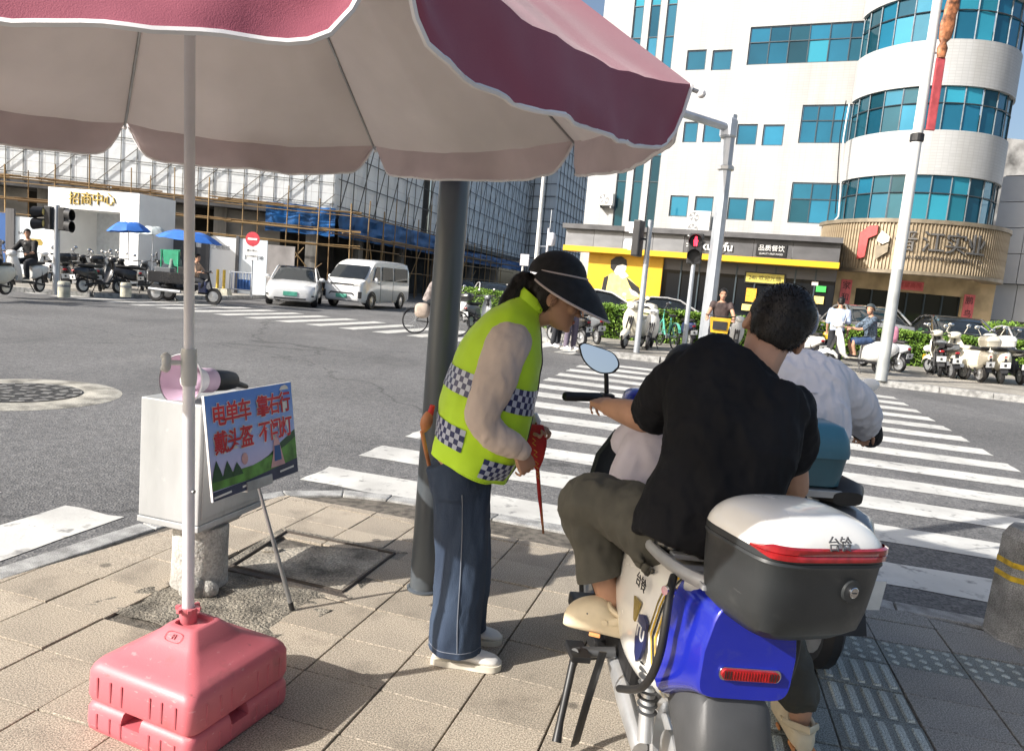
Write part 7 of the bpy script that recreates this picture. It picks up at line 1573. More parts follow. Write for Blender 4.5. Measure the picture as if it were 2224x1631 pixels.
# ================================================================== FAR STREET
def G(u, v, z=FZ): return gnd(u, v, z)
# ---- cars
P_CAR = pm('car_paint', (.74, .74, .73), .22, var=.02, clear=.8); P_GLS = pm('car_glass', (.015, .018, .02), .04, var=.1, spec=.6); M_GPL = pm('green_plate', (.10, .42, .30), .5)
def crow(y, pts, n=0):                              # symmetric ring from (x, z) outline of the right half, bottom to top
    r = [V((x, y, z)) for x, z in pts]; return r + [V((-p.x, p.y, p.z)) for p in reversed(r)]
def car_wheels(root, xs, ys, r, wd):
    for y in ys:
        for x in (-xs, xs):
            t, rm = MB(), MB(); M = basis((x, y, r), (0, 1, 0), (0, 0, 1), (1, 0, 0)); t.lathe([(r * .66, -wd * .5), (r * .9, -wd * .5), (r, -wd * .3), (r, wd * .3), (r * .9, wd * .5), (r * .66, wd * .5)], 28, M=M, caps=False); w = t.build('wheel', P_DARK, root, smooth=True, auto=50)
            rm.lathe([(.02, -wd * .42), (r * .68, -wd * .36), (r * .68, wd * .36), (.02, wd * .42)], 20, M=M)
            for k in range(7): a = k * 2 * math.pi / 7; rm.box(M @ V((r * .36 * math.cos(a), r * .36 * math.sin(a), math.copysign(wd * .44, x))), (.02, r * .5, .05), Matrix.Rotation(-a + 0, 3, 'X') @ Matrix.Identity(3))
            rm.build('rim', M_ALU, w)
def proto_car():
    """saloon heading -y, origin at the middle of the ground"""
    root = bpy.data.objects.new('car', None); COL.objects.link(root); tag(root, 'x', 'car')
    B = [(-2.33, .52, .30, .62, .50), (-2.28, .74, .24, .68, .60), (-2.05, .86, .21, .76, .72), (-1.5, .91, .20, .86, .78), (-.9, .92, .20, .93, .80), (0, .92, .20, .96, .80), (1.0, .92, .20, .98, .80), (1.8, .90, .22, 1.0, .78), (2.2, .84, .28, .98, .72), (2.33, .7, .36, .9, .62)]
    q = cat([tuple(map(float, b)) for b in B], 3)
    body = MB().loft([crow(y, [(hw * .86, z0), (hw * .97, z0 + .1), (hw, (z0 + z1) * .48), (hw * .985, z1 - .14), (tw * 1.08, z1 - .03), (tw * .5, z1 + .015)]) for y, hw, z0, z1, tw in q]).build('body', P_CAR, root, smooth=True, auto=50)
    Cb = [(-1.02, .70, .90, .93), (-.55, .66, .92, 1.18), (-.15, .62, .93, 1.37), (.35, .60, .93, 1.44), (.95, .60, .94, 1.42), (1.45, .60, .96, 1.25), (1.9, .62, .98, 1.03)]
    q = cat([tuple(map(float, b)) for b in Cb], 3)
    MB().loft([crow(y, [(.80 if hw > .6 else .78, z0), (hw + (.10 if z1 > 1 else .05), z0 + (z1 - z0) * .55), (hw, z1 - .03), (hw * .5, z1)]) for y, hw, z0, z1 in q]).build('cabin_glass', P_GLS, root, smooth=True, auto=50)
    MB().loft([crow(y, [(hw + .01, z1 - .035), (hw * .97, z1 + .002), (hw * .5, z1 + .012)]) for y, hw, z0, z1 in q[7:15]]).build('roof', P_GLS, root, smooth=True)
    for s in (-1, 1):
        MB().tube([(s * .83, -1.0, .93), (s * .71, -.15, 1.37), (s * .69, .35, 1.43), (s * .69, .95, 1.41), (s * .78, 1.9, 1.02)], .03, 6).build('roof_pillar', P_CAR, root, smooth=True)
        MB().ball((s * 1.0, -.72, 1.0), (.12, .06, .075), 12, 8).tube([(s * .86, -.70, .96), (s * .96, -.72, .98)], .02, 6).build('door_mirror', P_CAR, root, smooth=True)
        MB().prism([(.48, .66), (.84, .74), (.80, .60), (.62, .58)], (0, .05), basis((0, -2.13, 0), (s, 0, 0), (0, .25, .97), (0, -1 * 1, .2))).build('headlight', M_DGREY, root, bevel=.01)
        MB().box((s * .72, -2.25, .42), (.22, .06, .05)).build('fog_recess', P_DARK, root)
        MB().box((s * .70, 2.30, .78), (.34, .08, .1)).build('tail_light', M_REDL, root, bevel=.02)
    MB().box((0, -2.325, .30), (1.1, .06, .055)).build('lower_grille', P_DARK, root, bevel=.01); pl_ = MB().box((0, -2.345, .47), (.48, .02, .15)).build('number_plate', M_GPL, root)
    car_wheels(root, .80, (-1.42, 1.42), .335, .22); return root
CARP = proto_car()
def car(p, heading, label, col=None, roof=None, sc=1.0, group=None):
    m = {}
    if col: m['car_paint'] = col
    r = copy_tree(CARP, None, m); r.name = 'car'; r.location = p; r.rotation_euler = (0, 0, rad(heading)); r.scale = (sc, sc, sc); tag(r, label, 'car', group); return r
cp = (G(585, 662, RZ) + G(692, 669, RZ)) / 2; cdir = rad(8)
c1 = car(cp + V((-.50, 1.75, 0)), 12, 'white saloon car with a green number plate facing the crossing')
# ---- van
def build_van(p, heading, label):
    root = thing('van', label, 'van', p); root.rotation_euler = (0, 0, rad(heading)); I = Matrix.Identity(4)
    def part(n, mb, m, par=None, **k): o = mb.build(n, m, None, **k); o.parent = par or root; return o
    B = [(-2.28, .60, .45, .80, .5), (-2.22, .78, .30, 1.02, .62), (-2.0, .84, .26, 1.14, .70), (-1.72, .86, .25, 1.32, .72), (-1.30, .865, .25, 1.72, .70), (-.95, .87, .25, 1.90, .66), (-.5, .87, .25, 1.955, .66), (1.0, .87, .25, 1.97, .66), (2.0, .87, .26, 1.95, .66), (2.22, .85, .30, 1.90, .64), (2.28, .80, .40, 1.80, .6)]
    q = cat([tuple(map(float, b)) for b in B], 3)
    part('body', MB().loft([crow(y, [(hw * .9, z0), (hw, z0 + .14), (hw, z0 + (z1 - z0) * .45), (hw * .97, z0 + (z1 - z0) * .75), (tw * 1.12, z1 - .07), (tw * .9, z1 - .012), (tw * .4, z1)]) for y, hw, z0, z1, tw in q]), P_CAR, smooth=True, auto=50)
    def sg(s, y0, y1, z0, z1, nm, yt=0.0): 
        part(nm, MB().add([(s * .875, y0, z0), (s * .875, y1, z0), (s * .845, y1, z1), (s * .845, y0 + yt, z1)], [(0, 1, 2, 3)]), P_GLS, solid=.03)
    for s in (-1, 1):
        sg(s, -1.38, -.78, 1.14, 1.68, 'front_window', .32); sg(s, -.55, .42, 1.14, 1.70, 'side_window'); sg(s, .62, 1.95, 1.14, 1.70, 'rear_window')
        part('door_line', MB().box((s * .875, -.66, .95), (.012, .016, 1.3)).box((s * .875, .52, .95), (.012, .016, 1.3)), M_MGREY); part('door_handle', MB().box((s * .885, -.84, 1.02), (.03, .14, .03)), P_DARK)
        part('door_mirror', MB().ball((s * 1.02, -1.42, 1.14), (.09, .05, .12), 12, 8).tube([(s * .86, -1.38, 1.08), (s * .98, -1.42, 1.1)], .02, 6), P_CAR, smooth=True)
        part('headlight', MB().box((s * .60, -2.22, .93), (.34, .1, .09), Matrix.Rotation(rad(s * 12), 3, 'Z')), M_LENS, bevel=.02); part('air_vent', MB().box((s * .74, -2.19, .55), (.14, .14, .26), Matrix.Rotation(rad(s * 20), 3, 'Z')), P_DARK, bevel=.02)
    part('windscreen', MB().loft([[V((x * hw, y - .025 + (x * x) * .06, z)) for x in (-1, -.6, -.2, .2, .6, 1)] for z, hw, y in ((1.17, .76, -1.97), (1.40, .74, -1.71), (1.68, .69, -1.40))], False, False), P_GLS, smooth=True, solid=.03)
    part('grille_line', MB().box((0, -2.285, .94), (1.0, .04, .05)), P_DARK); part('lower_trim', MB().tube([(-.72, -2.2, .36), (-.45, -2.29, .60), (.45, -2.29, .60), (.72, -2.2, .36)], .028, 6), P_DARK); part('number_plate', MB().box((0, -2.30, .48), (.46, .02, .14)), M_GPL)
    for y in (-1.42, 1.38):
        for x in (-.80, .80):
            M = basis((x, y, .32), (0, 1, 0), (0, 0, 1), (1, 0, 0)); w = part('wheel', MB().lathe([(.2, -.1), (.29, -.1), (.32, -.06), (.32, .06), (.29, .1), (.2, .1)], 24, M=M, caps=False), P_DARK, smooth=True, auto=50); part('rim', MB().lathe([(.02, -.09), (.21, -.07), (.21, .07), (.02, .09)], 16, M=M), M_ALU, w); part('wheel_arch', MB().lathe([(.33, -.085), (.39, -.085), (.39, .085), (.33, .085)], 24, M=M, a0=0, a1=math.pi), P_DARK, smooth=True)
    return root
vp = (G(728, 667, RZ) + G(790, 672, RZ)) / 2
build_van(vp + V((.30, 1.95, 0)), -15, 'white minibus van with dark windows standing right of the white car')
# parked cars behind the hedge
C_DKC = pm('car_paint_dark', (.03, .032, .036), .2, clear=.8); C_GRC = pm('car_paint_grey', (.22, .22, .22), .25, clear=.7); C_SVC = pm('car_paint_silver', (.5, .5, .5), .25, clear=.7)
g_ = 'cars parked behind the hedge'
car(at(1860, 720, 25.8) * V((1, 1, 0)) if False else V((at(1862, 720, 25.8).x, 25.8, FZ)), 172, 'dark grey parked car behind the hedge beside the policeman', C_GRC, None, 1.16, g_)
car(V((at(2050, 720, 25.4).x, 25.4, FZ)), 168, 'black parked car with silver roof rail behind the right hedge below the couplet', C_DKC, None, 1.08, g_)
car(V((at(2215, 720, 25.6).x, 25.6, FZ)), 165, 'silver parked car behind the hedge at the right edge', C_SVC, None, .98, g_)
car(V((at(1315, 655, 27.5).x, 27.5, FZ)), 88, 'white parked car behind the hedge in front of the yellow mural', None, None, 1.0, g_)
car(V((at(1460, 665, 28.0).x, 28.0, FZ)), 88, 'silver parked car behind the hedge in front of the dark shop window', C_SVC, None, .95, g_)
car(V((at(1072, 640, 36).x, 36, RZ)), 10, 'white car on the side street behind the small hedge', None, None, 1.0)
car(V((at(1005, 625, 48).x, 48, RZ)), 6, 'dark car far up the side street', C_DKC, None, 1.0)
# ---- hedges
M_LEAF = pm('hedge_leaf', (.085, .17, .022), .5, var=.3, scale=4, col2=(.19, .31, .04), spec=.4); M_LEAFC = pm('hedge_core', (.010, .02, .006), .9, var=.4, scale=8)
def hedge(a, b, wd, z0, z1, label, n):
    a, b = V((*a, 0)), V((*b, 0)); d = (b - a).normalized(); nn = V((-d.y, d.x, 0)); L = (b - a).length; h = thing('hedge', label, 'hedge', (a + b) / 2 + V((0, 0, FZ)))
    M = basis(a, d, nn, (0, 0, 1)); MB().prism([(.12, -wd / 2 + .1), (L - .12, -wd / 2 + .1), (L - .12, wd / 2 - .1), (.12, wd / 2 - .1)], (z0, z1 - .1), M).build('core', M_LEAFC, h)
    rs = random.Random(int(L * 100)); vs = []; fs = []
    for i in range(n):
        fc = rs.random(); x = rs.uniform(0, L)
        if fc < .42: y, z = -wd / 2 + rs.uniform(-.03, .11), rs.uniform(z0, z1)
        elif fc < .85: y, z = rs.uniform(-wd / 2, wd / 2), z1 + rs.uniform(-.10, .03)
        else: y, z = wd / 2 + rs.uniform(-.1, .03), rs.uniform(z0, z1)
        k = noise.noise(V((x * 1.9, z * 2.5, y))) * .09 + noise.noise(V((x * 6, z * 6, y))) * .04
        if fc < .42: y -= k
        else: z += k
        c = M @ V((x, y, z)); s = rs.uniform(.03, .06); e = Euler((rs.uniform(-1.2, 1.2), rs.uniform(-1.2, 1.2), rs.uniform(0, 6.28))).to_matrix(); o = len(vs)
        vs += [c + e @ V(p) * s for p in ((-1, 0, 0), (0, -.55, .15), (1.2, 0, 0), (0, .55, .15))]; fs.append((o, o + 1, o + 2, o + 3))
    q = MB().add(vs, fs).build('foliage', M_LEAF, h); q['kind'] = 'stuff'; return h
hedge((2.35, 23.0), (18.5, 22.0), 1.1, FZ, 1.08, 'long clipped green hedge behind the scooters on the right far pavement', 30000)
hedge((-2.6, 31.5), (1.7, 24.6), .9, FZ, 1.12, 'short clipped green hedge along the side street left of the woman', 8000)
def shrub(p, r, label):
    s = thing('shrub', label, 'shrub', p); MB().tube([p, p + V((0, 0, r * .8))], [.05, .03], 6).build('stem', M_WOOD, s); vs = []; fs = []; rs = random.Random(3)
    for i in range(2600):
        d = V((rs.gauss(0, 1), rs.gauss(0, 1), rs.gauss(0, 1))).normalized() * r * rs.uniform(.7, 1.05); c = p + V((0, 0, r * 1.1)) + V((d.x * 1.25, d.y * 1.25, d.z * .8)); e = Euler((rs.uniform(0, 6), rs.uniform(0, 6), rs.uniform(0, 6))).to_matrix(); o = len(vs); vs += [c + e @ V(q) * .06 for q in ((-1, 0, 0), (0, -.55, .1), (1.2, 0, 0), (0, .55, .1))]; fs.append((o, o + 1, o + 2, o + 3))
    MB().add(vs, fs).build('foliage', M_LEAF, s)
shrub(V((at(2187, 700, 30).x, 30, FZ)), .85, 'round clipped shrub in front of the pale panel building')
# ---- poles and signals
M_GALV = pm('galvanised_pole', (.46, .49, .53), .4, .5, var=.08, scale=2); M_POLW = pm('white_lamp_pole', (.66, .66, .64), .4, .1, var=.06, scale=2); M_POLG = pm('grey_pole_foot', (.38, .40, .40), .5, .2, var=.08, scale=3)
lp = G(1913, 826); lamp_ = thing('lamp_post', 'tall white lamp post with a red hanging ornament on the right far pavement', 'lamp post', lp)
MB().tube([lp, lp + V((0, 0, 2.4))], [.125, .115], 20).build('grey_foot', M_POLG, lamp_, smooth=True); MB().tube([lp + V((0, 0, 2.4)), lp + V((0, 0, 5.2)), lp + V((0, 0, 9.5))], [.117, .105, .085], 20).build('shaft', M_POLW, lamp_, smooth=True)
MB().tube([lp + V((0, 0, 8.3)), lp + V((-.3, 0, 8.65)), lp + V((-.7, -.1, 8.6))], [.07, .055, .05], 10).build('lamp_arm', M_POLW, lamp_, smooth=True); MB().ball(lp + V((-1.0, -.1, 8.55)), (.34, .12, .07), 14, 8).build('lamp_head', M_GALV, lamp_, smooth=True)
MB().lathe([(.11, 0), (.135, .02), (.135, .16), (.11, .18)], 16, lp + V((0, 0, 5.05))).build('clamp_box', P_DARK, lamp_)
orn = thing('street_ornament', 'red and gold carved ornament hanging on the white lamp post', 'ornament', lp + V((.3, 0, 5.3)))
M_ORG = pm('orange_carving', (.36, .14, .06), .6, var=.35, scale=8, bump=.8, bscale=14); x0 = lp + V((.22, -.05, 0))
MB().prism([(-.09, 5.3), (.09, 5.3), (.09, 6.75), (-.09, 6.75)], (-.03, .03), basis(x0, (1, 0, 0), (0, 0, 1), (0, -1, 0))).build('red_panel', pm('dull_red_panel', (.42, .07, .08), .6), orn, bevel=.02)
o = MB().loft([[x0 + V((w_ * math.cos(t) + dx, .06 * math.sin(t), z)) for t in [2 * math.pi * k / 16 for k in range(16)]] for z, w_, dx in ((6.75, .08, 0), (6.95, .11, 0), (7.05, .06, 0), (7.15, .13, .02), (7.4, .16, .03), (7.6, .13, .05), (7.75, .15, .07), (7.95, .12, .08), (8.05, .05, .06), (8.15, .03, .05))]).build('carving', M_ORG, orn, smooth=True)
for z in (5.32, 6.85, 8.1): MB().tube([lp + V((0, 0, z)), x0 + V((0, 0, z))], .02, 6).build('bracket', M_GALV, orn)
bp0 = G(1529, 762); big = thing('signal_mast', 'tall grey octagonal traffic signal mast with a horizontal arm', 'signal mast', bp0)
MB().tube([bp0, bp0 + V((0, 0, 3)), bp0 + V((0, 0, 6.35))], [.20, .18, .145], 8).build('mast', M_GALV, big); top_ = bp0 + V((0, 0, 6.0))
MB().tube([top_, top_ + V((-3.5, -2.2, .15)), top_ + V((-6.5, -4.2, .3))], [.11, .10, .08], 8).build('arm', M_GALV, big); MB().lathe([(.2, -.25), (.23, -.2), (.23, .2), (.2, .25)], 8, top_ + V((-.05, 0, 0))).build('collar', M_GALV, big); MB().lathe([(.20, 0), (.23, .02), (.23, .10), (.20, .12)], 8, bp0 + V((0, 0, 4.9))).build('band', M_LGREY, big); MB().lathe([(.3, 0), (.3, .04), (.25, .12)], 8, bp0).build('foot', M_GALV, big)
def ped_signal(p, h, face, label, lit):
    t = thing('pedestrian_signal', label, 'signal', p); MB().tube([p, p + V((0, 0, h))], [.075, .06], 12).build('post', M_GALV, t, smooth=True)
    f = V(face).normalized(); r = V((-f.y, f.x, 0)); c = p + V((0, 0, h + .42)) if lit else p + V((-.24, 0, h - .45)); M = basis(c, r, (0, 0, 1), f)
    MB().prism([(-.2, -.42), (.2, -.42), (.2, .42), (-.2, .42)], (-.08, .1), M).build('housing', P_DARK, t, bevel=.03)
    for k, z in enumerate((.2, -.2)):
        MB().lathe([(.165, 0), (.165, .012), (.01, .016)], 20, M=M @ Matrix.Translation((0, z, .1))).build('lens', M_BLK, t, smooth=True)
        MB().lathe([(.175, 0), (.18, .2), (.185, .2), (.185, 0)], 20, M=M @ Matrix.Translation((0, z, .1)), a0=rad(-20), a1=rad(200), caps=False).build('visor', P_DARK if lit else M_WPL, t, smooth=True)
    if lit:
        mr = pm('red_signal_light', (1.0, .03, .06), .4, emit=3.0); MB().prism([(-.035, .07), (.035, .07), (.06, .02), (.05, -.05), (.04, -.13), (.01, -.13), (0, -.05), (-.01, -.13), (-.04, -.13), (-.05, -.05), (-.06, .02)], (.118, .124), M @ Matrix.Translation((0, .2, 0))).lathe([(.035, .118), (.03, .124)], 12, M=M @ Matrix.Translation((0, .30, 0))).build('red_man', mr, t)
    else: MB().box(c + V((.15, 0, 0)), (.2, .04, .05)).build('bracket', P_DARK, t)
    return t
p = G(1382, 766); ped_signal(p, 3.15, (-.9, .42, 0), 'pedestrian signal seen from behind on a slim grey post before the yellow mural', False)
p = G(1485, 757); ped_signal(p, 2.35, (-.3, -1, 0), 'pedestrian signal showing a red man beside the octagonal mast', True)
p = G(122, 640); tl = thing('traffic_signal', 'grey signal post with two black traffic lights at the far left corner', 'signal', p); MB().tube([p, p + V((0, 0, 2.42))], [.09, .07], 12).build('post', M_GALV, tl, smooth=True)
for s in (-1, 1):
    c = p + V((s * .19, -.02, 2.06)); h = MB().box(c, (.17, .22, .62)).build('housing', P_DARK, tl, bevel=.02)
    for z in (.15, -.16): MB().lathe([(.12, 0), (.15, .26), (.155, .26), (.13, 0)], 16, M=basis(c + V((s * .10, -.05, z)), (0, 1, 0), (0, 0, 1), V((s, -.5, -.15)).normalized()), caps=False).build('visor', P_DARK, h, smooth=True); MB().ball(c + V((s * .12, -.10, z)), (.05, .05, .1), 10, 6).build('lens', M_PALE, h)
# camera pole by the side street
p = V((at(1158, 640, 29).x, 29, FZ)); cpz = thing('camera_pole', 'slim white pole with cameras and white cabinets behind the sun visor', 'camera pole', p); MB().tube([p, p + V((0, 0, 7))], [.10, .07], 10).build('shaft', M_POLW, cpz, smooth=True)
MB().box(p + V((.28, -.1, 1.9)), (.3, .28, .7)).build('cabinet', M_WPL, cpz, bevel=.02); MB().box(p + V((0, -.12, 1.75)), (.36, .25, .9)).build('cabinet', M_WPL, cpz, bevel=.02); MB().tube([p + V((.38, 0, 2.2)), p + V((.38, 0, 3.6))], .045, 8).build('mast', M_WPL, cpz); MB().tube([p + V((.42, 0, 3.4)), p + V((.42, 0, 4.3))], .015, 6).build('antenna', M_GALV, cpz)
MB().lathe([(.02, .5), (.12, .46), (.16, .3), (.14, .1), (.10, 0), (.02, -.02)], 14, p + V((.52, -.1, 2.95))).build('dome_camera', M_WPL, cpz, smooth=True)
for z in (2.55, 2.9): MB().tube([p + V((0, 0, z)), p + V((.38, 0, z))], .025, 6).build('bracket', M_GALV, cpz)
p = V((at(1130, 640, 33).x, 33, FZ)); sg = thing('street_sign', 'small pale street sign on a white post near the camera pole', 'sign', p); MB().tube([p, p + V((0, 0, 2.6))], .05, 8).build('post', M_POLW, sg); MB().box(p + V((.05, -.06, 2.45)), (.38, .03, .5)).build('plate', M_WPL, sg)
# no entry sign
p = V((at(545, 640, 28.6).x, 28.6, FZ)); ne = thing('no_entry_sign', 'round red no entry sign above a white plate on a grey post', 'sign', p); MB().tube([p, p + V((0, 0, 2.35))], .035, 8).build('post', M_GALV, ne); Ms = basis(p + V((0, -.06, 2.2)), (1, 0, 0), (0, 0, 1), (0, -1, 0))
MB().lathe([(.01, 0), (.27, 0), (.27, .02), (.01, .02)], 28, M=Ms).build('red_disc', pm('sign_red', (.55, .05, .07), .45), ne); MB().box(Ms @ V((0, 0, .026)), (.36, .008, .075)).build('white_bar', M_LETW, ne)
MB().box(p + V((0, -.06, 1.66)), (.40, .02, .50)).build('white_plate', M_LETW, ne); Mt = basis(p + V((0, -.074, 1.76)), (1, 0, 0), (0, 0, 1), (0, -1, 0)); text('plate_lettering', '禁止驶入', .1, P_DARK, Mt, ne, depth=.003); text('plate_lettering', '公交车除外', .075, P_DARK, basis(p + V((0, -.074, 1.55)), (1, 0, 0), (0, 0, 1), (0, -1, 0)), ne, depth=.003)
# ---- far left pavement furniture
M_BOLL = pm('cream_bollard', (.50, .48, .38), .8, var=.15, scale=6)
for u, v, l in ((10, 635, 'short cream stone bollard at the left edge before the scooters'), (139, 646, 'short cream stone bollard beside the left traffic signal post'), (273, 645, 'short cream stone bollard before the scooter with the small blue parasol')):
    p = G(u, v); b = thing('bollard', l, 'bollard', p, 'stone bollards on the far left kerb'); MB().lathe([(.15, 0), (.15, .38), (.13, .42), (.01, .425)], 18, p).build('shaft', M_BOLL, b, smooth=True); MB().lathe([(.155, .28), (.155, .34)], 18, p, caps=False).build('band', M_MGREY, b)
for u in (486, 472):
    p = V((at(u, 620, 28.2).x, 28.2, FZ)); b = thing('safety_post', 'yellow post on a stone block %s the blue barrier' % ('beside' if u > 480 else 'left of'), 'post', p, 'yellow posts before the hoarding'); MB().cyl(p, p + V((0, 0, .95)), .055, n=10).build('post', pm('post_yellow', (.55, .38, .05), .5), b); MB().loft([[p + V((x * k, y * k, z)) for x, y in ((-1, -1), (1, -1), (1, 1), (-1, 1))] for k, z in ((.25, 0), (.2, .25))]).build('block', M_BOLL, b)
p = V((at(523, 620, 28.4).x, 28.4, FZ)); b = thing('barrier', 'blue and white railing barrier left of the no entry post', 'barrier', p)
for x in (-.42, .42): pole('post', p + V((x, 0, 0)), p + V((x, 0, .95)), .03, M_GALV, b)
for z in (.25, .9): pole('rail', p + V((-.42, 0, z)), p + V((.42, 0, z)), .025, M_GALV, b)
for k in range(7): pole('bar', p + V((-.35 + k * .116, 0, .25)), p + V((-.35 + k * .116, 0, .9)), .012, M_HBLUE, b)
cube('blue_panel', Matrix.Translation(p + V((.1, .03, .45))) @ Matrix.Diagonal((.5, .02, .4, 1)), M_HBLUE, b)
# ---- parked scooters and riders
gl_ = 'scooters parked before the site gate'; z0 = FZ
for kind, u, v, hd, lab, bc_, bx_, sc_ in (('moped', 165, 618, 15, 'dark moped with a long black top box behind the signal post', C_BK, C_BK, 1.0), ('moped', 196, 625, 5, 'navy moped with white plate third from the signal post', C_NAVY, None, 1.0), ('motorbike', 205, 616, -15, 'black motorcycle behind the navy moped', C_BK, None, 1.0), ('moped', 232, 627, 0, 'dark moped with a white lidded top box left of the blue parasol', C_BK, C_WH, 1.0), ('moped', 262, 636, -62, 'black sports scooter side on below the small blue parasol', C_BK, None, 1.08), ('vespa', 250, 618, 30, 'white scooter half hidden behind the black sports scooter', C_WH, None, 1.0), ('moped', 310, 632, 20, 'dark moped next to the cargo tricycle', C_GR, None, 1.0), ('vespa', 110, 612, 40, 'white scooter half hidden left of the signal post', C_WH, None, .95), ('motorbike', 330, 622, 35, 'grey motorcycle behind the cargo tricycle', C_GR, None, 1.0), ('moped', 146, 632, 30, 'black moped with a pale side cover just right of the signal post', C_BK, C_BK, 1.05), ('moped', 180, 636, -20, 'black moped nearest the kerb between the two middle bollards', C_BK, None, 1.05), ('moped', 218, 634, 25, 'grey moped with a black box nearest the kerb left of the third bollard', C_GR, C_BK, 1.05), ('vespa', 290, 622, -40, 'cream scooter behind the third bollard', C_CREAM, None, 1.0)):
    scooter(kind, G(u, v), hd, lab, bc_, None, bx_, gl_, 5, sc_)
def small_parasol(p, h, r, tilt, label, cm, pole_to=0.0):
    t = thing('small_parasol', label, 'parasol', p); ap = p + V((0, 0, h + .28)); n = 8
    pole('shaft', p + V((0, 0, pole_to)), ap, .014, M_GALV, t)
    for k in range(n):
        a0, a1 = 2 * math.pi * k / n + .3, 2 * math.pi * (k + 1) / n + .3; P0, P1 = [p + V((r * math.cos(a), r * math.sin(a) * .8, h + tilt * math.cos(a))) for a in (a0, a1)]
        R_ = [[ap.lerp(P0, s), ap.lerp((P0 + P1) / 2, s) + V((0, 0, .10 * s * (1 - s) * 2 - .02 * s)), ap.lerp(P1, s)] for s in [i / 6 for i in range(7)]]
        MB().loft([[q + V((0, 0, .16 * math.sin(math.pi * (i / 6) * .9))) for q in r_] for i, r_ in enumerate(R_)], False, False).build('panel', cm, t, smooth=True, solid=.006)
M_BPAR = pm('blue_parasol_cloth', (.03, .15, .52), .7, var=.1, scale=3)
p = G(262, 636); small_parasol(p + V((-.05, .5, 0)), 1.93, .68, .05, 'small blue rain parasol fixed to a black scooter', M_BPAR, 1.0)
p3 = V((at(398, 650, 23.6).x, 23.6, RZ)); small_parasol(p3 + V((.0, .3, 0)), 1.92, 1.02, -.06, 'large blue parasol over the cargo tricycle', M_BPAR, .6)
p4 = V((at(330, 600, 27).x, 27, FZ)); small_parasol(p4, 1.95, .55, 0, 'small grey parasol behind the blue ones', pm('grey_parasol_cloth', (.45, .5, .5), .7), 0)
# cargo tricycle
tr = thing('cargo_tricycle', 'dark cargo tricycle with a green awning frame under the large blue parasol', 'tricycle', p3); M_GRN = pm('green_awning', (.03, .33, .18), .6, var=.15, scale=3)
def trp(n, mb, m, **k): return mb.build(n, m, tr, **k)
o3 = p3
trp('cargo_bed', MB().box(o3 + V((-.35, .1, .62)), (1.2, .95, .06)).box(o3 + V((-.35, -.37, .78)), (1.2, .03, .32)).box(o3 + V((-.35, .57, .78)), (1.2, .03, .32)).box(o3 + V((-.95, .1, .78)), (.03, .95, .32)), C_BK, bevel=.01); trp('bumper', MB().tube([o3 + V((-.9, -.42, .38)), o3 + V((.1, -.44, .36))], .05, 8), M_LGREY, smooth=True)
for x, y in ((-.72, -.32), (-.72, .5), (.92, .1)):
    M = basis(o3 + V((x, y, .27)), (1, 0, 0), (0, 0, 1), (0, 1, 0)); w = trp('wheel', MB().lathe([(.17, -.05), (.25, -.05), (.27, 0), (.25, .05), (.17, .05)], 22, M=M, caps=False), P_DARK, smooth=True); MB().lathe([(.02, -.05), (.18, -.03), (.18, .03), (.02, .05)], 16, M=M).build('rim', M_ALU, w)
trp('frame', MB().tube([o3 + V((-.7, .1, .4)), o3 + V((.3, .1, .42)), o3 + V((.75, .1, .8))], .05, 8).tube([o3 + V((.92, .1, .27)), o3 + V((.72, .1, 1.0)), o3 + V((.66, -.25, 1.05))], .03, 8).tube([o3 + V((.72, .1, 1.0)), o3 + V((.66, .45, 1.05))], .03, 8), P_DARK); trp('seat', MB().box(o3 + V((.28, .1, .72)), (.34, .34, .14)), P_SEAT, bevel=.03); trp('crate', MB().box(o3 + V((-.55, -.1, .92)), (.5, .4, .3)), C_GR, bevel=.02); trp('crate', MB().box(o3 + V((.05, .1, .95)), (.35, .5, .35)), P_DARK, bevel=.02); trp('front_box', MB().box(o3 + V((.62, .1, .55)), (.25, .4, .35)), C_NAVY, bevel=.03)
for x, y in ((-1.0, .55), (-.45, .55)): pole('awning_post', o3 + V((x, y, .6)), o3 + V((x, y, 1.62)), .02, M_GRN, tr)
trp('awning', MB().add([o3 + V(q) for q in ((-1.05, .56, 1.62), (-.40, .56, 1.66), (-.42, .57, 1.1), (-.9, .58, 1.18))], [(0, 1, 2, 3)]), M_GRN, solid=.02)
M_GREYT = pm('grey_green_top', (.20, .26, .24), .8); M_ORT = pm('tan_top', (.5, .33, .22), .8); M_DKT = pm('dark_trousers', (.02, .022, .028), .85, var=.2); M_BLKT = pm('black_top', (.012, .012, .013), .8)
J = standing(G(372, 652, RZ), (1, -.2, 0), 1.62, .12); simple_person('person in a grey green top standing at the cargo tricycle under the blue parasol', J, M_GREYT, M_DKT, M_BLK, vox=.022)
J = riding(o3 + V((-.02, .1, 0)), (1, 0, 0), .70, .28, .72, 1.0, .95, .5, .3, .04, -.6, .3); simple_person('person in a tan top sitting on the cargo tricycle', J, M_ORT, M_DKT, M_BLK, vox=.022, sleeve=.6)
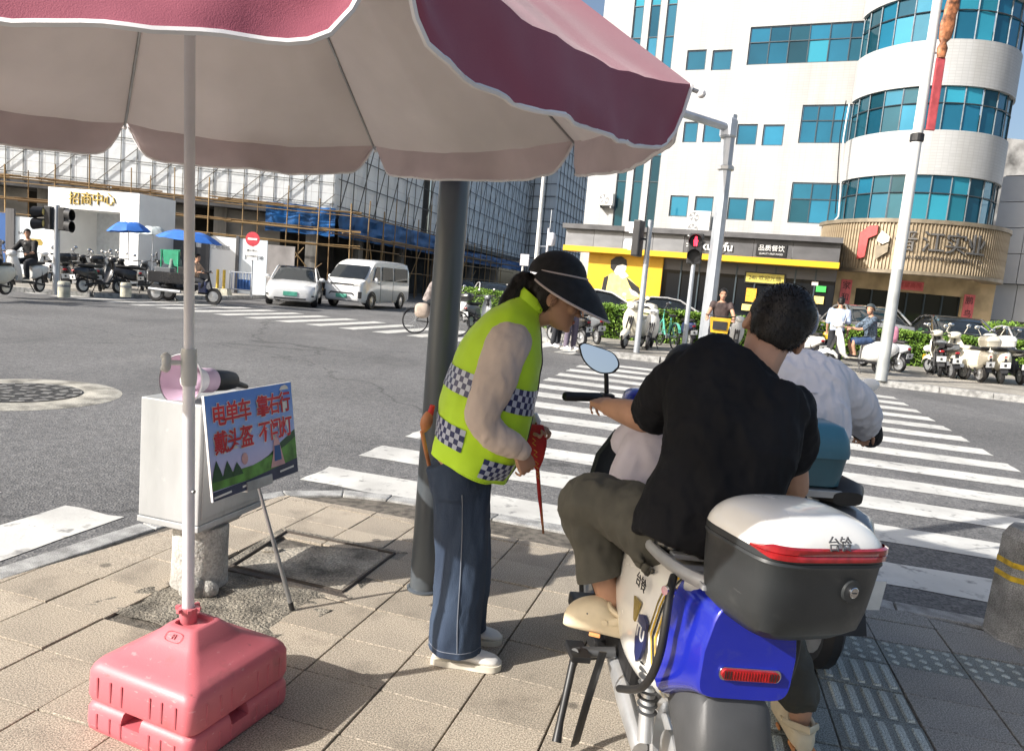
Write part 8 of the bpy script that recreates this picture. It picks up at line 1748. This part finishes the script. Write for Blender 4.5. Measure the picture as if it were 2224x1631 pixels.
# man in black on a white scooter, far left
ps = G(18, 636); hd = 178; fd = V((-math.sin(rad(hd)), math.cos(rad(hd)), 0)); s0 = ps - fd * 1.2
scooter('moped', s0, hd, 'white scooter ridden by the man in black at far left', C_WH, None, None, None, 0, 1.05); J = riding(s0, fd, .80, .32, .92, 1.05, 1.02, .6, .35, .1, .7); simple_person('man in a black shirt sitting on a white scooter at far left', J, M_BLKT, M_DKT, M_BLK, vox=.02)
ps = G(-62, 642); s0 = ps - fd * 1.1; scooter('vespa', s0, 175, 'pale scooter cut off by the left edge', C_CREAM, None, None, None, 0, 1.0); J = riding(s0, V((-.08, -1, 0)), .78, .3, .95, 1.0, .95); simple_person('rider in a pale patterned top with a pink helmet at the left edge', J, pm('pale_pattern_top', (.5, .42, .36), .8, var=.4, scale=14), M_DKT, M_BLK, vox=.022, helmet=pm('pink_helmet', (.6, .35, .42), .4))
# cyclist passing behind the grey pole
def bicycle(p, heading, label, col, sc_=1.0, basket=None, group=None):
    b = thing('bicycle', label, 'bicycle', p, group); b.rotation_euler = (0, 0, rad(heading)); b.scale = (sc_,) * 3
    def part(n, mb, m, par=None, **k): o = mb.build(n, m, None, **k); o.parent = par or b; return o
    for y in (0, 1.05):
        M = basis((0, y, .32), (0, 1, 0), (0, 0, 1), (1, 0, 0)); pts = [M @ V((.31 * math.cos(t), .31 * math.sin(t), 0)) for t in [2 * math.pi * k / 28 for k in range(28)]]
        w = part('wheel', MB().tube(pts + pts[:1], .019, 6), P_DARK, smooth=True); rmb = MB().cyl(M @ V((0, 0, -.04)), M @ V((0, 0, .04)), .03, n=8)
        for k in range(12): a = 2 * math.pi * k / 12; rmb.cyl(M @ V((0, 0, .02 * (-1) ** k)), M @ V((.3 * math.cos(a), .3 * math.sin(a), 0)), .003, n=3)
        part('spokes', rmb, M_ALU, w)
    part('frame', MB().tube([(0, .45, .30), (0, .36, .80)], .022, 8).tube([(0, .45, .30), (0, .70, .34), (0, .92, .72)], .028, 8).tube([(0, .45, .30), (0, 0, .32)], .016, 6).tube([(0, .37, .72), (0, 0, .32)], .013, 6), col, smooth=True); part('fork', MB().tube([(-.05, 1.05, .32), (-.05, .98, .62), (0, .93, .74), (0, .90, .98)], .015, 6).tube([(.05, 1.05, .32), (.05, .98, .62), (0, .93, .72)], .015, 6), col, smooth=True)
    part('handlebar', MB().tube([(-.28, .78, 1.02), (-.2, .88, 1.02), (0, .90, 1.0), (.2, .88, 1.02), (.28, .78, 1.02)], .013, 6), P_DARK, smooth=True); part('saddle', MB().loft([ring(y, hw, z0, z1) for y, hw, z0, z1 in ((.52, .03, .82, .86), (.40, .07, .82, .88), (.25, .11, .81, .88), (.18, .09, .82, .87))]), P_SEAT, smooth=True)
    part('mudguard', MB().loft([[V((x, .34 * math.sin(a), .32 + .36 * math.cos(a))) for x in (-.035, 0, .035)] for a in [rad(-70 + 140 * k / 8) for k in range(9)]], False, False), col, smooth=True, solid=.006); part('crank', MB().cyl((-.06, .45, .30), (.06, .45, .30), .06, n=12).box((.1, .45, .14), (.09, .08, .02)).box((-.1, .45, .46), (.09, .08, .02)).box((.07, .45, .22), (.015, .02, .17)).box((-.07, .45, .38), (.015, .02, .17)), M_ALU)
    if basket: bk = part('basket', MB().loft([[V((x * hx, 1.12 + y * hy, z)) for x, y in ((-1, -1), (1, -1), (1, 1), (-1, 1))] for hx, hy, z in ((.15, .12, .70), (.19, .15, .98))], caps=False), basket, solid=.012); part('basket_mesh', MB().box((0, 1.275, .84), (.26, .012, .16)), P_DARK, bk)
    return b
pc_ = G(900, 724, RZ); bicycle(pc_, -80, 'black bicycle with a person passing behind the grey pole', C_BK, 1.05)
fd = V((math.sin(rad(80)), math.cos(rad(80)), 0)); J = riding(pc_, fd, .80, .28, .82, .98, .95, .45, .18, .12, .2, .25); simple_person('cyclist in a greyish top and bare legs behind the grey pole', J, pm('grey_brown_top', (.22, .19, .18), .8, var=.3), M_DKT, M_WPL, vox=.02, leg=.45)
sb = thing('saddle_bag', 'pale bag on the rear of the passing bicycle', 'bag', pc_ + V((.05, 0, .5))); MB().ball(pc_ + V((.18, -.12, .62)), (.2, .13, .2), 14, 10, e=.7).build('bag', pm('pale_bag', (.42, .34, .28), .8, var=.15), sb, smooth=True)
# along the right far pavement
gr_ = 'scooters parked along the right hedge'
scooter('moped', G(1022, 712, RZ), -30, 'dark moped with a black box between the grey pole and the woman', C_GR, None, C_BK, gr_); scooter('vespa', G(1008, 700, RZ), 20, 'white scooter behind the dark moped near the small hedge', C_WH, None, None, gr_)
scooter('moped', G(1262, 752), 35, 'black moped left of the cream scooter by the hedge', C_BK, None, None, gr_); scooter('moped', G(1296, 748), 20, 'dark moped with red trim left of the cream scooter', C_GR, None, None, gr_)
J = standing(G(1236, 758), (.6, -.8, 0), 1.68); simple_person('pedestrian in grey trousers half hidden behind the sun visor', J, M_BLKT, pm('grey_purple_trousers', (.12, .10, .14), .8), M_WPL, vox=.02); J = standing(G(1205, 752), (.8, -.5, 0), 1.64); simple_person('pedestrian in dark clothes hidden behind the face of the woman', J, M_DKT, M_DKT, M_WPL, vox=.022)
hd = 152; fd = V((-math.sin(rad(hd)), math.cos(rad(hd)), 0)); scooter('vespa', G(1358, 756) - fd * 1.15, hd, 'cream retro scooter facing the road beside the slim signal post', C_CREAM, C_CREAM, C_CREAM, gr_, 4, 1.08)
scooter('moped', G(1415, 760) + V((.15, 1.0, 0)), 165, 'black and white moped right of the cream retro scooter', C_WH, None, None, gr_); bicycle(G(1462, 758), 10, 'mint green hire bicycle by the hedge', C_MINT, 1.05)
scooter('moped', G(1508, 757) + V((0, .6, 0)), 10, 'dark moped behind the signal posts', C_NAVY, None, None, gr_)
pw = G(1546, 800); bicycle(pw + V((.35, 1.1, 0)), 165, 'bicycle with a yellow front basket ridden by the woman in brown', C_BK, 1.08, pm('yellow_basket', (.62, .36, .02), .5)); J = riding(pw + V((.35, 1.1, 0)), V((-.26, -.97, 0)), .78, .3, .86, 1.02, 1.0, .45, .2, .06, 0, .26); simple_person('woman in a dark brown sleeveless top riding a bicycle with a yellow basket', J, pm('brown_top', (.06, .04, .038), .8, var=.2), M_DKT, M_BLK, vox=.018, sleeve=.12)
scooter('moped', G(1598, 775) + V((.1, 1.1, 0)), 170, 'silver scooter beside the woman in brown', C_SIL, None, None, gr_)
scooter('moped', G(1772, 790), 8, 'white moped with a red tail lamp behind the pale rider', C_WH, None, None, gr_); scooter('moped', G(1795, 793) + V((.1, .3, 0)), 5, 'dark moped with a yellow plate beside the policeman', C_NAVY, None, pm('yellow_plate_box', (.6, .4, .02), .5), gr_, 5, .8)
J = standing(G(1806, 800), (.45, .9, 0), 1.74, .14); simple_person('policeman in a pale blue shirt and dark trousers standing with his back turned', J, pm('pale_blue_shirt', (.42, .50, .66), .75, bump=.1), M_DKT, M_BLK, vox=.017)
ph = G(1912, 814); hd = 82; fd = V((-math.sin(rad(hd)), math.cos(rad(hd)), 0)); scooter('vespa', ph, hd, 'white retro scooter ridden by a man in a helmet', C_WH, None, None, None, 0, 1.08)
J = riding(ph, fd, .74, .34, .92, 1.02, 1.0, .62, .34, .02, .9, .27); simple_person('man with a dark helmet and patterned blue shirt riding the white retro scooter', J, pm('blue_pattern_shirt', (.08, .11, .15), .8, var=.6, scale=26), pm('blue_shorts', (.03, .06, .14), .8), M_BLK, vox=.017, sleeve=.5, leg=.45, helmet=pm('dark_helmet', (.05, .06, .06), .3, clear=.4))
pb = thing('pink_bag', 'pink bag hanging behind the rider on the white retro scooter', 'bag', ph + V((.1, 0, .8))); MB().ball(ph + V((.12, 0, .98)), (.13, .16, .2), 14, 10, e=.6).build('bag', pm('pink_bag_cloth', (.6, .25, .35), .7), pb, smooth=True)
for kind, u, v, hd, lab, bc_, st_, bx_, sc_ in (('motorbike', 2040, 818, -25, 'black motorcycle with a yellow plate first in the right row', C_BK, None, None, 1.05), ('motorbike', 2066, 822, -10, 'dark grey motorcycle second in the right row', C_GR, None, None, 1.05), ('vespa', 2092, 824, 8, 'cream scooter without a box in the right row', C_CREAM, C_CREAM, None, 1.05), ('vespa', 2128, 830, 4, 'cream scooter with a round cream top box in the right row', C_CREAM, None, C_CREAM, 1.05), ('vespa', 2172, 834, -18, 'cream scooter with a white and black top box in the right row', C_CREAM, None, C_WH, 1.08), ('motorbike', 2215, 836, -12, 'black motorcycle at the right edge of the row', C_BK, None, None, 1.05)):
    scooter(kind, G(u, v), hd, lab, bc_, st_, bx_, gr_, 5, sc_)
scooter('moped', G(1952, 812) + V((.3, .6, 0)), 20, 'silver moped half hidden behind the lamp post', C_SIL, None, None, gr_)
hs = thing('notice_plate', 'yellow and white plate leaning in the hedge at the right', 'plate', G(2012, 800)); p = at(2012, 775, 21.0); MB().box(p, (.20, .02, .15)).build('yellow_plate', M_YB, hs); MB().ball(p + V((.02, 0, .24)), (.14, .04, .1), 12, 6).build('white_shield', M_WPL, hs, smooth=True); pole('stake', V((p.x, p.y + .02, FZ)), p + V((0, .02, .1)), .012, M_GALV, hs)
# prototypes are only templates: remove them
def drop(o):
    for c in list(o.children): drop(c)
    bpy.data.objects.remove(o)
for o in list(PROTO.values()) + [CARP]: drop(o)
bpy.data.scenes.remove(TMP)
